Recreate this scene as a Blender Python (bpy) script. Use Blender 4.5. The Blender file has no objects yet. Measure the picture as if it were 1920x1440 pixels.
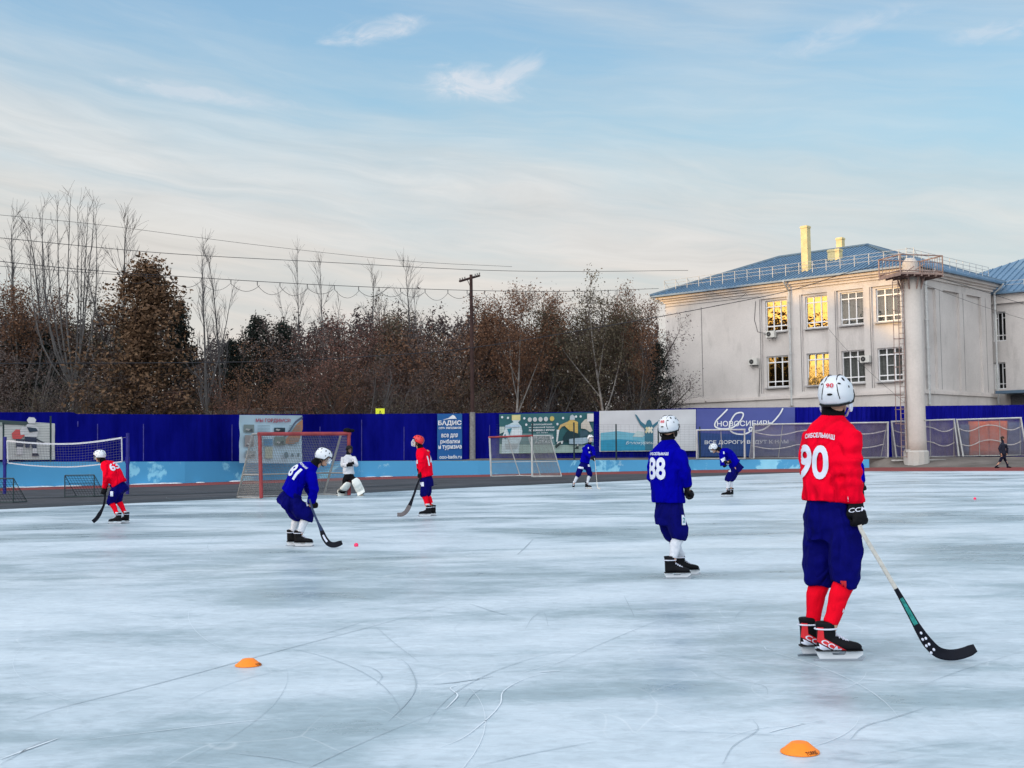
import bpy, bmesh, math, random
import numpy as np
from math import pi, sin, cos, radians as R, sqrt, atan, atan2, tan
from mathutils import Vector as V, Matrix, noise
from mathutils.bvhtree import BVHTree
random.seed(7); np.random.seed(7)
SC = bpy.context.scene
COL = SC.collection

# ------------------------------------------------------------------ camera
FPX, CH = 2300.0, 1.4
PITCH, ROLL = math.atan(127/FPX), R(-0.8)
cam = bpy.data.cameras.new('camera'); camo = bpy.data.objects.new('camera', cam); COL.objects.link(camo)
cam.sensor_width = 36; cam.lens = FPX/1920*36; cam.clip_start = .1; cam.clip_end = 3000
CM = Matrix.Rotation(pi/2+PITCH, 3, 'X') @ Matrix.Rotation(ROLL, 3, 'Z')
camo.matrix_world = Matrix.Translation((0, 0, CH)) @ CM.to_4x4()
SC.camera = camo

# ------------------------------------------------------------------ light
SUN_AZ = V((-.92, -.39, 0)).normalized()      # horizontal direction towards the sun
SUN_EL = R(4.5)
sd = V((SUN_AZ.x*cos(SUN_EL), SUN_AZ.y*cos(SUN_EL), sin(SUN_EL)))
sun = bpy.data.lights.new('sun', 'SUN'); suno = bpy.data.objects.new('sun', sun); COL.objects.link(suno)
sun.energy = 3.0; sun.angle = R(.6); sun.color = (1, .60, .20)
suno.rotation_euler = sd.to_track_quat('Z', 'Y').to_euler()
SC.view_settings.view_transform = 'Standard'; SC.view_settings.look = 'None'
SC.view_settings.exposure = 0; SC.view_settings.gamma = 1
world = bpy.data.worlds.new('World'); SC.world = world; world.use_nodes = True
SC.cycles.max_bounces = 6; SC.cycles.transparent_max_bounces = 24
SC.cycles.use_denoising = True
SC.cycles.caustics_reflective = False; SC.cycles.caustics_refractive = False

class NG:
    """small helper to write node trees"""
    def __init__(s, nt): s.nt = nt; s.l = nt.links
    def n(s, t, **kw):
        o = s.nt.nodes.new(t)
        for k, v in kw.items():
            if k.startswith('i_'):
                o.inputs[k[2:].replace('_', ' ')].default_value = v
            else: setattr(o, k, v)
        return o
    def sock(s, o): return o.outputs[0] if hasattr(o, 'outputs') else o
    def put(s, inp, v):
        if isinstance(v, (int, float, tuple, list)): inp.default_value = v
        else: s.l.new(s.sock(v), inp)
    def m(s, op, a, b=0.0, c=0.0, clamp=False):
        o = s.nt.nodes.new('ShaderNodeMath'); o.operation = op; o.use_clamp = clamp
        for i, v in enumerate((a, b, c)): s.put(o.inputs[i], v)
        return o.outputs[0]
    def ramp(s, f, stops, interp='LINEAR'):
        o = s.nt.nodes.new('ShaderNodeValToRGB'); o.color_ramp.interpolation = interp
        e = o.color_ramp.elements
        while len(e) < len(stops): e.new(.5)
        for i, (p, c) in enumerate(stops):
            e[i].position = p
            e[i].color = (c, c, c, 1) if isinstance(c, (int, float)) else (*c, 1)
        s.put(o.inputs[0], f); return o.outputs[0]
    def mix(s, f, a, b, mode='MIX'):
        o = s.nt.nodes.new('ShaderNodeMix'); o.data_type = 'RGBA'; o.blend_type = mode
        s.put(o.inputs[0], f)
        for i, v in ((6, a), (7, b)):
            if isinstance(v, tuple): v = (*v[:3], 1)
            s.put(o.inputs[i], v)
        return o.outputs[2]
    def noise(s, vec, scale, detail=4, rough=.55, dist=0):
        o = s.n('ShaderNodeTexNoise'); s.l.new(s.sock(vec), o.inputs['Vector'])
        o.inputs['Scale'].default_value = scale; o.inputs['Detail'].default_value = detail
        o.inputs['Roughness'].default_value = rough; o.inputs['Distortion'].default_value = dist
        return o.outputs[0]
    def comb(s, x, y, z=0.0):
        o = s.n('ShaderNodeCombineXYZ')
        for i, v in enumerate((x, y, z)): s.put(o.inputs[i], v)
        return o.outputs[0]

def build_world():
    nt = world.node_tree; nt.nodes.clear(); g = NG(nt)
    tc = g.n('ShaderNodeTexCoord')
    sep = g.n('ShaderNodeSeparateXYZ'); g.l.new(tc.outputs['Generated'], sep.inputs[0])
    x, y, z = sep.outputs
    az = g.m('MULTIPLY', g.m('ARCTAN2', x, y), 180/pi)
    el = g.m('MULTIPLY', g.m('ARCSINE', z), 180/pi)
    sky = g.n('ShaderNodeTexSky'); sky.sky_type = 'NISHITA'; sky.sun_disc = False
    sky.sun_elevation = SUN_EL; sky.sun_rotation = atan2(SUN_AZ.x, SUN_AZ.y)
    sky.air_density = 1.0; sky.dust_density = .6; sky.ozone_density = 1.6
    base = g.mix(1.0, sky.outputs[0], (SKYK, SKYK*.98, SKYK*1.04), 'MULTIPLY')
    eln = g.m('DIVIDE', el, 90.0, clamp=True)
    blue = g.ramp(eln, [(0, (.58, .64, .67)), (.06, (.50, .61, .67)), (.11, (.36, .56, .66)), (.16, (.33, .54, .68)), (.225, (.25, .445, .645)), (.34, (.40, .55, .72)), (1, (.54, .66, .80))])
    base = g.mix(.90, base, blue)
    # high thin cloud, long streaks falling to the right
    tilt = g.m('ADD', el, g.m('MULTIPLY', az, .13))
    w1 = g.comb(g.m('MULTIPLY', az, .05), g.m('MULTIPLY', tilt, .16), 2.3)
    wob = g.m('MULTIPLY', g.m('SUBTRACT', g.noise(w1, 1.2, 3), .5), 3.4)
    t2 = g.m('ADD', tilt, wob)
    st = g.noise(g.comb(g.m('MULTIPLY', az, .045), g.m('MULTIPLY', t2, .30), 7.1), 1.0, 7, .58, .35)
    fine = g.noise(g.comb(g.m('MULTIPLY', az, .10), g.m('MULTIPLY', t2, .95), 1.7), 1.0, 8, .62, .5)
    # cover by height above the horizon
    edge = g.m('SUBTRACT', t2, 14.2)
    cov = g.ramp(g.m('DIVIDE', g.m('ADD', edge, 12.0), 24.0, clamp=True),
                 [(0, .95), (.30, .90), (.44, .74), (.50, .50), (.57, .16), (.75, .16), (1, .30)])
    c = g.m('ADD', cov, g.m('MULTIPLY', g.m('SUBTRACT', st, .5), 1.25))
    c = g.m('ADD', c, g.m('MULTIPLY', g.m('SUBTRACT', fine, .5), .5), clamp=True)
    ccol = g.ramp(eln, [(0, (.68, .665, .65)), (.06, (.76, .725, .69)), (.10, (.73, .72, .70)), (.16, (.70, .745, .765)), (.22, (.63, .70, .76)), (.36, (.74, .79, .84)), (1, (.78, .83, .88))])
    # darker and lighter folds in the cloud deck
    fold = g.ramp(fine, [(.28, .89), (.5, .985), (.74, 1.08)])
    ccol = g.mix(1.0, ccol, fold, 'MULTIPLY')
    warm = g.noise(g.comb(g.m('MULTIPLY', az, .03), g.m('MULTIPLY', t2, .22), 4.0), 1.0, 3)
    ccol = g.mix(g.ramp(warm, [(.42, 0.0), (.65, .5)]), ccol, g.mix(1.0, ccol, (1.05, .995, .93), 'MULTIPLY'))
    out = g.mix(c, base, ccol)
    # a few separate bright wisps
    def wisp(a0, e0, wa, we, slope, seed, k):
        da = g.m('SUBTRACT', az, a0); de = g.m('SUBTRACT', g.m('SUBTRACT', el, e0), g.m('MULTIPLY', da, slope))
        nz = g.noise(g.comb(g.m('MULTIPLY', az, .55), g.m('MULTIPLY', de, 1.3), seed), 1.0, 6, .62, .8)
        r = g.m('ADD', g.m('POWER', g.m('ABSOLUTE', g.m('DIVIDE', da, wa)), 2.0), g.m('POWER', g.m('ABSOLUTE', g.m('DIVIDE', de, we)), 2.0))
        f = g.m('SUBTRACT', 1.0, g.m('ADD', r, g.m('MULTIPLY', g.m('SUBTRACT', nz, .5), 3.4)))
        f = g.m('MULTIPLY', g.m('ADD', f, .55), .62, clamp=True)
        return g.m('MULTIPLY', g.m('MULTIPLY', f, f), k*.85)
    for a in ((-6.4, 19.15, 2.4, .55, .17, 3.0, .75), (-1.6, 16.9, 2.7, .85, -.06, 9.0, .85), (.5, 17.4, 1.2, .7, .5, 5.0, .6),
              (15.5, 18.3, 3.4, .6, .22, 14.0, .35), (22, 17.6, 2.2, .4, 0, 21., .45), (-14.5, 16.2, 4.5, .4, -.08, 25., .45)):
        out = g.mix(wisp(*a), out, (.76, .79, .85))
    # glow of the low sun behind the trees
    dp = g.n('ShaderNodeVectorMath', operation='DOT_PRODUCT'); g.l.new(tc.outputs['Generated'], dp.inputs[0]); dp.inputs[1].default_value = sd
    d0 = g.m('MAXIMUM', dp.outputs['Value'], 0.0)
    glow = g.m('ADD', g.m('MULTIPLY', g.m('POWER', d0, 60.0), 1.15), g.m('MULTIPLY', g.m('POWER', d0, 6.0), .30))
    dq = g.n('ShaderNodeVectorMath', operation='DOT_PRODUCT'); g.l.new(tc.outputs['Generated'], dq.inputs[0]); dq.inputs[1].default_value = V((-.52, -.80, .28)).normalized()
    broad = g.m('MULTIPLY', g.m('POWER', g.m('MAXIMUM', dq.outputs['Value'], 0.0), 1.5), 2.7)
    gc = g.mix(1.0, (1.0, .56, .14), g.comb(glow, glow, glow), 'MULTIPLY')
    out = g.mix(1.0, out, gc, 'ADD')
    out = g.mix(1.0, out, g.mix(1.0, (.97, .95, .93), g.comb(broad, broad, broad), 'MULTIPLY'), 'ADD')
    below = g.m('LESS_THAN', z, -.01)
    out = g.mix(below, out, (.10, .11, .12))
    bg = g.n('ShaderNodeBackground'); g.l.new(out, bg.inputs[0]); bg.inputs[1].default_value = WSTR
    o = g.n('ShaderNodeOutputWorld'); g.l.new(bg.outputs[0], o.inputs[0])
SKYK, WSTR = .9, 1.0
build_world()

# ------------------------------------------------------------------ helpers
def ray(px, py):
    return CM @ V(((px-960)/FPX, (720-py)/FPX, -1))
def P(px, py, Z):
    """point at depth Z (metres along +Y) on the sight line through a pixel of the 1920 x 1440 photograph"""
    d = ray(px, py); d = d*(Z/d.y); return V((d.x, d.y, d.z+CH))
def G(px, py, z=0.0):
    d = ray(px, py); t = (z-CH)/d.z; return V((d.x*t, d.y*t, z))
def hit(px, py, o, nrm):
    d = ray(px, py); c = V((0, 0, CH)); t = (o-c).dot(nrm)/d.dot(nrm); return c+d*t

def tag(o, label=None, cat=None, group=None, kind=None):
    if label: o['label'] = label
    if cat: o['category'] = cat
    if group: o['group'] = group
    if kind: o['kind'] = kind
    return o
def empty(name, loc, label=None, cat=None, group=None):
    o = bpy.data.objects.new(name, None); COL.objects.link(o); o.location = loc; o.empty_display_size = .2
    return tag(o, label, cat, group)
def mkobj(name, verts, faces, mats, parent=None, smooth=False, mi=None):
    me = bpy.data.meshes.new(name); me.from_pydata([tuple(v) for v in verts], [], faces)
    if not isinstance(mats, (list, tuple)): mats = [mats]
    for m_ in mats: me.materials.append(m_)
    if mi is not None: me.polygons.foreach_set('material_index', mi)
    if smooth: me.polygons.foreach_set('use_smooth', [True]*len(me.polygons))
    me.update()
    o = bpy.data.objects.new(name, me); COL.objects.link(o)
    if parent is not None: o.parent = parent
    return o
def children(o): return [c for c in COL.objects if c.parent == o]
def copy_tree(o, parent=None):
    c = o.copy(); COL.objects.link(c); c.parent = parent
    for ch in list(o.children): copy_tree(ch, c)
    return c

class MB:
    def __init__(s): s.v = []; s.f = []; s.mi = []; s.cur = 0
    def add(s, verts, faces):
        n = len(s.v); s.v += [V(v) for v in verts]
        for f in faces: s.f.append([i+n for i in f]); s.mi.append(s.cur)
    def obox(s, c, ax, ay, az):
        """box by centre and half axes"""
        c, ax, ay, az = V(c), V(ax), V(ay), V(az)
        vs = [c+ax*i+ay*j+az*k for k in (-1, 1) for j in (-1, 1) for i in (-1, 1)]
        s.add(vs, [(0, 2, 3, 1), (4, 5, 7, 6), (0, 1, 5, 4), (2, 6, 7, 3), (0, 4, 6, 2), (1, 3, 7, 5)])
    def box(s, x0, x1, y0, y1, z0, z1):
        s.obox(((x0+x1)/2, (y0+y1)/2, (z0+z1)/2), ((x1-x0)/2, 0, 0), (0, (y1-y0)/2, 0), (0, 0, (z1-z0)/2))
    def bar(s, a, b, r, n=4, r2=None):
        s.tube([a, b], [r, r if r2 is None else r2], n)
    def tube(s, pts, rad, n=6, cap=True, round_=False, flat=None):
        pts = [V(p) for p in pts]
        if not isinstance(rad, (list, tuple)): rad = [rad]*len(pts)
        if round_:
            d0 = (pts[0]-pts[1]).normalized(); d1 = (pts[-1]-pts[-2]).normalized()
            a, b = rad[0], rad[-1]
            pts = [pts[0]+d0*a*.92, pts[0]+d0*a*.6] + pts + [pts[-1]+d1*b*.6, pts[-1]+d1*b*.92]
            rad = [a*.35, a*.8] + list(rad) + [b*.8, b*.35]
        t = (pts[1]-pts[0]).normalized()
        u = t.orthogonal().normalized()
        if flat is not None:
            u = (flat-t*flat.dot(t)).normalized()
        vs = []; N = len(pts)
        for i, p in enumerate(pts):
            t = (pts[min(i+1, N-1)]-pts[max(i-1, 0)]).normalized()
            u = (u-t*u.dot(t)).normalized(); w = t.cross(u)
            r = rad[i]; ru, rw = (r if isinstance(r, tuple) else (r, r))
            for k in range(n):
                a = 2*pi*(k+.5)/n
                vs.append(p+u*cos(a)*ru+w*sin(a)*rw)
        fs = [(i*n+k, i*n+(k+1) % n, (i+1)*n+(k+1) % n, (i+1)*n+k) for i in range(N-1) for k in range(n)]
        if cap: fs += [tuple(range(n-1, -1, -1)), tuple((N-1)*n+k for k in range(n))]
        s.add(vs, fs)
    def rings(s, rings, cap=True):
        """rings: (centre, vec_u, vec_v) ellipses"""
        n = 20; vs = []
        for c, u, v in rings:
            for k in range(n):
                a = 2*pi*k/n; ca, sa = cos(a), sin(a)
                # slightly squared ellipse
                e = .86
                vs.append(c+u*math.copysign(abs(ca)**e, ca)+v*math.copysign(abs(sa)**e, sa))
        N = len(rings)
        fs = [(i*n+k, i*n+(k+1) % n, (i+1)*n+(k+1) % n, (i+1)*n+k) for i in range(N-1) for k in range(n)]
        if cap: fs += [tuple(range(n-1, -1, -1)), tuple((N-1)*n+k for k in range(n))]
        s.add(vs, fs)
    def ell(s, c, a, b, d, nu=16, nv=10):
        c, a, b, d = V(c), V(a), V(b), V(d)
        vs = [c+d]; 
        for j in range(1, nv):
            t = pi*j/nv
            for k in range(nu):
                q = 2*pi*k/nu
                vs.append(c+d*cos(t)+(a*cos(q)+b*sin(q))*sin(t))
        vs.append(c-d); fs = []
        for k in range(nu): fs.append((0, 1+k, 1+(k+1) % nu))
        for j in range(nv-2):
            for k in range(nu):
                o = 1+j*nu
                fs.append((o+k, o+nu+k, o+nu+(k+1) % nu, o+(k+1) % nu))
        L = len(vs)-1; o = 1+(nv-2)*nu
        for k in range(nu): fs.append((o+k, L, o+(k+1) % nu))
        s.add(vs, fs)
    def prism(s, poly, o, u, v, n, t):
        """polygon (2d) in plane o,u,v extruded +-t/2 along n"""
        o, u, v, n = V(o), V(u), V(v), V(n); m = len(poly)
        a = [o+u*p[0]+v*p[1]-n*t/2 for p in poly]; b = [p+n*t for p in a]
        s.add(a+b, [tuple(range(m-1, -1, -1)), tuple(range(m, 2*m))]+[(i, (i+1) % m, m+(i+1) % m, m+i) for i in range(m)])
    def build(s, name, mats, parent=None, smooth=False):
        return mkobj(name, s.v, s.f, mats, parent, smooth, s.mi if isinstance(mats, (list, tuple)) else None)

def fix_normals(me):
    bm = bmesh.new(); bm.from_mesh(me); bmesh.ops.recalc_face_normals(bm, faces=bm.faces); bm.to_mesh(me); bm.free()

def fused(name, mb, mat, parent, voxel, smooth=4, wr=0.0, wf=6.0, seed=0, wfun=None):
    """one continuous smooth skin over the overlapping volumes in mb"""
    tmp = mb.build('tmp', mat); fix_normals(tmp.data)
    m = tmp.modifiers.new('r', 'REMESH'); m.mode = 'VOXEL'; m.voxel_size = voxel; m.adaptivity = 0
    if smooth:
        m = tmp.modifiers.new('s', 'SMOOTH'); m.factor = .5; m.iterations = smooth
    dg = bpy.context.evaluated_depsgraph_get()
    me = bpy.data.meshes.new_from_object(tmp.evaluated_get(dg), depsgraph=dg)
    old = tmp.data; bpy.data.objects.remove(tmp); bpy.data.meshes.remove(old)
    me.name = name; me.materials.clear(); me.materials.append(mat)
    if wr or wfun:
        N = len(me.vertices); nor = [v.normal.copy() for v in me.vertices]
        for v, nn in zip(me.vertices, nor):
            q = v.co
            if wfun: d = wfun(q)
            else:
                a = noise.noise(V((q.x*wf+seed, q.y*wf, q.z*wf*.55)))
                b = noise.noise(V((q.x*wf*2.1, q.y*wf*2.1+seed, q.z*wf*2.6)))
                d = wr*(.5-abs(a)*2.0 + .45*b)
            v.co = q+nn*d
    me.polygons.foreach_set('use_smooth', [True]*len(me.polygons)); me.update()
    o = bpy.data.objects.new(name, me); COL.objects.link(o); o.parent = parent
    return o

# ------------------------------------------------------------------ materials
MATS = {}
def mat(name, col, rough=.6, spec=.4, metal=0.0, var=0.0, vs=8.0, bump=0.0, bs=60.0, fold=0.0, **kw):
    if name in MATS: return MATS[name]
    m = bpy.data.materials.new(name); m.use_nodes = True; g = NG(m.node_tree)
    b = m.node_tree.nodes['Principled BSDF']
    b.inputs['Roughness'].default_value = rough; b.inputs['Metallic'].default_value = metal
    b.inputs['Specular IOR Level'].default_value = spec
    b.inputs['Base Color'].default_value = (*col, 1)
    if var or bump: tc = g.n('ShaderNodeTexCoord')
    if var:
        f = g.noise(tc.outputs['Object'], vs, 6, .6)
        lo = tuple(c*(1-var) for c in col); hi = tuple(min(1, c*(1+var)) for c in col)
        g.l.new(g.ramp(f, [(.3, lo), (.7, hi)]), b.inputs['Base Color'])
    if bump:
        f = g.noise(tc.outputs['Object'], bs, 3, .6)
        bn = g.n('ShaderNodeBump'); bn.inputs['Strength'].default_value = bump; bn.inputs['Distance'].default_value = .01
        g.l.new(f, bn.inputs['Height']); g.l.new(bn.outputs[0], b.inputs['Normal'])
    if fold:
        mp = g.n('ShaderNodeMapping'); g.l.new(tc.outputs['Object'], mp.inputs[0]); mp.inputs['Scale'].default_value = (1, 1, .6); mp.inputs['Rotation'].default_value = (.5, .35, 0)
        f1 = g.noise(mp.outputs[0], 3.6, 2, .4, .9); rid = g.m('ABSOLUTE', g.m('SUBTRACT', f1, .5))
        f2 = g.noise(mp.outputs[0], 9, 2, .5, .6)
        b2 = g.n('ShaderNodeBump'); b2.inputs['Strength'].default_value = min(1, fold); b2.inputs['Distance'].default_value = .12*max(1, fold)
        g.l.new(g.m('ADD', g.m('MULTIPLY', rid, 1.6), g.m('MULTIPLY', f2, .30)), b2.inputs['Height'])
        if bump: g.l.new(bn.outputs[0], b2.inputs['Normal'])
        g.l.new(b2.outputs[0], b.inputs['Normal'])
    for k, v in kw.items(): b.inputs[k.replace('_', ' ')].default_value = v
    MATS[name] = m; return m

M = dict(
    red=mat('red_jersey', (.76, .001, .020), .9, .05, var=.09, vs=5, bump=.12, bs=350, fold=.95),
    blue=mat('blue_jersey', (.0008, .0006, .265), .9, .03, var=.10, vs=5, bump=.12, bs=350, fold=.85),
    navy=mat('navy_pants', (.0015, .0018, .095), .85, .06, var=.22, vs=6, bump=.15, bs=200, fold=.9),
    redsock=mat('red_sock', (.76, .003, .018), .9, .05, var=.06, bump=.15, bs=300, fold=.35),
    whitesock=mat('white_sock', (.60, .62, .68), .9, .1, var=.04, bump=.15, bs=300, fold=.35),
    whitecloth=mat('white_cloth', (.60, .61, .66), .9, .1, var=.05, bump=.12, bs=300, fold=.8),
    black=mat('black_leather', (.005, .005, .007), .65, .12, var=.3, bump=.15, bs=120),
    blackcloth=mat('black_cloth', (.005, .005, .007), .9, .1, var=.3, bump=.15, bs=200),
    darkjacket=mat('dark_jacket', (.012, .014, .028), .8, .2, var=.3, bump=.15, bs=100),
    darkjeans=mat('dark_trousers', (.010, .012, .030), .85, .1, var=.3),
    white=mat('white_plastic', (.62, .65, .70), .35, .5, var=.03),
    helmetred=mat('red_plastic', (.62, .012, .02), .3, .5, var=.05),
    blackplastic=mat('black_plastic', (.006, .006, .007), .5, .2),
    skin=mat('skin', (.50, .27, .18), .55, .35, var=.10, vs=20, Subsurface_Weight=.08),
    hair=mat('dark_hair', (.025, .016, .012), .7, .3),
    eye=mat('dark_eye', (.015, .012, .012), .3, .5),
    lip=mat('lips', (.38, .13, .11), .6, .3),
    print=mat('white_print', (.60, .63, .74), .6, .2, var=.08, vs=14),
    redprint=mat('red_print', (.55, .02, .04), .6, .2),
    tape=mat('white_tape', (.52, .50, .46), .85, .1, var=.14, vs=40),
    stickdark=mat('dark_stick', (.005, .006, .012), .6, .15, var=.2, vs=20),
    stickgreen=mat('green_stick_print', (.02, .22, .20), .5, .3, var=.5, vs=50),
    steel=mat('blade_steel', (.30, .33, .38), .3, .5, 1.0),
    pad=mat('white_leg_pad', (.70, .72, .70), .6, .3, var=.06, vs=10),
    pinkball=mat('pink_ball', (.85, .035, .13), .5, .3),
    orange=mat('orange_plastic', (.95, .235, .012), .5, .35, var=.05, vs=30),
    steelbar=mat('grey_steel', (.30, .30, .30), .5, .4, .4, var=.2),
    whitebar=mat('white_steel', (.44, .45, .45), .5, .4, var=.15, vs=4),
    redbar=mat('faded_red_steel', (.27, .045, .05), .6, .25, var=.35, vs=3),
    blackbar=mat('black_steel', (.02, .02, .022), .5, .4),
    greenbar=mat('dark_green_steel', (.015, .035, .04), .5, .4),
    bluebar=mat('blue_steel', (.012, .012, .20), .5, .4, var=.2),
    cable=mat('black_cable', (.03, .03, .035), .6, .3),
)
def net_mat(name, col, op, cell):
    """woven net: open cells between thin cords, cords thinner than they show from afar"""
    m = bpy.data.materials.new(name); m.use_nodes = True; nt = m.node_tree; g = NG(nt)
    b = nt.nodes['Principled BSDF']; b.inputs['Base Color'].default_value = (*col, 1); b.inputs['Roughness'].default_value = .9
    b.inputs['Specular IOR Level'].default_value = .1
    tc = g.n('ShaderNodeTexCoord'); sp = g.n('ShaderNodeSeparateXYZ'); g.l.new(tc.outputs['UV'], sp.inputs[0])
    fx = g.m('FRACT', g.m('DIVIDE', sp.outputs[0], cell)); fy = g.m('FRACT', g.m('DIVIDE', sp.outputs[1], cell))
    lx = g.m('LESS_THAN', fx, op); ly = g.m('LESS_THAN', fy, op)
    a = g.m('MAXIMUM', lx, ly)
    nz = g.noise(tc.outputs['UV'], 1.3, 4, .6)
    a = g.m('MULTIPLY', a, g.ramp(nz, [(.3, .65), (.7, 1.0)]))
    g.l.new(a, b.inputs['Alpha']); return m
M['net_grey'] = net_mat('grey_net', (.22, .22, .22), .22, .06)
M['net_thick'] = net_mat('pale_thick_net', (.33, .31, .34), .42, .05)
M['net_dark'] = net_mat('dark_net', (.02, .03, .04), .14, .10)

def net_sheet(mb_uv, name, matl, parent):
    """mb_uv: list of quads (4 corners); each subdivided, uv in metres"""
    vs, fs, uv = [], [], []
    for q in mb_uv:
        q = [V(p) for p in q]; n = len(vs); vs += q; fs.append((n, n+1, n+2, n+3))
        w = (q[1]-q[0]).length; h = (q[3]-q[0]).length; w2 = (q[2]-q[3]).length
        uv += [(0, 0), (w, 0), (w2, h), (0, h)]
    o = mkobj(name, vs, fs, matl, parent)
    l = o.data.uv_layers.new(name='UVMap')
    for i, c in enumerate(uv): l.data[i].uv = c
    return o

# ------------------------------------------------------------------ lettering
_TC = {}
def text2d(s, bold=0.0, shear=0.0):
    k = (s, bold, shear)
    if k in _TC: return _TC[k]
    cu = bpy.data.curves.new('t', 'FONT'); cu.body = s; cu.size = 1; cu.offset = bold; cu.shear = shear; cu.resolution_u = 5
    o = bpy.data.objects.new('t', cu); COL.objects.link(o)
    dg = bpy.context.evaluated_depsgraph_get()
    me = bpy.data.meshes.new_from_object(o.evaluated_get(dg), depsgraph=dg)
    vs = [(v.co.x, v.co.y) for v in me.vertices]; fs = [tuple(p.vertices) for p in me.polygons]
    bpy.data.objects.remove(o); bpy.data.curves.remove(cu); bpy.data.meshes.remove(me)
    xs = [v[0] for v in vs]; ys = [v[1] for v in vs]
    x0, x1, y0, y1 = min(xs), max(xs), min(ys), max(ys)
    vs = [((a-x0)/(x1-x0)-.5, (b-y0)/(y1-y0)-.5) for a, b in vs]
    _TC[k] = (vs, fs); return _TC[k]
def flat_text(name, s, c, u, v, w, h, matl, parent, bold=.012, shear=0.0):
    vs, fs = text2d(s, bold, shear); c, u, v = V(c), V(u), V(v)
    return mkobj(name, [c+u*(a*w)+v*(b*h) for a, b in vs], fs, matl, parent)
def project(name, vs, fs, target, c, u, v, dirn, matl, parent, off=.004, sub=.03, smooth=True):
    """lay a flat figure (2d, metres) on the surface of a mesh object, shot along dirn"""
    bm = bmesh.new()
    bv = [bm.verts.new((a, b, 0)) for a, b in vs]
    for f in fs:
        try: bm.faces.new([bv[i] for i in f])
        except ValueError: pass
    bmesh.ops.triangulate(bm, faces=bm.faces[:])
    for _ in range(5):
        e = [e for e in bm.edges if e.calc_length() > sub]
        if not e: break
        bmesh.ops.subdivide_edges(bm, edges=e, cuts=1)
        bmesh.ops.triangulate(bm, faces=[f for f in bm.faces if len(f.verts) > 3])
    me = target.data
    tree = BVHTree.FromPolygons([vv.co for vv in me.vertices], [p.vertices for p in me.polygons])
    d = V(dirn).normalized(); c, u, v = V(c), V(u), V(v); bad = []
    for vv in bm.verts:
        p = c+u*vv.co.x+v*vv.co.y
        loc, nn, idx, dist = tree.ray_cast(p-d*.6, d)
        if loc is None or dist > 1.0: bad.append(vv); continue
        if nn.dot(d) > 0: nn = -nn
        vv.co = loc+nn*off-d*off*.5
    bmesh.ops.delete(bm, geom=bad, context='VERTS')
    m2 = bpy.data.meshes.new(name); bm.to_mesh(m2); bm.free(); m2.materials.append(matl)
    if smooth: m2.polygons.foreach_set('use_smooth', [True]*len(m2.polygons))
    o = bpy.data.objects.new(name, m2); COL.objects.link(o); o.parent = parent
    return o
def project_text(name, s, target, c, u, v, dirn, w, h, matl, parent, bold=.012, off=.004, sub=.03, shear=0.0, arch=0.0):
    vs, fs = text2d(s, bold, shear)
    return project(name, [(a*w, b*h-arch*(a*2)**2) for a, b in vs], fs, target, c, u, v, dirn, matl, parent, off, sub)
def project_rect(name, target, c, u, v, dirn, w, h, matl, parent, off=.004, sub=.03):
    return project(name, [(-w/2, -h/2), (w/2, -h/2), (w/2, h/2), (-w/2, h/2)], [(0, 1, 2, 3)], target, c, u, v, dirn, matl, parent, off, sub)
# ================================================================== THE SETTING
def interp(tab, px, k=1):
    tab = sorted(tab)
    if px <= tab[0][0]: a, b = tab[0], tab[1]
    elif px >= tab[-1][0]: a, b = tab[-2], tab[-1]
    else:
        for a, b in zip(tab, tab[1:]):
            if a[0] <= px <= b[0]: break
    return a[k]+(b[k]-a[k])*(px-a[0])/(b[0]-a[0])

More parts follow.
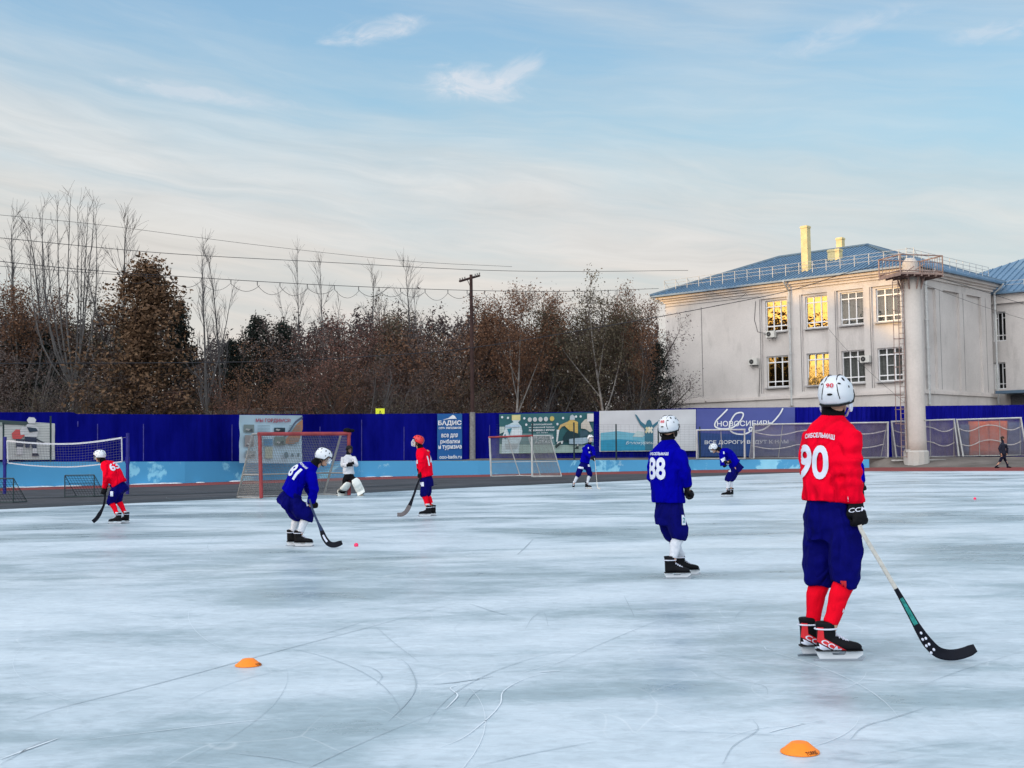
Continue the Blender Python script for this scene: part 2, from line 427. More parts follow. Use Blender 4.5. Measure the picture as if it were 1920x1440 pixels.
def ground_mats():
    # ice: pale, patchy, scraped and slightly glossy
    m = bpy.data.materials.new('ice'); m.use_nodes = True; nt = m.node_tree; g = NG(nt); b = nt.nodes['Principled BSDF']
    tc = g.n('ShaderNodeTexCoord'); mp = g.n('ShaderNodeMapping'); g.l.new(tc.outputs['Object'], mp.inputs[0])
    mp.inputs['Rotation'].default_value = (0, 0, R(14)); mp.inputs['Scale'].default_value = (.55, 1, 1)
    big = g.noise(mp.outputs[0], .34, 5, .55, .6)
    mp2 = g.n('ShaderNodeMapping'); g.l.new(tc.outputs['Object'], mp2.inputs[0])
    mp2.inputs['Rotation'].default_value = (0, 0, R(20)); mp2.inputs['Scale'].default_value = (.45, 1, 1)
    mid = g.noise(mp2.outputs[0], 1.9, 7, .66, .5)
    mp3 = g.n('ShaderNodeMapping'); g.l.new(tc.outputs['Object'], mp3.inputs[0]); mp3.inputs['Rotation'].default_value = (0, 0, R(9)); mp3.inputs['Scale'].default_value = (.55, 1, 1)
    fin = g.noise(mp3.outputs[0], 13, 7, .72, .7)
    f = g.m('ADD', g.m('ADD', g.m('MULTIPLY', big, .62), g.m('MULTIPLY', mid, .30)), g.m('MULTIPLY', fin, .08))
    col = g.ramp(f, [(.37, (.225, .305, .345)), (.45, (.325, .415, .465)), (.52, (.49, .57, .63)), (.585, (.565, .64, .70)), (.7, (.64, .705, .755))])
    col = g.mix(1.0, col, g.ramp(fin, [(.3, .86), (.5, .99), (.7, 1.09)]), 'MULTIPLY')
    # old healed cuts of blades
    def cuts(sc, seed, w, stretch):
        mq = g.n('ShaderNodeMapping'); g.l.new(tc.outputs['Object'], mq.inputs[0]); mq.inputs['Location'].default_value = (seed, seed*2, 0)
        mq.inputs['Scale'].default_value = (1, stretch, 1); mq.inputs['Rotation'].default_value = (0, 0, seed)
        nn = g.n('ShaderNodeTexNoise'); g.l.new(mq.outputs[0], nn.inputs[0]); nn.inputs['Scale'].default_value = .5; nn.inputs['Detail'].default_value = 1
        va = g.n('ShaderNodeVectorMath', operation='MULTIPLY_ADD'); g.l.new(nn.outputs['Color'], va.inputs[0]); va.inputs[1].default_value = (2.6,)*3; g.l.new(mq.outputs[0], va.inputs[2])
        vo = g.n('ShaderNodeTexVoronoi'); vo.feature = 'DISTANCE_TO_EDGE'; g.l.new(va.outputs[0], vo.inputs['Vector']); vo.inputs['Scale'].default_value = sc
        line = g.ramp(vo.outputs[0], [(0, 1.0), (w, 0.0)])
        return g.m('MULTIPLY', line, g.ramp(g.noise(mq.outputs[0], .9, 3), [(.46, 0), (.62, 1)]))
    c1 = cuts(.5, 1.3, .006, .6); c2 = cuts(.9, 4.1, .007, 1.0); c3 = cuts(1.6, 2.2, .010, .8)
    col = g.mix(g.m('MULTIPLY', c1, .30), col, (.40, .46, .52)); col = g.mix(g.m('MULTIPLY', c2, .25), col, (.45, .51, .56))
    col = g.mix(g.m('MULTIPLY', c3, .22), col, (.88, .90, .93))
    g.l.new(col, b.inputs['Base Color'])
    g.l.new(g.ramp(f, [(.4, .27), (.6, .5)]), b.inputs['Roughness']); b.inputs['Specular IOR Level'].default_value = .3
    bn = g.n('ShaderNodeBump'); bn.inputs['Strength'].default_value = .22; bn.inputs['Distance'].default_value = .02
    g.l.new(g.m('ADD', g.m('MULTIPLY', mid, .6), g.m('MULTIPLY', fin, .25)), bn.inputs['Height']); g.l.new(bn.outputs[0], b.inputs['Normal'])
    M['ice'] = m
    M['asphalt'] = mat('grey_track', (.058, .060, .068), .9, .15, var=.30, vs=.5)
    M['redtrack'] = mat('red_track', (.20, .045, .042), .9, .2, var=.25, vs=.6)
    M['wet'] = mat('wet_edge', (.016, .018, .022), .6, .3, var=.4, vs=1.2)
    M['earth'] = mat('earth', (.085, .075, .066), .95, .1, var=.45, vs=.35, bump=.4, bs=6)
    M['bank'] = mat('bank_earth', (.14, .125, .115), .95, .1, var=.4, vs=.45, bump=.5, bs=5)
    M['scratchd'] = mat('dark_scratch', (.37, .44, .49), .5, .3, var=.18, vs=3)
    M['scratchw'] = mat('white_scratch', (.66, .72, .77), .8, .2)
    # low wall: flaking sky blue paint over darker blue
    m = bpy.data.materials.new('blue_wall_paint'); m.use_nodes = True; nt = m.node_tree; g = NG(nt); b = nt.nodes['Principled BSDF']
    tc = g.n('ShaderNodeTexCoord')
    a = g.noise(tc.outputs['Object'], .32, 6, .62, .5); c = g.noise(tc.outputs['Object'], 2.2, 5, .6)
    sp = g.n('ShaderNodeSeparateXYZ'); g.l.new(tc.outputs['Object'], sp.inputs[0])
    low = g.m('SUBTRACT', a, g.m('MULTIPLY', sp.outputs[2], -.06))
    base = g.ramp(c, [(.3, (.20, .56, .78)), (.7, (.28, .64, .84))])
    old = g.mix(g.ramp(low, [(.44, 0.0), (.47, 1.0)]), base, (.07, .33, .60))
    old = g.mix(g.ramp(g.noise(tc.outputs['Object'], .9, 7, .7), [(.62, 0), (.68, .6)]), old, (.36, .62, .74))
    g.l.new(old, b.inputs['Base Color']); b.inputs['Roughness'].default_value = .85
    M['bluewall'] = m
    # sheet steel fences
    def fence_mat(name, col, seam):
        m = bpy.data.materials.new(name); m.use_nodes = True; nt = m.node_tree; g = NG(nt); b = nt.nodes['Principled BSDF']
        tc = g.n('ShaderNodeTexCoord'); mpf = g.n('ShaderNodeMapping'); g.l.new(tc.outputs['Object'], mpf.inputs[0]); mpf.inputs['Scale'].default_value = (1, 1, .3); f = g.noise(mpf.outputs[0], .7, 7, .7)
        g.l.new(g.ramp(f, [(.3, tuple(c*.62 for c in col)), (.7, tuple(c*1.35+.004 for c in col))]), b.inputs['Base Color'])
        b.inputs['Roughness'].default_value = .6; b.inputs['Specular IOR Level'].default_value = .02; return m
    M['fence'] = fence_mat('navy_sheet', (.0008, .0022, .17), 1)
    M['fence2'] = fence_mat('bright_blue_sheet', (.003, .004, .20), 1)
ground_mats()

def structure(o): o['kind'] = 'structure'; return o
# one ground sheet to the horizon
structure(mkobj('ground', [(-1500, -1500, -.06), (1500, -1500, -.06), (1500, 1500, -.06), (-1500, 1500, -.06)], [(0, 1, 2, 3)], M['earth']))
ICE = [(0, 956), (340, 940), (620, 928), (900, 914), (1200, 901), (1320, 893.5), (1480, 887.5), (1630, 884), (1920, 883.6)]
RED = [(0, 920), (340, 911), (700, 899), (900, 894), (1200, 888), (1320, 886.5), (1620, 884), (1920, 883.6)]
WALLT = [(0, 866), (340, 865.5), (680, 864.6), (910, 863.7), (1110, 862.8), (1300, 862), (1630, 861)]
WALLB = [(0, 915), (340, 906), (680, 894.5), (910, 889.8), (1110, 885), (1300, 881.3), (1630, 876.8)]
def wz(px): return G(px, interp(WALLB, px)).y
edge = [G(px, y) for px, y in ICE]
ext = [V((-75, -40, 0)), V((-40, 3, 0))] + edge + [V((45, 64, 0)), V((90, 64, 0))]
vs, fs = [], []
for p in ext: vs += [V((p.x, p.y, .012)), V((p.x, -45, .012))]
for i in range(len(ext)-1): fs.append((2*i+1, 2*i+3, 2*i+2, 2*i))
ice = structure(mkobj('ice', vs, fs, M['ice']))
def ribbon(name, a, b, z, m, lo=-120, hi=2060, n=60, kind=True):
    vs, fs = [], []
    for i in range(n+1):
        px = lo+(hi-lo)*i/n
        p, q = a(px), b(px); vs += [V((p.x, p.y, p.z+z)), V((q.x, q.y, q.z+z))]
    for i in range(n): fs.append((2*i, 2*i+2, 2*i+3, 2*i+1))
    o = mkobj(name, vs, fs, m)
    return structure(o) if kind else o
wallfoot = lambda px: G(px, interp(WALLB, px) if px < 1630 else 876.5+(px-1630)*-.0012)
def push(f, d):
    def g_(px):
        p = f(px); v = V((p.x, p.y, 0)); return p+v.normalized()*d
    return g_
inner = lambda px: G(px, interp(ICE, px))
redin = lambda px: G(px, min(interp(RED, px), interp(ICE, px)-.2))
ribbon('running_track', push(inner, -.6), push(wallfoot, .6), -.006, M['asphalt'])
ribbon('red_track', redin, push(wallfoot, .5), -.002, M['redtrack'])
WET = [(0, 948.5), (340, 934.5), (620, 922.5), (900, 909), (1200, 897.5), (1320, 891.5), (1480, 886.6)]
ribbon('track_edge', push(inner, -.5), lambda px: G(px, min(interp(WET, px), interp(ICE, px)-.5)), .002, M['wet'], hi=1500)
KERB = [(0, 935), (340, 926.0), (620, 914.5), (800, 908)]
ribbon('track_line', lambda px: G(px, interp(KERB, px)+1.0), lambda px: G(px, interp(KERB, px)-1.0), .003, M['wet'], hi=820)

# scratches cut by blades: thin strips on the ice
def scratch(mb, pts, w):
    pts = [V((p.x, p.y, .0165)) for p in pts]; N = len(pts); vs = []
    for i, p in enumerate(pts):
        t = (pts[min(i+1, N-1)]-pts[max(i-1, 0)]).normalized(); n = V((-t.y, t.x, 0))
        ww = w*.32*(.25+.75*sin(pi*(i+.4)/(N-.2)))*.5; vs += [p-n*ww, p+n*ww]
    mb.add(vs, [(2*i, 2*i+2, 2*i+3, 2*i+1) for i in range(N-1)])
def smooth_path(px, n=6):
    q = [V((a, b, 0)) for a, b in px]; q = [q[0]*2-q[1]]+q+[q[-1]*2-q[-2]]; out = []
    for i in range(1, len(q)-2):
        for k in range(n):
            t = k/n; a, b, c, d = q[i-1:i+3]
            out.append(.5*((2*b)+(c-a)*t+(2*a-5*b+4*c-d)*t*t+(3*b-a-3*c+d)*t**3))
    out.append(q[-2]); return [(v.x, v.y) for v in out]
dk, wt = MB(), MB()
for pts, w in [([(585, 1198), (640, 1182), (690, 1166)], .022), ([(697, 1172), (740, 1210), (786, 1246)], .012),
               ([(728, 1357), (765, 1320), (780, 1288), (768, 1255), (752, 1240)], .022), ([(812, 1288), (860, 1283), (925, 1273)], .05),
               ([(870, 1330), (885, 1308), (910, 1292)], .014), ([(705, 1290), (716, 1272), (700, 1258), (670, 1250)], .016),
               ([(1355, 1440), (1375, 1405), (1420, 1375), (1412, 1355)], .014), ([(1595, 1392), (1620, 1368), (1680, 1350), (1740, 1330)], .02),
               ([(240, 1150), (300, 1160), (340, 1158)], .02), ([(1270, 1218), (1350, 1232), (1440, 1250), (1560, 1268)], .016),
               ([(1440, 1308), (1430, 1290), (1360, 1275), (1330, 1262)], .014), ([(880, 1135), (920, 1148), (962, 1160)], .03),
               ([(985, 1183), (1000, 1160), (1020, 1152), (1028, 1178)], .014), ([(40, 1356), (120, 1330), (300, 1285), (520, 1225), (690, 1180), (860, 1132)], .03),
               ([(320, 1333), (420, 1290), (560, 1255), (760, 1235)], .012), ([(540, 1300), (640, 1312), (660, 1316)], .01), ([(905, 1440), (1000, 1418), (1120, 1396)], .02),
               ([(970, 1042), (985, 1028), (1000, 1012)], .05), ([(1170, 1120), (1185, 1150), (1190, 1162)], .02), ([(0, 1440), (70, 1400), (110, 1390)], .02),
               ([(1730, 1290), (1800, 1262), (1920, 1225)], .014), ([(1650, 1420), (1760, 1402), (1900, 1396)], .012), ([(430, 1417), (520, 1428), (566, 1438)], .02)]:
    scratch(dk, [G(a, b) for a, b in smooth_path(pts)], w)
for pts, w in [([(822, 1409), (870, 1388), (915, 1352), (938, 1325), (945, 1300), (990, 1275), (1045, 1264)], .022),
               ([(836, 1334), (848, 1322), (858, 1308), (845, 1294), (880, 1286)], .028), ([(1432, 1216), (1446, 1224), (1520, 1229)], .02),
               ([(0, 1430), (60, 1408), (110, 1390)], .045), ([(1010, 1265), (1050, 1262)], .05), ([(1330, 1400), (1420, 1372), (1500, 1364), (1560, 1352)], .014),
               ([(1440, 1380), (1460, 1374), (1510, 1362)], .03), ([(140, 1395), (420, 1362), (540, 1352)], .02)]:
    scratch(wt, [G(a, b) for a, b in smooth_path(pts)], w)
rnd = random.Random(5)
for k in range(190):
    y = rnd.uniform(4.6, 40); x = rnd.uniform(-.45, .45)*y; a = rnd.uniform(0, 2*pi); L = rnd.uniform(.5, 3.0); cv = rnd.uniform(-1.0, 1.0)
    pts = []
    for i in range(14):
        pts.append(V((x, y, 0))); x += cos(a)*L/13; y += sin(a)*L/13*1.3; a += cv/13
    scratch(rnd.choice([dk, dk, wt]), pts, rnd.uniform(.007, .016))
structure(dk.build('ice_scratches', M['scratchd'])); structure(wt.build('ice_cracks', M['scratchw']))

# ------------------------------------------------------------------ low wall and terrace
def wallpts(px):
    f = G(px, interp(WALLB, px)); return f, P(px, interp(WALLT, px), f.y).z
mb = MB(); prev = None; N = 48
pxs = [-130+(1630+130)*i/N for i in range(N+1)]
rows = []
for px in pxs:
    f, zt = wallpts(px); b = V((f.x, f.y, 0)); d = b.normalized()*.28
    rows.append([V((b.x, b.y, -.05)), V((b.x, b.y, zt)), V((b.x+d.x, b.y+d.y, zt)), V((b.x+d.x, b.y+d.y, -.05))])
for a, b in zip(rows, rows[1:]):
    mb.add(a+b, [(0, 4, 5, 1), (1, 5, 6, 2), (2, 6, 7, 3)])
mb.add(rows[-1], [(0, 1, 2, 3)])
tag(mb.build('low_wall', M['bluewall']), 'long low concrete wall in flaking sky blue paint along the track', 'wall')
FZ = [(-130, 56), (0, 59.3), (340, 65), (680, 76.5), (900, 78.5), (1110, 81.5), (1300, 85.3), (1490, 86.5), (1920, 87)]
FT = [(-130, 772), (0, 773), (140, 773), (142, 776), (300, 777), (450, 777.5), (880, 775), (1130, 771.5), (1300, 765), (1490, 763.5), (1640, 762), (1920, 759)]
FB = [(-130, 867), (0, 867.5), (450, 866), (850, 863), (900, 859.5), (1130, 858.5), (1300, 857.5), (1490, 857), (1920, 856.5)]
def fz(px): return interp(FZ, px)
def terr_a(px):
    if px < 1630: f, zt = wallpts(px); v = f.normalized()*.26; return V((f.x+v.x, f.y+v.y, zt-.01))
    p = P(px, 859.5-(px-1630)*.012, 83.6); return p
def terr_b(px): return P(px, interp(FB, px), fz(px))
ribbon('terrace', terr_a, terr_b, 0, M['bank'])
ribbon('back_terrace', terr_b, lambda px: V((terr_b(px).x*1.6, terr_b(px).y*1.6, .2)), 0, M['earth'])
ribbon('bank', lambda px: wallfoot(px)+V((0, .3, -.01)), terr_a, 0, M['bank'], lo=1626, n=20)

# ------------------------------------------------------------------ sheet fences
def sheet(name, px0, px1, pitch, depth, m, top=FT, bot=FB, parent=None):
    vs, fs = [], []
    px = px0; d = 0.0; last = None; k = 0
    pts = []
    while px <= px1:
        Z = fz(px); t = P(px, interp(top, px), Z); b = P(px, interp(bot, px)+1.0, Z); pts.append((b, t))
        px += .25
    # resample by length and give trapezoid ribs
    acc = 0; out = [pts[0]]; step = pitch/4
    for a, b in zip(pts, pts[1:]):
        acc += (b[0]-a[0]).length
        if acc >= step: out.append(b); acc = 0
    for i, (b, t) in enumerate(out):
        o = b.xy.normalized()*(depth if (i % 4) in (0, 1) else 0)
        vs += [V((b.x+o.x, b.y+o.y, b.z)), V((t.x+o.x, t.y+o.y, t.z))]
    for i in range(len(out)-1): fs.append((2*i, 2*i+2, 2*i+3, 2*i+1))
    return mkobj(name, vs, fs, m, parent)
fe = empty('metal_fence', P(660, 870, 76), 'dark navy sheet metal fence standing behind the low sky blue wall', 'fence')
def under(o, root):
    o.parent = root; o.matrix_parent_inverse = Matrix.Translation(root.location).inverted(); return o
under(sheet('sheet_panel', -130, 880, .55, .022, M['fence']), fe)
under(sheet('sheet_panel', 888, 1489.8, .40, .03, M['fence']), fe)
seam = mat('worn_seam', (.045, .045, .25), .6, .3, var=.5, vs=3)
for px, y0, y1 in [(146, 790, 800), (183, 795, 862), (269, 795, 864), (435, 796, 864), (600, 800, 860), (678, 787, 864), (757.5, 800, 863), (918, 797, 858)]:
    mb = MB(); Z = fz(px)-.05; a, b = P(px, y0, Z), P(px, y1, Z); mb.obox((a+b)/2, (.02, 0, 0), (0, .012, 0), (b-a)/2); under(mb.build('seam', seam), fe)
f2 = empty('corrugated_fence', P(1700, 858, 87), 'bright blue corrugated fence below the pale building', 'fence')
under(sheet('sheet_panel', 1490.2, 1700, .34, .07, M['fence2']), f2)
under(sheet('sheet_panel', 1700.3, 2040, .34, .07, M['fence2']), f2)
# slim dark posts of a mesh fence in front of the banners
mesh = empty('mesh_fence', P(1150, 862, 79), 'thin dark green mesh fence with posts before the white banner', 'fence')
MZ = lambda px: fz(px)-1.6
for px, yt in [(998, 793), (1076, 792), (1155, 795), (1234, 796), (1312, 800)]:
    mb = MB(); mb.bar(P(px, yt, MZ(px)), P(px+.6, 862, MZ(px)), .05); under(mb.build('post', M['greenbar']), mesh)
mb = MB()
for i in range(14):
    y0 = 796+i*4.6
    for a, b in ((930, 1076), (1076, 1234), (1234, 1312)):
        mb.bar(P(a, y0, MZ(a)), P(b, y0, MZ(b)), .0035, 3)
for px in range(932, 1312, 8): mb.bar(P(px, 797, MZ(px)), P(px, 858, MZ(px)), .003, 3)
under(mb.build('wire_panel', M['greenbar']), mesh)
ms2 = empty('mesh_fence', P(60, 866, 58), 'thin dark mesh fence with posts before the photo banner of two players', 'fence')
for px, yt in [(6.5, 793), (95, 780)]:
    mb = MB(); mb.bar(P(px, yt, 57.6), P(px, 866, 57.6), .045); under(mb.build('post', M['greenbar']), ms2)
mb = MB()
for i in range(15): mb.bar(P(6.5, 796+i*4.7, 57.6), P(95, 794+i*4.8, 57.6), .006, 3)
under(mb.build('wire_panel', M['greenbar']), ms2)
mb = MB(); mb.bar(P(516, 797, 74.0), P(516.5, 866, 74.0), .075); mb.ell(P(516.5, 864, 74.), (.14, 0, 0), (0, .14, 0), (0, 0, .1))
tag(mb.build('thin_post', M['greenbar']), 'dark green post standing before the banner with the red heading', 'post')

# ------------------------------------------------------------------ banners on the fence
class Banner:
    def __init__(s, px0, px1, ytl, ytr, ybl, ybr, label, col, off=.16, name='banner', wav=.03):
        Z0, Z1 = fz(px0)-off, fz(px1)-off
        s.tl, s.tr, s.bl, s.br = P(px0, ytl, Z0), P(px1, ytr, Z1), P(px0, ybl, Z0), P(px1, ybr, Z1)
        s.n = (s.br-s.bl).cross(s.tl-s.bl).normalized()
        s.root = empty(name, (s.bl+s.br)/2, label, 'banner'); s.k = 0
        n = 14; vs, fs = [], []
        for j in range(n+1):
            for i in range(n+1):
                vs.append(s.at(i/n, j/n)+s.n*(wav*(noise.noise(V((i*.35+px0, j*.3, 1)))-.6)))
        for j in range(n):
            for i in range(n): a = j*(n+1)+i; fs.append((a, a+1, a+n+2, a+n+1))
        s.sheet = under(mkobj('sheet', vs, fs, mat('banner_'+name+str(px0), col, .6, .2, var=.05, vs=.8), None, True), s.root)
    def at(s, u, v, d=0.0):
        return s.bl.lerp(s.br, u).lerp(s.tl.lerp(s.tr, u), v)+s.n*d
    def poly(s, name, pts, col, d=None, rough=.6):
        s.k += 1; d = .012+.006*s.k if d is None else d
        m = mat('print_%.3f_%.3f_%.3f' % col, col, rough, .2, var=.08, vs=2.5)
        o = mkobj(name, [s.at(u, v, d) for u, v in pts], [tuple(range(len(pts)))], m); return under(o, s.root)
    def polys(s, name, plist, col):
        s.k += 1; d = .012+.006*s.k; vs, fs = [], []
        for pts in plist:
            n = len(vs); vs += [s.at(u, v, d) for u, v in pts]; fs.append(tuple(range(n, n+len(pts))))
        return under(mkobj(name, vs, fs, mat('print_%.3f_%.3f_%.3f' % col, col, .6, .2, var=.08, vs=2.5)), s.root)
    def disc(s, u, v, r, asp=None, n=18):
        W = (s.br-s.bl).length; H = (s.tl-s.bl).length
        return [(u+r*cos(2*pi*i/n), v+r*W/H*sin(2*pi*i/n)) for i in range(n)]
    def rect(s, u0, u1, v0, v1): return [(u0, v0), (u1, v0), (u1, v1), (u0, v1)]
    def text(s, t, u0, u1, v0, v1, col, bold=.012, shear=0, name='lettering'):
        s.k += 1; d = .012+.006*s.k
        vs, fs = text2d(t, bold, shear)
        m = mat('print_%.3f_%.3f_%.3f' % col, col, .6, .2, var=.08, vs=2.5)
        o = mkobj(name, [s.at(u0+(a+.5)*(u1-u0), v0+(b+.5)*(v1-v0), d) for a, b in vs], fs, m); return under(o, s.root)
    def stroke(s, name, pts, w, col):
        s.k += 1; d = .012+.006*s.k; pts = [V((a, b, 0)) for a, b in smooth_path(pts, 8)]
        W = (s.br-s.bl).length; H = (s.tl-s.bl).length; vs = []
        for i, p in enumerate(pts):
            t = pts[min(i+1, len(pts)-1)]-pts[max(i-1, 0)]; t = V((t.x*W, t.y*H, 0)).normalized(); n = V((-t.y/W, t.x/H, 0))*w/2
            vs += [s.at(p.x-n.x, p.y-n.y, d), s.at(p.x+n.x, p.y+n.y, d)]
        m = mat('print_%.3f_%.3f_%.3f' % col, col, .6, .2, var=.08, vs=2.5)
        return under(mkobj(name, vs, [(2*i, 2*i+2, 2*i+3, 2*i+1) for i in range(len(pts)-1)], m), s.root)
WHT, PALE, TEAL, DKT = (.70, .73, .76), (.50, .56, .60), (.03, .22, .32), (.012, .05, .075)
# photo of two players on a pale ground
b = Banner(-22, 103, 786, 794, 862, 862, 'pale photo banner showing two ice players, one in red', (.50, .53, .52))
b.poly('printed_strip', b.rect(0, .60, .90, 1.0), (.06, .09, .09)); b.poly('printed_strip', b.rect(0, .20, .86, .94), (.30, .36, .33))
def fig(b, ox, oy, sc, sp, ha='printed_player'):
    for nm, col, pts in sp: b.poly(ha, [(ox+x*sc, oy+y) for x, y in pts], col)
fig(b, .40, .12, 1, [('a', (.58, .10, .10), [(-.05, .42), (.06, .40), (.14, .52), (.10, .66), (.0, .66), (-.06, .55)]), ('b', (.05, .06, .09), [(0, .20), (.10, .18), (.14, .42), (0, .42)]),
                     ('c', (.55, .56, .58), [(.0, .0), (.10, .02), (.10, .20), (.02, .22)]), ('d', (.62, .63, .65), [(.07, .52), (.18, .55), (.19, .70), (.10, .74), (.06, .64)])])
fig(b, .62, .10, 1, [('a', (.58, .60, .62), [(-.09, .48), (.09, .48), (.13, .74), (.04, .84), (-.05, .84), (-.10, .70)]), ('b', (.03, .04, .08), [(-.08, .22), (-.02, .22), (.0, .36), (.03, .18), (.09, .18), (.09, .50), (-.09, .50)]),
                     ('c', (.60, .62, .64), [(.03, .05), (.09, .05), (.09, .20), (.03, .20)]), ('d', (.03, .03, .05), [(.02, .0), (.13, .0), (.11, .07), (.02, .07)]),
                     ('e', (.66, .68, .70), [(-.04, .86), (.06, .86), (.08, .96), (.05, 1.02), (-.03, 1.02), (-.06, .94)]), ('f', (.03, .05, .08), [(-.06, .76), (.08, .74), (.11, .66), (-.02, .62)]),
                     ('g', (.04, .05, .07), [(.08, .42), (.24, .30), (.245, .33), (.09, .46)])])
# "we are proud" banner, its foot hanging over the wall
b = Banner(450, 567, 778, 779, 868, 869, 'pale blue banner with a red heading and small photographs', (.42, .58, .68), off=3.6, wav=.08)
b.text('МЫ ГОРДИМСЯ!', .24, .80, .84, .93, (.42, .06, .10), .02)
b.poly('printed_shape', [(.66, .42), (.78, .60), (.90, .82), (1.0, .92), (1.0, .72), (.93, .45), (.82, .40)], (.42, .22, .13))
b.stroke('printed_line', [(.66, .50), (.78, .68), (.88, .86), (1.0, .965)], .11, (.10, .13, .20))
for (u0, u1, v0, v1, c) in [(.05, .21, .64, .80, (.20, .26, .26)), (.52, .70, .64, .74, (.03, .06, .08)), (.06, .20, .34, .58, (.28, .27, .27)), (.52, .70, .38, .56, (.16, .22, .20)), (.06, .22, .12, .26, (.25, .31, .33)), (.34, .48, .36, .50, (.10, .25, .42)), (.36, .48, .10, .34, (.38, .42, .33))]:
    b.poly('printed_photo', b.rect(u0, u1, v0, v1), c)
    if u0 < .3 or u0 > .5:
        b.poly('printed_photo', [(u0+.01, v0+.02), (u1-.02, v0+.01), (u1-.03, (v0+v1)/2), (u0+.06, (v0+v1)/2-.03)], (c[0]*.4, c[1]*.4, c[2]*.45))
        b.poly('printed_photo', [(u0+.02, v0+.05), (u0+.07, v0+.03), (u0+.10, v0+.06), (u0+.04, v0+.08)], (.40, .42, .42))
b.polys('printed_lines', [b.rect(u, u+.20, v, v+.008) for u in (.24, .75) for v in (.78, .75, .72, .69, .66, .63)]+[b.rect(u, u+.17, v, v+.008) for u in (.24, .75) for v in (.52, .49, .46, .43, .40, .36)], (.15, .24, .28))
b.polys('printed_badge', [b.disc(.70, .17, .035), b.disc(.80, .17, .022), b.disc(.90, .18, .022)], (.12, .20, .24))
# fishing and tourism shop banner
b = Banner(820, 866.5, 776, 775.5, 863, 862, 'narrow blue banner with white hill emblem and lettering', (.014, .10, .30))
b.poly('printed_hill', [(.20, .865), (.45, .91), (.62, .975), (.70, .95), (.78, .885), (.70, .89), (.45, .885)], WHT)
b.text('БАДИС', .03, .97, .735, .855, WHT, .03); b.text('сеть магазинов', .05, .95, .67, .715, WHT, .02)
b.text('все для', .16, .82, .47, .57, WHT, .02); b.text('рыбалки', .12, .90, .335, .45, WHT, .02); b.text('и туризма', .04, .97, .215, .32, WHT, .02); b.text('ooo-badis.ru', .08, .97, .03, .11, WHT, .012)
# water bottle and players
b = Banner(936.5, 1113, 776.5, 773, 850.5, 848, 'dark green banner with a water bottle and running ice players', (.035, .125, .14))
b.poly('printed_ice', [(0, 0), (1, 0), (1, .17), (.6, .20), (.0, .24)], (.30, .42, .38)); b.poly('printed_haze', [(.2, .22), (.58, .22), (.56, .48), (.22, .50)], (.13, .24, .25)); b.poly('printed_haze', [(.0, .50), (.05, .55), (.05, .68), (.0, .68)], (.45, .54, .52))
b.poly('printed_bottle', [(.02, .0), (.20, .0), (.205, .25), (.225, .36), (.235, .55), (.225, .68), (.19, .78), (.215, .84), (.125, .84), (.145, .79), (.06, .70), (.045, .52), (.025, .34)], (.50, .62, .66))
b.poly('printed_cap', b.rect(.125, .215, .84, .97), (.60, .56, .27)); b.poly('printed_mark', [(.025, .42), (.06, .62), (.09, .45), (.115, .44), (.13, .60), (.21, .62), (.21, .44), (.12, .38), (.08, .40), (.05, .42)], (.62, .70, .73))
b.poly('printed_mark', [(.075, .62), (.125, .64), (.10, .46)], (.03, .20, .28)); b.poly('printed_mark', [(.03, .40), (.055, .50), (.075, .40), (.06, .36)], (.04, .24, .32)); b.poly('printed_label', [(.05, .25), (.19, .25), (.18, .12), (.06, .10)], (.38, .44, .45)); b.poly('printed_label', [(.06, .72), (.21, .72), (.215, .66), (.05, .66)], (.40, .54, .66))
b.polys('printed_badge', [b.disc(u, .845+.01*i/5, .022) for i, u in enumerate((.31, .365, .423, .48))], (.48, .52, .53)); b.polys('printed_badge', [b.disc(.545, .86, .024)], (.52, .42, .13))
b.text('ВСЕРОССИЙСКИЙ', .325, .545, .70, .745, WHT, .02); b.text('молодежный турнир', .30, .57, .625, .67, WHT, .02); b.text('по хоккею с мячом', .30, .57, .55, .60, WHT, .02); b.text('на приз', .38, .50, .49, .525, PALE, .01)
b.text('СВЕЖЕСТЬ', .305, .565, .345, .435, WHT, .012); b.text('АЛТАЯ', .36, .525, .24, .315, WHT, .012)
b.polys('printed_lights', [b.disc(u, v, .012, n=8) for u, v in ((.02, .92), (.08, .90), (.25, .88), (.27, .72), (.66, .87), (.75, .90), (.80, .90), (.85, .90), (.79, .74), (.6, .72))], (.62, .68, .70))
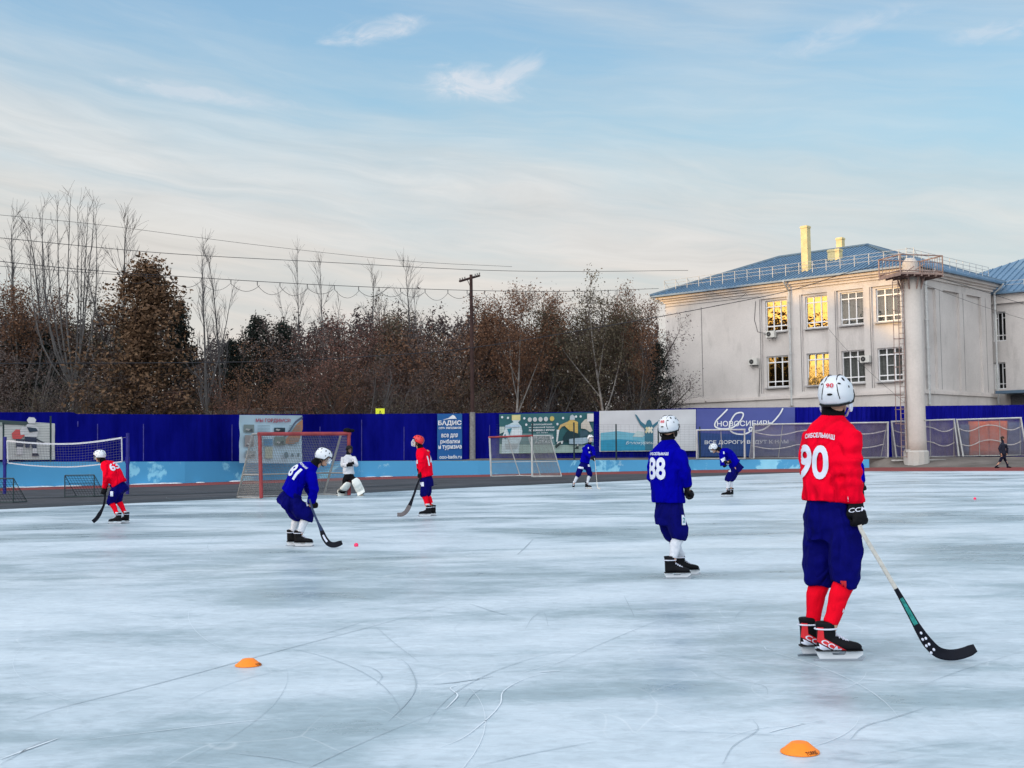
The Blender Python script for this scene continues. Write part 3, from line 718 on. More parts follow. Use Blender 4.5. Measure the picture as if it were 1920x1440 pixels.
fig(b, .70, .06, 1, [('j', (.52, .38, .12), [(-.02, .60), (.02, .74), (.06, .77), (.12, .70), (.12, .42), (.04, .47)]), ('s', (.50, .36, .16), [(.01, .72), (-.07, .64), (-.10, .50), (-.085, .50), (-.05, .60), (.0, .62)]),
                     ('g', (.60, .66, .66), [(-.11, .52), (-.08, .52), (-.09, .38), (-.10, .22), (-.115, .22), (-.11, .38)]), ('h', (.42, .50, .55), [(.03, .76), (.035, .86), (.06, .89), (.085, .84), (.085, .76)]),
                     ('p', (.012, .04, .05), [(-.0, .48), (.05, .48), (.125, .40), (.14, .26), (.10, .25), (.08, .32), (.0, .22), (-.05, .22), (-.04, .34)]), ('k', (.55, .60, .60), [(-.04, .24), (-.10, .22), (-.11, .16), (-.05, .16)]),
                     ('k', (.03, .05, .05), [(-.13, .12), (-.07, .22), (-.06, .16), (-.12, .05)]), ('k', (.60, .64, .62), [(.105, .26), (.125, .26), (.12, .10), (.11, .10)]), ('e', (.03, .05, .05), [(.10, .10), (.125, .10), (.125, .03), (.08, .03)]),
                     ('x', (.50, .48, .42), [(.15, .66), (.19, .76), (.22, .78), (.25, .62), (.275, .48), (.25, .44), (.20, .52), (.15, .54)]), ('x', (.04, .09, .12), [(.14, .48), (.22, .50), (.23, .36), (.14, .32)]), ('y', (.30, .42, .50), [(.02, .28), (.10, .30), (.22, .32), (.24, .20), (.16, .14), (.02, .16)])])
b.poly('printed_panel', b.rect(.915, .985, .77, .965), (.62, .63, .63))
# white banner with a figure raising both arms over water
b = Banner(1124, 1305, 770.5, 767.5, 847, 845, 'white banner with a teal figure raising both arms over water', (.60, .62, .64))
b.poly('printed_water', [(.01, .02), (.55, .02), (.50, .34), (.36, .44), (.18, .50), (.01, .46)], (.16, .44, .56)); b.poly('printed_water', [(.01, .02), (.48, .02), (.42, .25), (.20, .30), (.01, .28)], (.035, .28, .44)); b.poly('printed_mist', [(.33, .36), (.44, .34), (.45, .46), (.38, .50)], (.46, .58, .58))
b.poly('printed_figure', [(.46, .02), (.54, .02), (.545, .30), (.545, .56), (.60, .68), (.625, .79), (.60, .74), (.535, .63), (.52, .74), (.50, .77), (.48, .74), (.465, .64), (.42, .72), (.375, .88), (.355, .91), (.375, .80), (.41, .64), (.455, .55), (.455, .30)], (.05, .17, .24))
b.stroke('printed_cross', [(.468, .58), (.505, .45)], .16, (.66, .62, .40)); b.stroke('printed_cross', [(.50, .58), (.463, .45)], .16, (.66, .62, .40)); b.stroke('printed_cross', [(.492, .46), (.532, .58)], .16, (.70, .70, .60)); b.stroke('printed_cross', [(.496, .58), (.532, .45)], .16, (.70, .70, .60))
b.text('Белокуриха', .26, .56, .15, .25, (.66, .74, .76), .0, .3)
# blue banner: all roads lead to us
b = Banner(1306, 1490.5, 767, 763.5, 856, 855, 'faded blue banner with a looping white line and lettering', (.075, .095, .30), wav=.06)
b.poly('printed_shade', [(0, 0), (1, 0), (1, .30), (.5, .45), (0, .50)], (.03, .07, .22))
b.text('НОВОСИБИРЬ', .205, .765, .625, .74, WHT, .012); b.text('ВСЕ ДОРОГИ ВЕДУТ К НАМ', .08, .93, .245, .335, WHT, .014)
b.stroke('printed_loop', [(.31, .985), (.26, .88), (.195, .74), (.185, .63), (.25, .575), (.36, .60), (.44, .74), (.47, .86), (.45, .91), (.39, .88), (.345, .74), (.33, .60), (.36, .50), (.45, .455), (.52, .49), (.565, .57), (.54, .60), (.53, .54), (.58, .52), (.68, .56), (.77, .70), (.84, .86), (.875, .985)], .10, WHT)
# pedestrian sign over the fence
s = empty('road_sign', P(713, 780, 77.7), 'yellow pedestrian crossing sign showing above the navy fence', 'sign')
def sgn(nm, pts, d, m):
    o = P(712.8, 775, 77.7-d); w = 77.7/FPX*8; return under(mkobj(nm, [o+V((x*w, 0, y*w)) for x, y in pts], [tuple(range(len(pts)))], m), s)
mb = MB(); o_ = P(712.8, 775, 77.7); mb.obox(o_, (.285, 0, 0), (0, .02, 0), (0, 0, .31)); under(mb.build('plate', mat('sign_yellow', (.72, .78, .03), .5, .4)), s)
mb = MB(); mb.bar(P(712.8, 780, 77.75), P(712.8, 780, 77.75)-V((0, 0, 3)), .04); under(mb.build('post', M['steelbar']), s)
sgn('triangle', [(-.5, -.55), (.5, -.55), (0, .75)], .03, M['blackplastic']); sgn('triangle_inside', [(-.33, -.42), (.33, -.42), (0, .45)], .04, mat('sign_yellow', (.72, .78, .03))); sgn('walking_symbol', [(-.16, -.42), (0, -.2), (.16, -.42), (.06, .0), (0, .2), (-.06, .0)], .05, M['blackplastic']); sgn('white_strip', [(-.6, -.98), (.6, -.98), (.6, -.72), (-.6, -.72)], .03, M['print'])

# ------------------------------------------------------------------ shed behind the fence
sh = empty('shed', P(475, 780, 84), 'low shed with pale flat roof edge behind the navy fence', 'shed')
mb = MB(); a, c = P(386, 772, 84), P(566, 764, 84)
roofm = mat('shed_roof', (.17, .155, .14), .9, .2, var=.35, vs=1.5); wallm = mat('shed_wall', (.06, .055, .05), .9, .2, var=.3)
mb.obox((a+c)/2+V((0, 2, .02)), (c-a)/2, (0, 2, .12), (0, 0, .13)); under(mb.build('roof', roofm), sh)
mb = MB(); mb.obox((a+c)/2+V((0, 2.2, -1.7)), (c-a)*.48, (0, 1.7, 0), (0, 0, 1.5)); under(mb.build('wall', wallm), sh)
mb = MB(); a, c = P(495, 768, 83.9), P(562, 767.5, 83.9); mb.obox((a+c)/2, (c-a)/2, (0, .02, 0), (0, 0, .10)); under(mb.build('opening', M['blackplastic']), sh)
mb = MB(); a, c = P(494, 773.5, 83.85), P(566, 773.5, 83.85); mb.obox((a+c)/2, (c-a)/2, (0, .03, 0), (0, 0, .12)); under(mb.build('fascia_board', mat('pale_board', (.17, .21, .20), .8, .2, var=.2)), sh)

# crusts of old snow left at the foot of the low wall
mb = MB(); rd = random.Random(3)
for k in range(16):
    px = rd.choice([30, 45, 60, 75, 130, 210, 262, 280, 300, 325, 340, 372, 440, 560, 690, 728])+rd.uniform(-6, 6); f_ = wallfoot(px)-wallfoot(px).normalized()*rd.uniform(.15, .5)
    L = rd.uniform(.15, .7); mb.ell(V((f_.x, f_.y, .0)), V((L, L*.5, 0)), V((-.08, .14, 0)), V((0, 0, rd.uniform(.03, .07))), 10, 6)
tag(mb.build('snow', mat('old_snow', (.62, .66, .70), .9, .1, var=.2), None, True), 'small crusts of old snow along the foot of the low blue wall', 'snow', None, 'stuff')
# ================================================================== THE BUILDING
C0 = P(1718, 836, 92.0); C0.z = 0
UL, UR = V((-.72, .694, 0)).normalized(), V((.694, .72, 0)).normalized()
NLF, NRF = -UR, -UL                       # outward normals of the two fronts
UP = V((0, 0, 1))
def B(u, w, z): return C0+UL*u+UR*w+UP*z
def hl(px, py):
    h = hit(px, py, C0, NLF); d = h-C0; return d.dot(UL), h.z
def hr(px, py):
    h = hit(px, py, C0, NRF); d = h-C0; return d.dot(UR), h.z
LEN = hl(1249, 650)[0]; DEP = hr(1861, 650)[0]
ZL = P(1718, 730, 92).z; ZE = P(1722, 496, 91.2).z; ZC = P(1718, 517, 92).z
# plaster with grime, warm grey
def plaster(name, col):
    m = bpy.data.materials.new(name); m.use_nodes = True; nt = m.node_tree; g = NG(nt); b = nt.nodes['Principled BSDF']
    tc = g.n('ShaderNodeTexCoord'); mp = g.n('ShaderNodeMapping'); g.l.new(tc.outputs['Object'], mp.inputs[0]); mp.inputs['Scale'].default_value = (1, 1, .25)
    a = g.noise(tc.outputs['Object'], .28, 6, .6); s = g.noise(mp.outputs[0], 1.1, 6, .65)
    c = g.ramp(a, [(.3, tuple(x*.88 for x in col)), (.7, tuple(min(1, x*1.07) for x in col))])
    c = g.mix(g.ramp(s, [(.53, 0.0), (.78, .7)]), c, tuple(x*.62 for x in col))
    f = g.noise(tc.outputs['Object'], 9, 5, .7); c = g.mix(1.0, c, g.ramp(f, [(.3, .93), (.7, 1.05)]), 'MULTIPLY')
    g.l.new(c, b.inputs['Base Color']); b.inputs['Roughness'].default_value = .92; b.inputs['Specular IOR Level'].default_value = .15
    bn = g.n('ShaderNodeBump'); bn.inputs['Strength'].default_value = .35; bn.inputs['Distance'].default_value = .03; g.l.new(f, bn.inputs['Height']); g.l.new(bn.outputs[0], b.inputs['Normal'])
    return m
M['plaster'] = plaster('plaster', (.575, .54, .52)); M['trim'] = plaster('plaster_trim', (.63, .58, .55))
M['groove'] = mat('groove_grey', (.20, .19, .19), .9, .1, var=.2)
M['sillm'] = mat('sill_metal', (.36, .35, .35), .6, .4, var=.15)
def roof_mat():
    m = bpy.data.materials.new('blue_roof_steel'); m.use_nodes = True; nt = m.node_tree; g = NG(nt); b = nt.nodes['Principled BSDF']
    tc = g.n('ShaderNodeTexCoord'); f = g.noise(tc.outputs['Object'], .3, 6, .6)
    g.l.new(g.ramp(f, [(.3, (.075, .15, .245)), (.7, (.12, .21, .315))]), b.inputs['Base Color'])
    b.inputs['Roughness'].default_value = .42; b.inputs['Specular IOR Level'].default_value = .5; return m
M['roof'] = roof_mat()
M['rooftrim'] = mat('roof_edge', (.07, .12, .18), .5, .4)
M['frame'] = mat('window_frame', (.74, .74, .75), .4, .4)
M['curtain'] = mat('curtain', (.26, .25, .24), .95, .1, var=.3, vs=6)
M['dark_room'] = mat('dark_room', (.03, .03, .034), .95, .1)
def glass(name, refl, tint, rough=.02, wav=.0):
    m = bpy.data.materials.new(name); m.use_nodes = True; nt = m.node_tree; g = NG(nt)
    for n in list(nt.nodes): nt.nodes.remove(n)
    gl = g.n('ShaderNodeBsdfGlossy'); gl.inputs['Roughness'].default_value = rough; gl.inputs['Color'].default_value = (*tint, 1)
    tr = g.n('ShaderNodeBsdfTransparent'); tr.inputs['Color'].default_value = (.8, .84, .84, 1)
    fr = g.n('ShaderNodeFresnel'); fr.inputs['IOR'].default_value = 1.5
    mx = g.n('ShaderNodeMixShader'); g.l.new(g.m('ADD', g.m('MULTIPLY', fr.outputs[0], 1-refl), refl, clamp=True), mx.inputs[0])
    g.l.new(tr.outputs[0], mx.inputs[1]); g.l.new(gl.outputs[0], mx.inputs[2])
    if wav:
        tc = g.n('ShaderNodeTexCoord'); f = g.noise(tc.outputs['Object'], 1.7, 2, .5); bn = g.n('ShaderNodeBump'); bn.inputs['Strength'].default_value = wav; bn.inputs['Distance'].default_value = .05
        g.l.new(f, bn.inputs['Height']); g.l.new(bn.outputs[0], gl.inputs['Normal'])
    o = g.n('ShaderNodeOutputMaterial'); g.l.new(mx.outputs[0], o.inputs[0]); return m
M['glass_sunset_tint'] = glass('sunset_tint_glass', .66, (.74, .46, .13), .015, .22)  # gold of the reflected sunset is put into the tint; no real coating
M['glass_plain'] = glass('plain_glass', .0, (1, 1, 1), .01, .05)

def facade(mb, O, u, nin, L, z0, z1, ops, depth):
    us = sorted({0, L, *[o[0] for o in ops], *[o[1] for o in ops]}); zs = sorted({z0, z1, *[o[2] for o in ops], *[o[3] for o in ops]})
    q = lambda a, z, d=0: O+u*a+UP*z+nin*d
    for a, b in zip(us, us[1:]):
        for c, d in zip(zs, zs[1:]):
            am, cm = (a+b)/2, (c+d)/2
            if any(o[0] < am < o[1] and o[2] < cm < o[3] for o in ops): continue
            mb.add([q(a, c), q(b, c), q(b, d), q(a, d)], [(0, 1, 2, 3)])
    for a, b, c, d in ops:
        f, k = [q(a, c), q(b, c), q(b, d), q(a, d)], [q(a, c, depth), q(b, c, depth), q(b, d, depth), q(a, d, depth)]
        mb.add(f+k, [(0, 1, 5, 4), (1, 2, 6, 5), (2, 3, 7, 6), (3, 0, 4, 7)])

bld = empty('school_building', B(LEN/2, 0, 0), 'pale two storey plastered building with blue hipped roof and gold lit windows', 'building')
bays_px = [(1428, 1477), (1504, 1553), (1570, 1620.5), (1635.5, 1690.5)]
wins_px = [((1433, 1474.5, 559.5, 619.5), (1436, 1477, 666, 725)), ((1508.5, 1551, 553.5, 615), (1511, 1553.5, 661, 722)),
           ((1574, 1617, 547.5, 609.5), (1576, 1619.5, 657, 718.5)), ((1640.5, 1687.5, 541.5, 604), (1644, 1691, 652.5, 715.5))]
bays, wins = [], []
zrow = [[], []]
for cols in wins_px:
    for r, w in enumerate(cols):
        a = hl(w[1], (w[2]+w[3])/2)[0]; c = hl(w[0], (w[2]+w[3])/2)[0]; um = (w[0]+w[1])/2
        wins.append((r, min(a, c), max(a, c))); zrow[r].append((hl(um, w[3])[1], hl(um, w[2])[1]))
zr = [(sum(z[0] for z in k)/4, sum(z[1] for z in k)/4) for k in zrow]
wu = [((wins[2*i][1]+wins[2*i+1][1])/2, (wins[2*i][2]+wins[2*i+1][2])/2) for i in range(4)]
for (a, b) in bays_px:
    c, d = sorted((hl(a, 640)[0], hl(b, 640)[0])); bays.append((c, d))
zb0, zb1 = ZL+.25, zr[0][1]+.18
mb = MB()
ops = [(c, d, zb0, zb1) for c, d in bays]
facade(mb, B(0, 0, 0), UL, UR, LEN, ZL, ZC, ops, .16)
for i, (c, d) in enumerate(bays):
    wo = [(wu[i][0]-c, wu[i][1]-c, zr[r][0], zr[r][1]) for r in (0, 1)]
    facade(mb, B(c, .16, 0), UL, UR, d-c, zb0, zb1, wo, .26)
# base below the ledge, a little proud
mb2 = MB(); facade(mb2, B(-.12, -.12, 0), UL, UR, LEN+.24, 0, ZL-.28, [], 0); facade(mb2, B(-.12, -.12, 0), UR, UL, DEP+.24, 0, ZL-.28, [], 0)
under(mb2.build('wall_base', M['plaster']), bld)
rp = [sorted((hr(a, 640)[0], hr(b, 640)[0])) for a, b in ((1738, 1757), (1771, 1801), (1815, 1842))]
zrp0, zrp1 = ZL+.12, hr(1790, 548)[1]
facade(mb, B(0, 0, 0), UR, UL, DEP, ZL, ZC, [(a, b, zrp0, zrp1) for a, b in rp], .22)
for a, b in rp: mb.add([B(.22, a, zrp0), B(.22, b, zrp0), B(.22, b, zrp1), B(.22, a, zrp1)], [(0, 1, 2, 3)])
mb.add([B(LEN, 0, 0), B(LEN, DEP, 0), B(LEN, DEP, ZC), B(LEN, 0, ZC)], [(0, 1, 2, 3)])
mb.add([B(0, DEP, 0), B(LEN, DEP, 0), B(LEN, DEP, ZC), B(0, DEP, ZC)], [(0, 1, 2, 3)])
under(mb.build('wall', M['plaster']), bld)
def slab(name, p, z0, z1, m, parent=bld):
    mb = MB(); mb.add([B(-p, -p, z0), B(LEN+p, -p, z0), B(LEN+p, DEP+p, z0), B(-p, DEP+p, z0), B(-p, -p, z1), B(LEN+p, -p, z1), B(LEN+p, DEP+p, z1), B(-p, DEP+p, z1)],
                      [(0, 1, 2, 3), (4, 5, 6, 7), (0, 1, 5, 4), (1, 2, 6, 5), (2, 3, 7, 6), (3, 0, 4, 7)])
    return under(mb.build(name, m), bld)
slab('ledge', .24, ZL-.28, ZL, M['trim'])
h = (ZE-.12-ZC)
slab('cornice', .14, ZC, ZC+h*.35, M['trim']); slab('cornice', .34, ZC+h*.35, ZC+h*.62, M['trim']); slab('cornice', .60, ZC+h*.62, ZC+h, M['trim'])
# grooves in the plaster, standing a touch proud as dark lines
def groove(c, a, b, d): mb = MB(); mb.obox(c, a, b, d); under(mb.build('groove', M['groove']), bld)
def vline(u, z0, z1): groove(B(u, -.004, (z0+z1)/2), UL*.035, UR*.004, UP*(z1-z0)/2)
ug = hl(1316.5, 650)[0]
vline(ug, zb0, hl(1316, 576)[1])
for c, d in bays: vline(d+.10, zb0, zb1)
zt = hl(1249, 576)[1]; groove(B((wu[0][1]+.5+LEN)/2, -.004, zt), UL*(LEN-wu[0][1]-.5)/2, UR*.004, UP*.03)
for w in (1764, 1808, 1850):
    a = hr(w, 640)[0]; groove(B(-.004, a, (zrp0+zrp1)/2), UR*.03, UL*.004, UP*(zrp1-zrp0)/2)
# windows
def window(i, r, gl, back):
    u0, u1 = wu[i]; z0, z1 = zr[r]; W, H = u1-u0, z1-z0; y = .36
    mb = MB()
    def bar(a0, a1, b0, b1, t=.05): mb.obox(B(u0+(a0+a1)/2*W, y, z0+(b0+b1)/2*H), UL*(a1-a0)/2*W, UR*t, UP*(b1-b0)/2*H)
    e = .035
    bar(0, 1, 0, e*1.2); bar(0, 1, 1-e, 1); bar(0, e, e*1.2, 1-e); bar(1-e, 1, e*1.2, 1-e)
    for a in (.33, .66): bar(a-.022, a+.022, e*1.2, 1-e, .045)
    for b in (.185, .80):
        for a, c in ((e, .308), (.352, .638), (.682, 1-e)): bar(a, c, b-.017, b+.017, .04)
    if i == 3 and r == 1:
        bar(.352, .638, .47, .49, .04)
    f = under(mb.build('window', M['frame']), bld)
    tl_ = .10 if (i, r) == (1, 1) else (.05 if (i, r) == (0, 1) else 0)  # two lower panes leant back so that they mirror the brighter sky
    g_ = mkobj('pane', [B(u0+.02, y-tl_, z0+.02), B(u1-.02, y-tl_, z0+.02), B(u1-.02, y+tl_, z1-.02), B(u0+.02, y+tl_, z1-.02)], [(0, 1, 2, 3)], gl); g_.parent = f; g_.matrix_parent_inverse = f.matrix_world.inverted()
    mb = MB(); mb.obox(B((u0+u1)/2, .10, z0-.05), UL*(W/2+.08), UR*.22, UP*.05); s_ = mb.build('sill', M['sillm']); s_.parent = f
    mb = MB()
    if back == 'curtain':
        n = 60; vs = []; fs = []
        for k in range(n+1):
            d = .55+.06*sin(k*1.9)+.03*sin(k*.7); vs += [B(u0+W*k/n, d, z0), B(u0+W*k/n, d, z1)]
        fs = [(2*k, 2*k+2, 2*k+3, 2*k+1) for k in range(n)]; mb.add(vs, fs); c_ = mb.build('curtain', M['curtain']); c_.parent = f
    else:
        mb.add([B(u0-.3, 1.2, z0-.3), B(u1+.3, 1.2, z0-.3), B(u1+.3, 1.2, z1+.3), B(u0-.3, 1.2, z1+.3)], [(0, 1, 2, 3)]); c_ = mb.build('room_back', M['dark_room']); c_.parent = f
for i in range(4):
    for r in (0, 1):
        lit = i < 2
        window(i, r, M['glass_sunset_tint'] if lit else M['glass_plain'], 'dark' if lit else 'curtain')
# roof: four hips with standing ribs
p = .95; h0 = ZE; zr_ = P(1643, 456.5, 92+.714*6.9+.7*6.9-.4).z
E = [B(-p, -p, h0), B(LEN+p, -p, h0), B(LEN+p, DEP+p, h0), B(-p, DEP+p, h0)]
R0, R1 = B(DEP/2, DEP/2, zr_), B(LEN-DEP/2, DEP/2, zr_)
mb = MB(); mb.add(E+[R0, R1], [(0, 1, 5, 4), (1, 2, 5), (2, 3, 4, 5), (3, 0, 4)])
lo = [v-UP*.14 for v in E]; mb.add(E+lo, [(0, 1, 5, 4), (1, 2, 6, 5), (2, 3, 7, 6), (3, 0, 4, 7), (4, 5, 6, 7)])
def ribs(a, b, c, d, n):
    """ribs up the slope from eave a-b to top edge d-c"""
    nn = (b-a).cross(d-a).normalized(); nn = nn if nn.z > 0 else -nn; e = (b-a); L = e.length; e = e/L; upv = nn.cross(e).normalized(); upv = upv if upv.z > 0 else -upv
    tc, td = (c-a).dot(e), (d-a).dot(e); hh = (d-a).dot(upv)
    for k in range(1, n):
        t = L*k/n
        if t < td: m_ = hh*t/td
        elif t > tc: m_ = hh*(L-t)/(L-tc)
        else: m_ = hh
        s0 = a+e*t+upv*.0; s1 = a+e*t+upv*m_*.985
        mb.obox((s0+s1)/2+nn*.03, (s1-s0)/2, e*.03, nn*.045)
ribs(E[0], E[1], R1, R0, 62); ribs(E[3], E[0], R0, R0, 40)
rf = under(mb.build('roof', M['roof']), bld)
mb = MB()
for a, b_ in ((R0, R1), (E[0], R0), (E[3], R0), (E[1], R1)): mb.bar(a+UP*.06, b_+UP*.06, .13, 6)
c_ = mb.build('ridge_cap', M['rooftrim']); c_.parent = rf; c_.matrix_parent_inverse = rf.matrix_world.inverted()
def rsub(o): o.parent = rf; o.matrix_parent_inverse = rf.matrix_world.inverted(); return o
# snow guard along the eaves
mb = MB(); n = 19
slope = (zr_-h0)/(DEP/2+p)
def on_slope(u, d): return B(u, -p+d, h0+slope*d)
for k in range(n+1):
    u = -.2+(LEN+.4)*k/n; q_ = on_slope(u, 1.15); mb.bar(q_, q_+UP*.95, .03); mb.bar(q_+UP*.9, q_+UR*.7+UP*(slope*.7), .02)
for zz in (.35, .65, .93): mb.bar(on_slope(-.2, 1.15)+UP*zz, on_slope(LEN+.2, 1.15)+UP*zz, .018)
for k in range(13):
    w = -.2+(DEP+.4)*k/12; q_ = B(-p+1.15, w, h0+slope*1.15); mb.bar(q_, q_+UP*.95, .03)
for zz in (.35, .65, .93): mb.bar(B(-p+1.15, -.2, h0+slope*1.15+zz), B(-p+1.15, DEP+.2, h0+slope*1.15+zz), .018)
rsub(mb.build('snow_guard', M['whitebar']))
chm = mat('chimney_plaster', (.60, .50, .27), .9, .2, var=.15, vs=2)
def chimney(px0, px1, yt, yb, Z, dep):
    a, b_ = P(px0, yb, Z), P(px1, yb, Z); t = P(px0, yt, Z).z; c = (a+b_)/2; w = (b_-a).length
    # footprint follows the building axes
    hu = w*(.37 if dep < 1 else .46); dep = w*(.70 if dep < 1 else .5); o = MB(); zc = (t+a.z-1.2)/2
    o.obox(V((c.x, c.y, zc)), UL*hu, UR*dep/2, UP*((t-a.z+1.2)/2)); o.obox(V((c.x, c.y, t-.12)), UL*(hu+.04), UR*(dep/2+.04), UP*.07)
    rsub(o.build('chimney', chm))
chimney(1503, 1521, 424, 496, 99.5, .9); chimney(1553, 1579, 468, 492, 100.5, 1.1); chimney(1568, 1584, 446, 466, 106, .9)
# rainwater pipes
def pipe(px, py0, py1, face, rad=.085):
    mb = MB()
    if face == 'L': u, z1 = hl(px, py0); z0 = hl(px, py1)[1]; a = lambda z: B(u, -.22, z); top = [B(u, -p-.05, h0-.1), B(u, -.75, h0-.4), B(u, -.22, ZC-.1)]
    else: w, z1 = hr(px, py0); z0 = hr(px, py1)[1]; a = lambda z: B(-.22, w, z); top = [B(-p-.05, w, h0-.1), B(-.75, w, h0-.4), B(-.22, w, ZC-.1)]
    mb.tube(top+[a(z0)], rad, 8)
    for k in range(5): z = z0+(ZC-z0)*k/4.5; q_ = a(z); mb.obox(q_, V((rad*1.25, 0, 0)), V((0, rad*1.25, 0)), UP*.04)
    under(mb.build('rain_pipe', M['whitebar']), bld)
pipe(1481.5, 545, 760, 'L'); pipe(1731, 540, 757, 'R', .10); pipe(1860, 560, 757, 'R')
mb = MB(); mb.tube([B(LEN+p+.02, -p, h0-.1), B(LEN+.5, -.5, h0-.5), B(LEN+.1, -.15, h0-.75)], .08, 8); under(mb.build('rain_pipe', M['whitebar']), bld)
# wires along the front
mb = MB(); mb.tube([B(hl(1417, 565)[0], -.03, hl(1417, 565)[1]), B(hl(1415, 600)[0], -.03, hl(1415, 600)[1]), B(hl(1421, 622)[0], -.03, hl(1421, 622)[1]), B(hl(1440, 626)[0], -.03, hl(1440, 626)[1])], .02, 4); mb.bar(B(hl(1425, 690)[0], -.03, hl(1425, 690)[1]), B(hl(1423, 760)[0], -.03, hl(1423, 760)[1]), .02, 4)
under(mb.build('facade_wire', M['cable']), bld)
# air conditioners hung on the front
def aircon(px, py, label):
    u, z = hl(px, py); r_ = empty('air_conditioner', B(u, -.03, z-.3), label, 'air conditioner', 'air conditioners on the pale building')
    mb = MB(); mb.obox(B(u, -.28, z), UL*.40, UR*.16, UP*.27); bm = under(mb.build('casing', mat('aircon_casing', (.56, .55, .52), .5, .4, var=.1)), r_)
    mb = MB(); mb.tube([B(u+.12, -.445, z), B(u+.12, -.455, z)], .20, 16); under(mb.build('fan_grille', M['blackplastic']), r_)
    mb = MB()
    for k in range(8): a = k*pi/4; mb.bar(B(u+.12, -.46, z), B(u+.12+.19*cos(a), -.46, z+.19*sin(a)), .009)
    under(mb.build('fan_guard', M['steelbar']), r_)
    mb = MB()
    for s_ in (-.28, .28): mb.bar(B(u+s_, 0, z-.30), B(u+s_, -.46, z-.30), .02); mb.bar(B(u+s_, 0, z-.55), B(u+s_, -.4, z-.31), .015)
    under(mb.build('bracket', M['steelbar']), r_)
aircon(1449, 627, 'white air conditioner below an upper gold window'); aircon(1416.5, 678.5, 'white air conditioner on bare wall beside a lower window'); aircon(1626, 673.5, 'white air conditioner between the two lower windows with curtains')

# ------------------------------------------------------------------ wing behind, to the side
wing = empty('school_wing', B(-8, DEP+.2, 0), 'pale wing with blue roof and tall dark windows, cut by the picture edge', 'building')
def W_(a, d, z): return C0-UL*(a+WSH)+UR*(DEP+1.2+d)+UP*z
WSH = -9.0
WLN, WDP = 31.0, 15.0
zwE = P(1866, 547, 102).z; zwR = P(1880, 483, 110).z
def hw(px, py):
    h = hit(px, py, W_(0, 0, 0), NLF); return (h-W_(0, 0, 0)).dot(-UL), h.z
wz_ = []
for (x0, x1, y0, y1) in ((1860.5, 1884.5, 585, 640), (1862, 1885, 680, 730)): wz_.append((hw(x0, y0)[0], hw(x1, y0)[0], hw(1872, y1)[1], hw(1872, y0)[1]))
mb = MB(); ops = [(a, b_, c, d) for a, b_, c, d in wz_]+[(a+3.4, b_+3.4, c, d) for a, b_, c, d in wz_]+[(a+6.8, b_+6.8, c, d) for a, b_, c, d in wz_]
facade(mb, W_(0, 0, 0), -UL, UR, WLN, 0, zwE-.9, ops, .3)
mb.add([W_(0, 0, 0), W_(0, WDP, 0), W_(0, WDP, zwE), W_(0, 0, zwE)], [(0, 1, 2, 3)])
under(mb.build('wall', M['plaster']), wing)
mb = MB(); mb.obox(W_(WLN/2, -.05, zwE-.5), UL*WLN/2, UR*.25, UP*.4); under(mb.build('cornice', M['trim']), wing)
for a, b_, c, d in ops:
    mb = MB()
    def bar(q0, q1, r0, r1): mb.obox(W_(a+(b_-a)*(q0+q1)/2, .28, c+(d-c)*(r0+r1)/2), UL*(b_-a)*(q1-q0)/2, UR*.04, UP*(d-c)*(r1-r0)/2)
    bar(0, .06, 0, 1); bar(.94, 1, 0, 1); bar(.06, .94, 0, .04); bar(.06, .94, .96, 1); bar(.32, .38, .04, .96); bar(.65, .71, .04, .96); bar(.06, .32, .19, .22); bar(.71, .94, .19, .22); bar(.06, .32, .78, .81); bar(.71, .94, .78, .81); bar(.38, .65, .19, .22)
    f = under(mb.build('window', M['frame']), wing)
    for nm, d_, m_ in (('pane', .30, M['glass_plain']), ('room_back', .9, M['dark_room'])):
        o = mkobj(nm, [W_(a, d_, c), W_(b_, d_, c), W_(b_, d_, d), W_(a, d_, d)], [(0, 1, 2, 3)], m_); o.parent = f; o.matrix_parent_inverse = f.matrix_world.inverted()
E2 = [W_(-.2, -.8, zwE), W_(WLN, -.8, zwE), W_(WLN, WDP, zwE), W_(-.2, WDP, zwE)]; Q0, Q1 = W_(9.6, WDP/2, zwR), W_(WLN, WDP/2, zwR)
mb = MB(); mb.add(E2+[Q0, Q1], [(0, 1, 5, 4), (2, 3, 4, 5), (3, 0, 4)]); mb.add(E2+[v-UP*.14 for v in E2], [(0, 1, 5, 4), (3, 0, 4, 7), (4, 5, 6, 7)])
ribs(E2[0], E2[1], Q1, Q0, 54); ribs(E2[3], E2[0], Q0, Q0, 30)
r2 = under(mb.build('roof', M['roof']), wing)
mb = MB(); mb.obox(Q0-UL*2.2+UP*.1, UL*1.0, UR*.8, UP*.35); o = mb.build('roof_hatch', M['rooftrim']); o.parent = r2; o.matrix_parent_inverse = r2.matrix_world.inverted()
mb = MB()
for k in range(12): q_ = W_(9.6+k*1.6, .3, zwE+.25); mb.bar(q_, q_+UP*.8, .03)
mb.bar(W_(9.6, .3, zwE+1.0), W_(28, .3, zwE+1.0), .02); mb.bar(W_(9.6, .3, zwE+.7), W_(28, .3, zwE+.7), .02)
o = mb.build('snow_guard', M['whitebar']); o.parent = r2; o.matrix_parent_inverse = r2.matrix_world.inverted()
mb = MB(); zc = hw(1890, 737)[1]; mb.obox(W_(15.6, -1.2, zc), UL*6, UR*1.2, UP*.12); under(mb.build('porch_roof', M['rooftrim']), wing)
mb = MB(); mb.obox(W_(15.6, -.2, zc-1.2), UL*5.6, UR*.1, UP*1.0); under(mb.build('porch_wall', mat('dark_porch', (.09, .09, .10), .9, .2, var=.3)), wing)

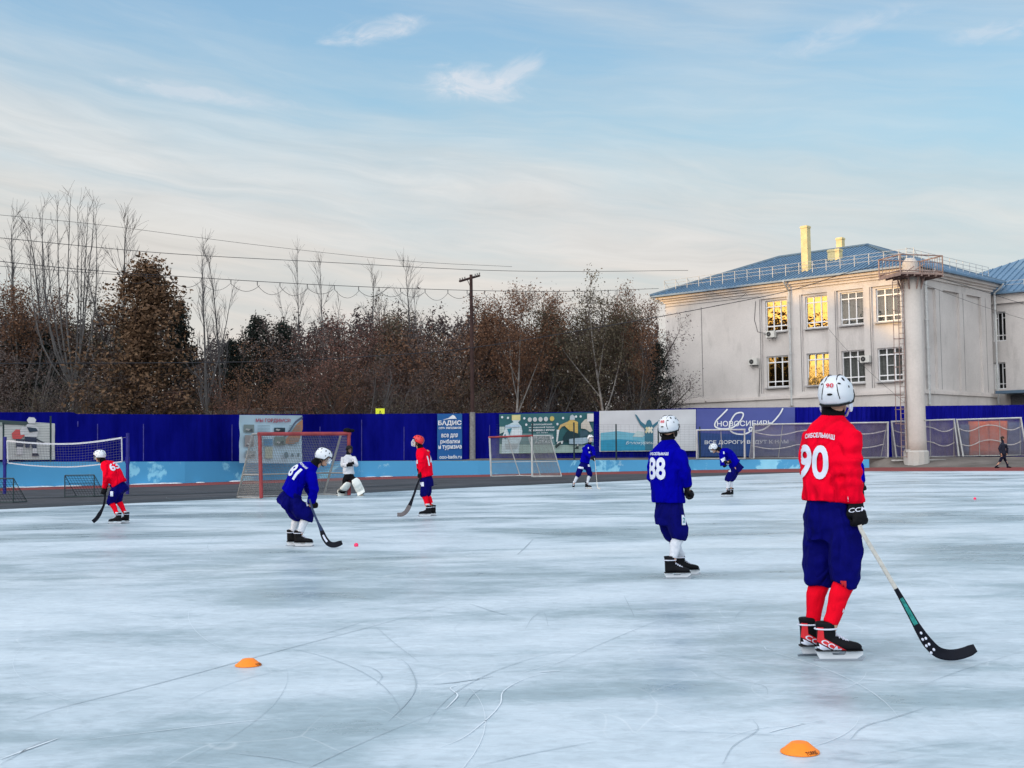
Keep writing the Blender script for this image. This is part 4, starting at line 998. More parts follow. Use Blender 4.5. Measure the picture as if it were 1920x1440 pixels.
# ------------------------------------------------------------------ floodlight tower with platform
TZ = 82.5
tw = empty('floodlight_tower', P(1718, 867, TZ), 'pale concrete mast with railed platform and rusty ladder', 'tower')
tb, tt = P(1718.5, 867, TZ), P(1707.5, 519, TZ); tt.x = tb.x; tt.y = tb.y
conc = plaster('mast_concrete', (.50, .46, .43))
m1 = TZ/FPX
mb = MB(); mb.tube([tb+UP*.5, tb+UP*1.5, tt], [.71, .69, .63], 40); o = under(mb.build('shaft', conc), tw); o.data.polygons.foreach_set('use_smooth', [len(f.vertices) == 4 for f in o.data.polygons])
mb = MB(); mb.tube([tb-UP*.4, tb+UP*.72, tb+UP*.80], [.84, .82, .74], 14); mb.obox(tb+V((-.55, -.25, .78)), (.26, 0, 0), (0, .2, 0), (0, 0, .1)); under(mb.build('footing', plaster('footing_concrete', (.46, .45, .43))), tw)
rust = mat('rusty_rail', (.27, .19, .165), .7, .3, var=.3, vs=3)
pz = tt.z+.05; pc = V((tt.x-.02, tt.y-.1, pz)); ex, ey = V((.96, .28, 0)), V((-.28, .96, 0)); hx, hy = 1.62, 1.25
mb = MB(); mb.obox(pc, ex*hx, ey*hy, UP*.07)
for k in range(-3, 4): mb.obox(pc+ex*k*.55-UP*.13, ex*.04, ey*hy, UP*.055)
under(mb.build('platform', rust), tw)
mb = MB()
cs = [pc+ex*sx*hx+ey*sy*hy for sx, sy in ((-1, -1), (1, -1), (1, 1), (-1, 1))]
for a, b_ in zip(cs, cs[1:]+cs[:1]):
    for zz in (.16, 1.22): mb.bar(a+UP*zz, b_+UP*zz, .045)
    mb.bar(a, a+UP*1.25, .05)
for a, b_, n in ((cs[1], cs[2], 9), (cs[2], cs[3], 12)):
    for k in range(1, n): q_ = a.lerp(b_, k/n); mb.bar(q_+UP*.1, q_+UP*1.22, .02)
mb.bar(cs[0]+UP*.75, cs[1]+UP*.75, .02); mb.bar(cs[0].lerp(cs[1], .15)+UP*.1, cs[0].lerp(cs[1], .32)+UP*.45, .04); mb.bar(cs[0].lerp(cs[1], .36)+UP*.25, cs[0].lerp(cs[1], .55)+UP*.6, .04)
under(mb.build('railing', rust), tw)
mb = MB(); mb.tube([tt, tt+UP*.95, tt+UP*1.25], [.52, .52, .3], 20); under(mb.build('mast_head', conc), tw)
mb = MB()
for k in range(8): a = k*pi/4+.3; mb.bar(tt+V((cos(a)*.62, sin(a)*.62, -.9)), tt+V((cos(a)*.9, sin(a)*.9, 0)), .06, 4)
under(mb.build('bracket', rust), tw)
# ladder with guard hoops up the side
lx = tb+V((-.92, -.35, 0)); mb = MB(); lh = tt.z-tb.z
for s_ in (-.18, .18): mb.bar(lx+V((s_, 0, .3)), lx+V((s_+.12, 0, lh)), .028)
for k in range(int(lh/.36)): z = .4+k*.36; mb.bar(lx+V((-.18+.12*z/lh, 0, z)), lx+V((.18+.12*z/lh, 0, z)), .018)
under(mb.build('ladder', rust), tw)
mb = MB()
for k in range(11):
    z = 2.6+k*.95; o_ = lx+V((.12*z/lh-.28, -.05, z)); mb.tube([o_+V((.3, .25, 0)), o_+V((-.25, .1, 0)), o_+V((-.38, -.25, 0)), o_+V((-.1, -.5, 0)), o_+V((.3, -.4, 0))], .018, 4)
for q_ in (V((-.25, .1, 0)), V((-.38, -.25, 0)), V((-.1, -.5, 0))): mb.bar(lx+V((-.2, -.05, 2.6))+q_, lx+V((-.16, -.05, 12.2))+q_, .014)
under(mb.build('ladder_guard', rust), tw)
mb = MB(); mb.bar(tb+V((-.74, -.3, .9)), tb+V((-.62, -.3, lh*.76)), .045); under(mb.build('cable_duct', M['steelbar']), tw)

# ------------------------------------------------------------------ wooden pole and overhead lines
PZ = 78.0
po = empty('utility_pole', P(885.5, 862, PZ), 'dark wooden utility pole with crossarm rising above the fence', 'pole')
pw = mat('dark_pole_wood', (.045, .026, .024), .85, .2, var=.3, vs=3)
a, b_ = P(886, 776, PZ), P(883.2, 515, PZ)
mb = MB(); mb.tube([P(886, 790, PZ), a, b_], [.14, .135, .10], 10); under(mb.build('post', pw), po)
mb = MB(); mb.tube([P(886, 862, PZ-.02), P(886, 773, PZ-.02)], [.19, .17], 10); under(mb.build('concrete_stub', mat('pole_stub', (.20, .20, .20), .9, .2, var=.3)), po)
mb = MB(); mb.bar(P(861.5, 527.5, PZ-.5), P(899.5, 516.5, PZ+.5), .075); mb.bar(P(876, 524, PZ), P(883, 540, PZ), .02); under(mb.build('crossarm', pw), po)
for px in (862.5, 867, 871.5, 891, 895, 899):
    mb = MB(); y = 527-(px-862)*.29; mb.bar(P(px, y, PZ), P(px, y-5, PZ), .03, 6, .045); under(mb.build('insulator', mat('insulator_glass', (.16, .17, .17), .3, .5)), po)
def line(pts, r, label, name='overhead_cable', n=14, extra=None):
    q_ = smooth_path([(p[0], p[1]) for p in pts], n); N = len(q_); zz = [p[2] for p in pts]; out = []
    for i, (x, y) in enumerate(q_):
        t = i/(N-1)*(len(zz)-1); k = min(int(t), len(zz)-2); out.append(P(x, y, zz[k]+(zz[k+1]-zz[k])*(t-k)))
    mb = MB(); mb.tube(out, r, 4)
    if extra: extra(mb, out)
    return tag(mb.build(name, M['cable']), label, 'cable')
line([(-60, 397, 58), (0, 403, 60), (200, 423, 64), (480, 459, 69), (760, 489, 75), (960, 500, 80)], .010, 'faint topmost overhead wire sagging down across the sky')
line([(-60, 441, 58), (0, 446, 60), (300, 474, 66), (600, 491, 72), (890, 506, 78), (1080, 509, 84), (1290, 507, 96)], .016, 'plain overhead wire just above the crossarm of the wooden pole')
def garland(mb, out):
    # hanging loops of the second cable, clipped every few metres
    L = [0]
    for a, b in zip(out, out[1:]): L.append(L[-1]+(b-a).length)
    def at(s):
        for i in range(len(L)-1):
            if L[i] <= s <= L[i+1]: return out[i].lerp(out[i+1], (s-L[i])/(L[i+1]-L[i]))
        return out[-1]
    s = 8.2; st = 1.72
    while s+st < L[-1]-4:
        a, b = at(s), at(s+st); sag = .50 if s < 40 else .42; pts = [a.lerp(b, t/8)-UP*(.22+sag*4*(t/8)*(1-t/8)*(.8+.2*sin(s*9))) for t in range(9)]
        mb.tube(pts, .013, 4); mb.bar(a, a-UP*.22, .022); s += st*(.92+.12*sin(s*3))
line([(-60, 483, 58), (0, 490, 60), (150, 505, 62), (300, 516, 65), (600, 534, 71), (884, 544.5, 77.8), (1080, 546, 84), (1235, 541, 99)], .017, 'pair of overhead cables with small hanging loops', 'looped_cable', extra=garland)
line([(-40, 496, 58), (0, 499, 60), (180, 512, 62.5), (320, 521, 65)], .012, 'short second strand close below the looped cable')
line([(1650, 498, 84), (1590, 511, 84), (1480, 545, 84), (1330, 576, 83), (1150, 609, 81), (885, 652, 77.8), (680, 669, 74), (440, 679, 70), (-60, 682, 58)], .024, 'black cable sagging from the tower platform past the wooden pole')
line([(1760, 520, 84), (1840, 545, 92), (1925, 572, 100)], .02, 'black cable leaving the tower platform over the side front')
line([(1725, 530, 83), (1830, 570, 90), (1925, 600, 100)], .012, 'thinner grey wire below the cable over the side front')
line([(1552, 615, 91), (1590, 658, 88), (1650, 715, 84), (1694, 753, 82.4), (1735, 790, 81.9)], .014, 'slack stay wire from a window sill down to the mast')
line([(1400, 548, 95), (1388, 558, 94.5), (1370, 560, 95), (1340, 550, 96), (1320, 540, 97)], .014, 'drooping wire loop below the cornice')
# ================================================================== PEOPLE
def frame(f, up):
    """orthonormal (right, forward, up) from a facing and an up hint"""
    f = V(f).normalized(); u = (V(up)-f*V(up).dot(f)).normalized(); return f.cross(u).normalized(), f, u

def make_skate(root, a, fd, k, style, detail=False):
    """skate under the ankle a, toe along fd; blade touches the ice at z=0"""
    fd = V((fd[0], fd[1], 0)).normalized(); sd_ = V((fd.y, -fd.x, 0)); z = UP
    base = V((a.x, a.y, 0))
    q = lambda f, s, h: base+fd*(f*k)+sd_*(s*k)+z*(h*k)
    tilt = style.get('tilt', 0)
    mb = MB()
    # boot: foot lofted from heel to toe, with a shaft
    prof = [(-.085, .100, .034, .030), (-.065, .120, .044, .044), (-.02, .130, .047, .052), (.04, .125, .046, .047), (.09, .113, .050, .037), (.14, .107, .050, .031), (.18, .102, .040, .026), (.197, .099, .020, .015)]
    mb.rings([(q(f, 0, h), sd_*w*k, z*r*k) for f, h, w, r in prof])
    mb.rings([(q(-.03, 0, .10), sd_*.044*k, fd*.060*k), (q(-.028, 0, .17), sd_*.046*k, fd*.062*k), (q(-.03, 0, .235), sd_*.052*k, fd*.062*k), (q(-.038, 0, .268), sd_*.056*k, fd*.066*k)])
    bt = fused('skate', mb, style.get('boot', M['black']), root, .010 if detail else .014, 3)
    def sub(o): o.parent = bt; return o
    mb = MB()
    mb.prism([(-.10, .078), (-.075, .028), (.165, .028), (.205, .055), (.20, .080), (.10, .080), (.085, .052), (.012, .052), (.0, .080)], base, fd*k, z*k, sd_, .016*k)
    sub(mb.build('blade_holder', M['white']))
    mb = MB(); mb.prism([(-.115, .022), (-.095, .001), (.16, .001), (.20, .014), (.222, .040), (.205, .040), (.165, .0275), (-.09, .0275)], base, fd*k, z*k, sd_, .005*k)
    sub(mb.build('blade', M['steel']))
    # sole line and laces
    mb = MB(); mb.rings([(q(f, 0, h), sd_*w*k, z*.007*k) for f, h, w in ((-.095, .083, .03), (-.06, .083, .046), (.05, .083, .046), (.15, .083, .05), (.20, .083, .03))])
    sub(mb.build('sole', style.get('sole', M['blackplastic'])))
    mb = MB()
    for i in range(6):
        f = .035+i*.022; h = .185-i*.0135-(.012 if i > 3 else 0); s1 = .026
        mb.tube([q(f-.006, -s1, h-.008), q(f+.003, 0, h+.006), q(f+.012, s1, h-.010)], .0042*k, 5); mb.tube([q(f+.012, -s1, h-.012), q(f+.003, 0, h+.006), q(f-.006, s1, h-.008)], .0042*k, 5)
    mb.tube([q(-.03+.071*cos(t), .058*sin(t), .222) for t in [2*pi*j/14 for j in range(15)]], .006*k, 5)
    sub(mb.build('lace', M['print']))
    if style.get('redheel'):
        for sgn_ in (1,):
            s_ = sd_*sgn_
            dirn = -s_
            pr = lambda nm, pts, m_, off: sub(project(nm, [(x*k, y*k) for x, y in pts], [tuple(range(len(pts)))], bt, base, fd, z, dirn, m_, None, off, .02))
            pr('red_quarter', [(-.095, .235), (-.055, .235), (-.05, .165), (.02, .125), (.10, .085), (.02, .085), (-.05, .12), (-.10, .145)], M['helmetred'], .003)
            pr('white_quarter', [(-.115, .135), (-.08, .13), (.0, .088), (-.03, .082), (-.075, .096), (-.12, .112)], M['print'], .004)
            vs, fs = text2d('CCM', .02, .15)
            c_, s2 = cos(-.50), sin(-.50)
            pts = [(( -.005+(x*.135)*c_-(y*.032)*s2)*k, (.116+(x*.135)*s2+(y*.032)*c_)*k) for x, y in vs]
            sub(project('lettering', pts, fs, bt, base, fd, z, dirn, M['print'], None, .005, .012))
    return bt

def make_hand(mb, w, hd, grip, r=.015, k=1.0, palm_in=None):
    """gloved hand: palm at w heading hd, four fingers and a thumb closed round an axis along grip"""
    hd = V(hd).normalized(); g_ = (V(grip)-hd*V(grip).dot(hd)).normalized(); n = hd.cross(g_)
    if palm_in is not None and n.dot(palm_in) < 0: n = -n
    c = w+hd*.095*k                      # the axis held
    mb.rings([(w+hd*.005*k, g_*.040*k, n*.028*k), (w+hd*.05*k-n*.022*k, g_*.046*k, n*.026*k), (w+hd*.092*k-n*.030*k, g_*.047*k, n*.024*k), (w+hd*.11*k-n*.026*k, g_*.044*k, n*.016*k)])
    for i in range(4):
        o = c+g_*((i-1.5)*.0255*k); rr = (.036, .039, .037, .032)[i]*k
        pts = []
        for t in range(6):
            a = R(-150+ (35+ (4, 0, 2, 8)[i])*t*.95)
            pts.append(o-hd*0+ (n*sin(a)+hd*-cos(a)*-1)*rr if False else o+(hd*cos(a+R(90))*1.0 + n*sin(a+R(90))*1.0)*rr)
        mb.tube(pts, [r*k*1.02, r*k*1.05, r*k, r*k*.98, r*k*.94, r*k*.86], 8, round_=True)
    t0 = w+hd*.03*k-g_*.040*k-n*.008*k
    mb.tube([t0, t0+hd*.035*k-g_*.012*k+n*.012*k, c-g_*.038*k+n*.028*k, c-g_*.012*k+n*.040*k+hd*.004*k], [r*1.2*k, r*1.15*k, r*1.05*k, r*.9*k], 8, round_=True)

def person(sp):
    x0, y0 = sp['ground']; g0 = G(x0, y0); Z0 = g0.y; s = Z0/FPX; k = sp.get('k', 1.0)
    root = empty('person', g0, sp['label'], 'person')
    def J(px, py, dy=0.0): return P(px, py, Z0+dy)-g0
    j = {n: J(*v) for n, v in sp['j'].items()}
    f = V((*sp['f'], 0)).normalized(); vox = sp.get('vox', .016)
    N, Hm, pel = j['neck'], j['hem'], j['pel']
    spine = (N-Hm).normalized(); rt, fr, upv = frame(f, spine)
    fr = (fr-spine*fr.dot(spine)).normalized(); rt = fr.cross(spine).normalized()
    back = -fr
    for a in ('aL', 'aR'): j[a].z = max(j[a].z, .20*k) if not sp.get('shoe') else .09
    fL, fR = V((*sp.get('footL', sp['f']), 0)).normalized(), V((*sp.get('footR', sp['f']), 0)).normalized()
    hc, hd = j['head'], V(sp['hd']).normalized(); hr_, hf, hu = frame(hd, sp.get('hup', (0, 0, 1)))
    # ---------------- body: one continuous figure under the clothes
    mb = MB(); hk = sp.get('hk', k)
    mb.ell(hc+hf*-.005*hk+hu*.025*hk, hr_*.076*hk, hf*.096*hk, hu*.098*hk, 20, 14)            # skull
    mb.ell(hc+hf*.035*hk-hu*.055*hk, hr_*.056*hk, hf*.060*hk, hu*.066*hk, 16, 10)              # jaw and face
    mb.ell(hc+hf*.082*hk-hu*.090*hk, hr_*.026*hk, hf*.020*hk, hu*.022*hk, 10, 8)               # chin
    mb.tube([hc+hf*.088*hk+hu*.006*hk, hc+hf*.108*hk-hu*.028*hk, hc+hf*.094*hk-hu*.040*hk], [.009*hk, .015*hk, .011*hk], 8, round_=True)   # nose
    mb.tube([hc+hf*.080*hk-hr_*.03*hk+hu*.020*hk, hc+hf*.090*hk+hu*.022*hk, hc+hf*.080*hk+hr_*.03*hk+hu*.020*hk], .011*hk, 8, round_=True)  # brow
    for s_ in (-1, 1): mb.ell(hc+hr_*s_*.078*hk-hf*.012*hk-hu*.018*hk, hr_*.012*hk, hf*.020*hk, hu*.032*hk, 8, 6)        # ears
    mb.tube([hc-hu*.055*hk-hf*.012*hk, N*.5+(hc-hu*.10*hk)*.5, N-spine*.05*k], [.056*k, .056*k, .066*k], 14)
    mid = N.lerp(pel, .5)
    A_ = back*sp.get('arch', .03)
    mb.rings([(N-spine*.01*k, rt*.06*k, fr*.055*k), (N.lerp(pel, .15)+A_*.4, rt*.105*k, fr*.070*k), (N.lerp(pel, .35)+A_*.85, rt*.150*k, fr*.095*k), (N.lerp(pel, .68)+A_*.8, rt*.125*k, fr*.085*k), (pel, rt*.14*k, fr*.10*k), (pel-spine*.09*k, rt*.12*k, fr*.09*k)])
    for S in 'LR':
        mb.tube([j['s'+S]-spine*.065*k, j['e'+S], j['w'+S]], [.047*k, .038*k, .026*k], 10, round_=True)
        mb.tube([j['h'+S], j['k'+S], j['a'+S]], [.078*k, .052*k, .036*k], 10, round_=True)
        fd = fL if S == 'L' else fR
        mb.tube([j['a'+S]-fd*.03*k-UP*.04*k, j['a'+S]+fd*.03*k-UP*.08*k], [.026*k, .022*k], 8, round_=True)
        hd_ = V(sp.get('hand'+S) or (j['w'+S]-j['e'+S])).normalized()
        if sp.get('barehands') and S in sp['barehands']: make_hand(mb, j['w'+S], hd_, sp.get('grip'+S, (0, 1, .2)), .009, k*.85)
        else: mb.tube([j['w'+S], j['w'+S]+hd_*.07*k], [.024*k, .022*k], 8, round_=True)
    body = fused('body', mb, M['skin'], root, min(vox, .011), 2)
    mb = MB()
    for s_ in (-1, 1): mb.ell(hc+hf*.084*hk+hr_*s_*.031*hk+hu*.004*hk, hr_*.013*hk, hf*.010*hk, hu*.008*hk, 8, 6)
    o = mb.build('eyes', M['eye'], root, True)
    mb = MB(); mb.ell(hc+hf*.094*hk-hu*.062*hk, hr_*.022*hk, hf*.008*hk, hu*.006*hk, 8, 6); mb.build('mouth', M['lip'], root, True)
    # ---------------- jersey
    W = sp.get('wide', 1.0); ar = sp.get('arch', .03)
    mb = MB(); L = (N-Hm).length
    prof = [(0.0, .075, .072), (.05, .108, .088), (.11, .150, .110), (.20, .184, .134), (.42, .194, .150), (.65, .192, .152), (.85, .192, .156), (1.0, .200, .166)]
    mb.rings([(N.lerp(Hm, t)+back*(ar*sin(pi*min(1, t*1.1)))+(fr*.0), rt*a*k*W, fr*b*k*sp.get('deep', 1.0)) for t, a, b in prof])
    slv = sp.get('slv', 1.0)
    for S in 'LR':
        sh, el, wr = j['s'+S]-spine*.050*k, j['e'+S], j['w'+S]
        pre = sh.lerp(N.lerp(Hm, .20), .40)
        mb.tube([pre, sh, sh.lerp(el, .5), el, el.lerp(wr, .5), wr], [.078*k, .088*k*slv, .086*k*slv, .080*k*slv, .073*k*slv, .064*k*slv], 14, round_=False)
    jseed = x0*.01
    wr_amp = sp.get('wr', .010)
    elb = [(j['e'+S], (j['w'+S]-j['s'+S]).normalized(), (j['w'+S]-j['e'+S]).normalized()) for S in 'LR']
    def wfun(q):
        a = noise.noise(V((q.x*4.2+jseed, q.y*4.2, q.z*2.4))); b_ = noise.noise(V((q.x*11, q.y*11+jseed, q.z*15)))
        d = wr_amp*(.45-abs(a)*2.1+.35*b_)
        for e, dv, dw in elb:
            r_ = (q-e).length
            if r_ < .26: 
                t = (q-e).dot(dv); q2 = noise.noise(V((q.x*4+jseed, q.y*4, q.z*4))); d += wr_amp*1.25*sin(t*40+q2*7)*(1-r_/.26)*(.35+.65*abs(q2+a))
        t = (q-Hm).dot(spine)
        if -.02 < t < .34: d += wr_amp*.55*sin(t*26+(q.x+q.y)*9+a*4)*max(0, 1-t/.34)
        return d
    jersey = fused('jersey', mb, sp['jersey'], root, vox, 3, wfun=wfun)
    # collar
    mb = MB(); mb.tube([N-spine*.012*k, N+spine*.028*k, N+spine*.05*k, (hc-hu*.045*hk-hf*.03*hk)], [.080*k, .078*k, .074*k, .070*k], 16)
    fused('collar', mb, sp.get('collar', M['blackcloth']), root, .012, 2)
    # ---------------- trousers: bulky to below the knee
    pm = sp.get('pants', M['navy']); pr_ = sp.get('pr', 1.0)
    mb = MB()
    mb.rings([(pel+spine*.10*k, rt*.165*k*pr_, fr*.130*k), (pel, rt*.166*k, fr*.140*k), (pel-spine*.10*k, rt*.172*k*sqrt(pr_), fr*.148*k), (pel-spine*.20*k, rt*.17*k*pr_, fr*.13*k)])
    for S in 'LR':
        h, kn, an = j['h'+S], j['k'+S], j['a'+S]
        if sp.get('shoe'): mb.tube([h, h.lerp(kn, .5), kn, kn.lerp(an, .5), an-UP*.03], [.105*k*pr_, .095*k*pr_, .075*k*pr_, .064*k*pr_, .058*k], 14)
        else:
            end = kn.lerp(an, sp.get('pend', .16)); mb.tube([h+spine*.10*k, h+spine*.02*k, h.lerp(kn, .35), h.lerp(kn, .75), kn, end], [.05*k, .094*k*pr_, .116*k*pr_, .112*k*pr_, .104*k*pr_, .092*k*pr_], 14)
    pants = fused('pants', mb, pm, root, vox, 3, wr=sp.get('wr', .010)*1.9, wf=5.5, seed=x0*.02)
    # ---------------- socks, skates or shoes
    if not sp.get('shoe'):
        for S in 'LR':
            kn, an = j['k'+S], j['a'+S]; fd = fL if S == 'L' else fR; c0 = kn.lerp(an, .05)
            mb = MB(); bk = -fd*.018*k
            mb.tube([c0, kn.lerp(an, .35)+bk, kn.lerp(an, .7)+bk*.5, an+UP*.045*k], [.072*k, .066*k, .053*k, .050*k], 14)
            sk = fused('sock', mb, sp['sock'], root, min(vox, .012), 3, wr=.004, wf=9)
            if sp.get('sockband'): 
                mb = MB(); mb.tube([an+UP*.055*k, an+UP*.085*k], [.056*k, .057*k], 14); o = mb.build('sock_band', M['whitesock']); o.parent = sk
            bt = make_skate(root, an, fd, k*1.02, dict(redheel=sp.get('redskate') and True, **sp.get('skate', {})), vox < .012)
            st = sp.get('lift'+S)
            if st: bt.location = V((0, 0, st))
            else: an.z = an.z
    else:
        for S in 'LR':
            an = j['a'+S]; fd = fL if S == 'L' else fR; mb = MB(); b0 = V((an.x, an.y, 0)); sd_ = V((fd.y, -fd.x, 0))
            mb.rings([(b0+fd*(q_*k)+UP*h, sd_*w*k, UP*r_*k) for q_, h, w, r_ in ((-.08, .05, .03, .04), (-.04, .06, .045, .055), (.06, .05, .046, .045), (.15, .035, .048, .033), (.20, .03, .03, .02))])
            fused('shoe', mb, M['black'], root, .014, 2)
    # ---------------- gloves
    gm = sp.get('glove', M['black'])
    for S in 'LR':
        if sp.get('barehands') and S in sp['barehands']: continue
        wr, el = j['w'+S], j['e'+S]; ad = (wr-el).normalized(); hdv = V(sp.get('hand'+S) or ad).normalized()
        gr = V(sp.get('grip'+S, tuple(ad.orthogonal())))
        mb = MB(); mb.tube([wr-hdv*.075*k, wr-hdv*.02*k, wr+hdv*.02*k], [.068*k, .062*k, .048*k], 14)
        make_hand(mb, wr, hdv, gr, .0165, k*1.08, palm_in=sp.get('palm'+S))
        gl = fused('glove', mb, gm, root, .010, 1)
        if sp.get('glovetext'+S):
            rr = V(sp['glovetext'+S]); u = hdv.cross(rr).normalized(); u = u if u.x > 0 else -u; vv = -hdv
            o = project_text('lettering', 'CCM', gl, wr+hdv*.045*k, u, vv, rr, .115*k, .028*k, M['print'], None, .012, .004, .01, .2); o.parent = gl
            o = project_rect('cuff_tab', gl, wr-hdv*.03*k-u*.045, u, vv, rr, .010, .032, M['print'], None, .004, .02); o.parent = gl
    # ---------------- helmet
    hm = sp.get('helmet')
    if hm: make_helmet(root, hc, hr_, hf, hu, hk, hm, sp)
    return dict(root=root, jersey=jersey, pants=pants, J=J, j=j, rt=rt, fr=fr, spine=spine, g0=g0, Z0=Z0, k=k, back=back, hf=hf, hu=hu, hr=hr_, hc=hc)

def make_helmet(root, hc, hr_, hf, hu, k, m_, sp):
    nu, nv = 40, 16; c = hc+hu*.034*k-hf*.006*k
    vs, fs, mi = [], [], []
    def low(q):       # lower rim angle from the top: deeper at the back and ears
        fx = cos(q)   # 1 = front
        if fx > .55: return R(80)
        if fx > .1: return R(80)+(R(112)-R(80))*min(1, (.55-fx)/.25)
        return R(116)+R(14)*max(0, -fx)
    def pt(q, t, e=0.0):
        x, y, z = sin(t)*sin(q), sin(t)*cos(q), cos(t)
        x, y, z = [math.copysign(abs(w_)**.86, w_) for w_ in (x, y, z)]; nn_ = (abs(x)**2.3+abs(y)**2.3+abs(z)**2.3)**(1/2.3); x, y, z = x/nn_, y/nn_, z/nn_
        rr = 1+.045*max(0, 1-abs(abs(x)-.42)/.16)*(1 if z > .05 else .5)+.03*max(0, 1-abs(z+.10)/.22)*(y < .2)
        if abs(abs(x)-.27) < .035 and z > -.3: rr -= .035          # channels along the shell
        return c+(hr_*x*.112*rr+hf*y*.138*rr+hu*z*.122*rr)*k*(1+e)
    for jj in range(nv+1):
        for i in range(nu):
            q = 2*pi*i/nu; t = low(q)*(.02+.98*jj/nv); vs.append(pt(q, t))
    for jj in range(nv):
        for i in range(nu):
            fs.append((jj*nu+i, (jj+1)*nu+i, (jj+1)*nu+(i+1) % nu, jj*nu+(i+1) % nu)); mi.append(0)
    fs.append(tuple(range(nu))); mi.append(0)
    b0 = len(vs)
    for i in range(nu): q = 2*pi*i/nu; vs.append(pt(q, low(q), -.09))
    for i in range(nu): a = nv*nu+i; b = nv*nu+(i+1) % nu; fs.append((a, b0+i, b0+(i+1) % nu, b)); mi.append(1)
    fs.append(tuple(range(b0+nu-1, b0-1, -1))); mi.append(1)
    o = mkobj('helmet', vs, fs, [m_, M['blackplastic']], root, True, mi)
    fix_normals(o.data)
    # vents
    mb = MB()
    for q, t, a, b in [(.5, .75, .010, .020), (-.5, .75, .010, .020), (.95, 1.0, .008, .016), (-.95, 1.0, .008, .016), (2.2, .8, .010, .018), (-2.2, .8, .010, .018), (2.62, 1.15, .014, .007), (-2.62, 1.15, .014, .007), (1.5, .85, .012, .016), (-1.5, .85, .012, .016), (pi, 1.66, .020, .008), (1.35, 1.5, .007, .014), (-1.35, 1.5, .007, .014), (1.9, 1.3, .007, .009), (-1.9, 1.3, .007, .009)]:
        p_ = pt(q, t, .004); e = .02; n_ = (p_-c).normalized(); u = (pt(q+e, t)-pt(q-e, t)).normalized(); v = n_.cross(u)
        mb.ell(p_, u*a*k, v*b*k, n_*.004*k, 10, 6)
    v_ = mb.build('vents', M['blackplastic'], None, True); v_.parent = o
    # dark channel lines and ear loop, chin strap
    mb = MB()
    for s_ in (-1, 1):
        line_ = []
        for i in range(15):
            th = -1.6+3.6*i/14; y, z = sin(-th), cos(th); x = s_*(.27+.16*max(0, th-.5))
            n2 = sqrt(max(0.01, 1-x*x)); line_.append(c+(hr_*x*.112+hf*(sin(-th)*n2)*.138+hu*cos(th)*n2*.122)*k*1.012)
        mb.tube([q_+(q_-c).normalized()*.006*k for q_ in line_], .0042*k, 5)
    ch = mb.build('channel', M['blackplastic']); ch.parent = o
    mb = MB()
    for s_ in (-1, 1):
        e0 = hc+(hr_*s_*.098-hf*.005-hu*.055)*k
        mb.tube([e0+hu*.03*k, e0, hc+(hr_*s_*.060+hf*.03-hu*.115)*k, hc+(hf*.062-hu*.128)*k], .007*k, 6)
        mb.tube([e0+(hf*.025*cos(t)+hu*.033*sin(t))*k for t in [2*pi*i/10 for i in range(11)]], .008*k, 6)
    rim_ = []
    for i in range(25):
        q = .9+(2*pi-1.8)*i/24; rim_.append(pt(q, low(q), -.03)-hu*.006*k)
    m2_ = MB(); m2_.tube(rim_, [(.009*k, .012*k)]*25, 6, flat=hu); rb_ = m2_.build('rim_padding', M['blackplastic']); rb_.parent = o
    st = mb.build('chin_strap', sp.get('strap', M['blackplastic'])); st.parent = o
    vis = sp.get('visor')
    if vis == 'clear' or vis == 'cage':
        if vis == 'clear':
            m2 = MATS.get('visor') or mat('visor', (.75, .80, .85), .05, .5, Transmission_Weight=.92, Alpha=.55)
            vs, fs = [], []; n = 14
            for i in range(n+1):
                a = -1.25+2.5*i/n
                for h_ in (.030, -.055): vs.append(hc+(hr_*sin(a)*.112+hf*(cos(a)*.132+.012)+hu*h_)*k)
            fs = [(2*i, 2*i+1, 2*i+3, 2*i+2) for i in range(n)]; vo = mkobj('visor', vs, fs, m2, None, True); vo.parent = o
        else:
            mb = MB(); m2 = M['white'] if sp.get('cagecol') is None else sp['cagecol']
            for h_ in (.025, -.005, -.035, -.065, -.095, -.125):
                bul = .128+.022*(1-abs(h_+.05)/.08)
                mb.tube([hc+(hr_*sin(a)*.102+hf*cos(a)*bul+hu*h_)*k for a in [-1.35+2.7*i/12 for i in range(13)]], .0042*k, 5)
            for a in (-1.2, -.8, -.4, 0, .4, .8, 1.2):
                mb.tube([hc+(hr_*sin(a)*.103+hf*cos(a)*(.128+.022*(1-abs(h_+.05)/.08))+hu*h_)*k for h_ in (.03, -.0, -.05, -.09, -.13)], .0042*k, 5)
            vo = mb.build('face_cage', m2); vo.parent = o
    # number on the back of the shell
    if sp.get('helmtext'):
        t = project_text('number', sp['helmtext'], o, hc+hu*.078*k, hr_*1.0, hu, hf, .052*k, .028*k, M['redprint'], None, .02, .005, .01); t.parent = o
    return o

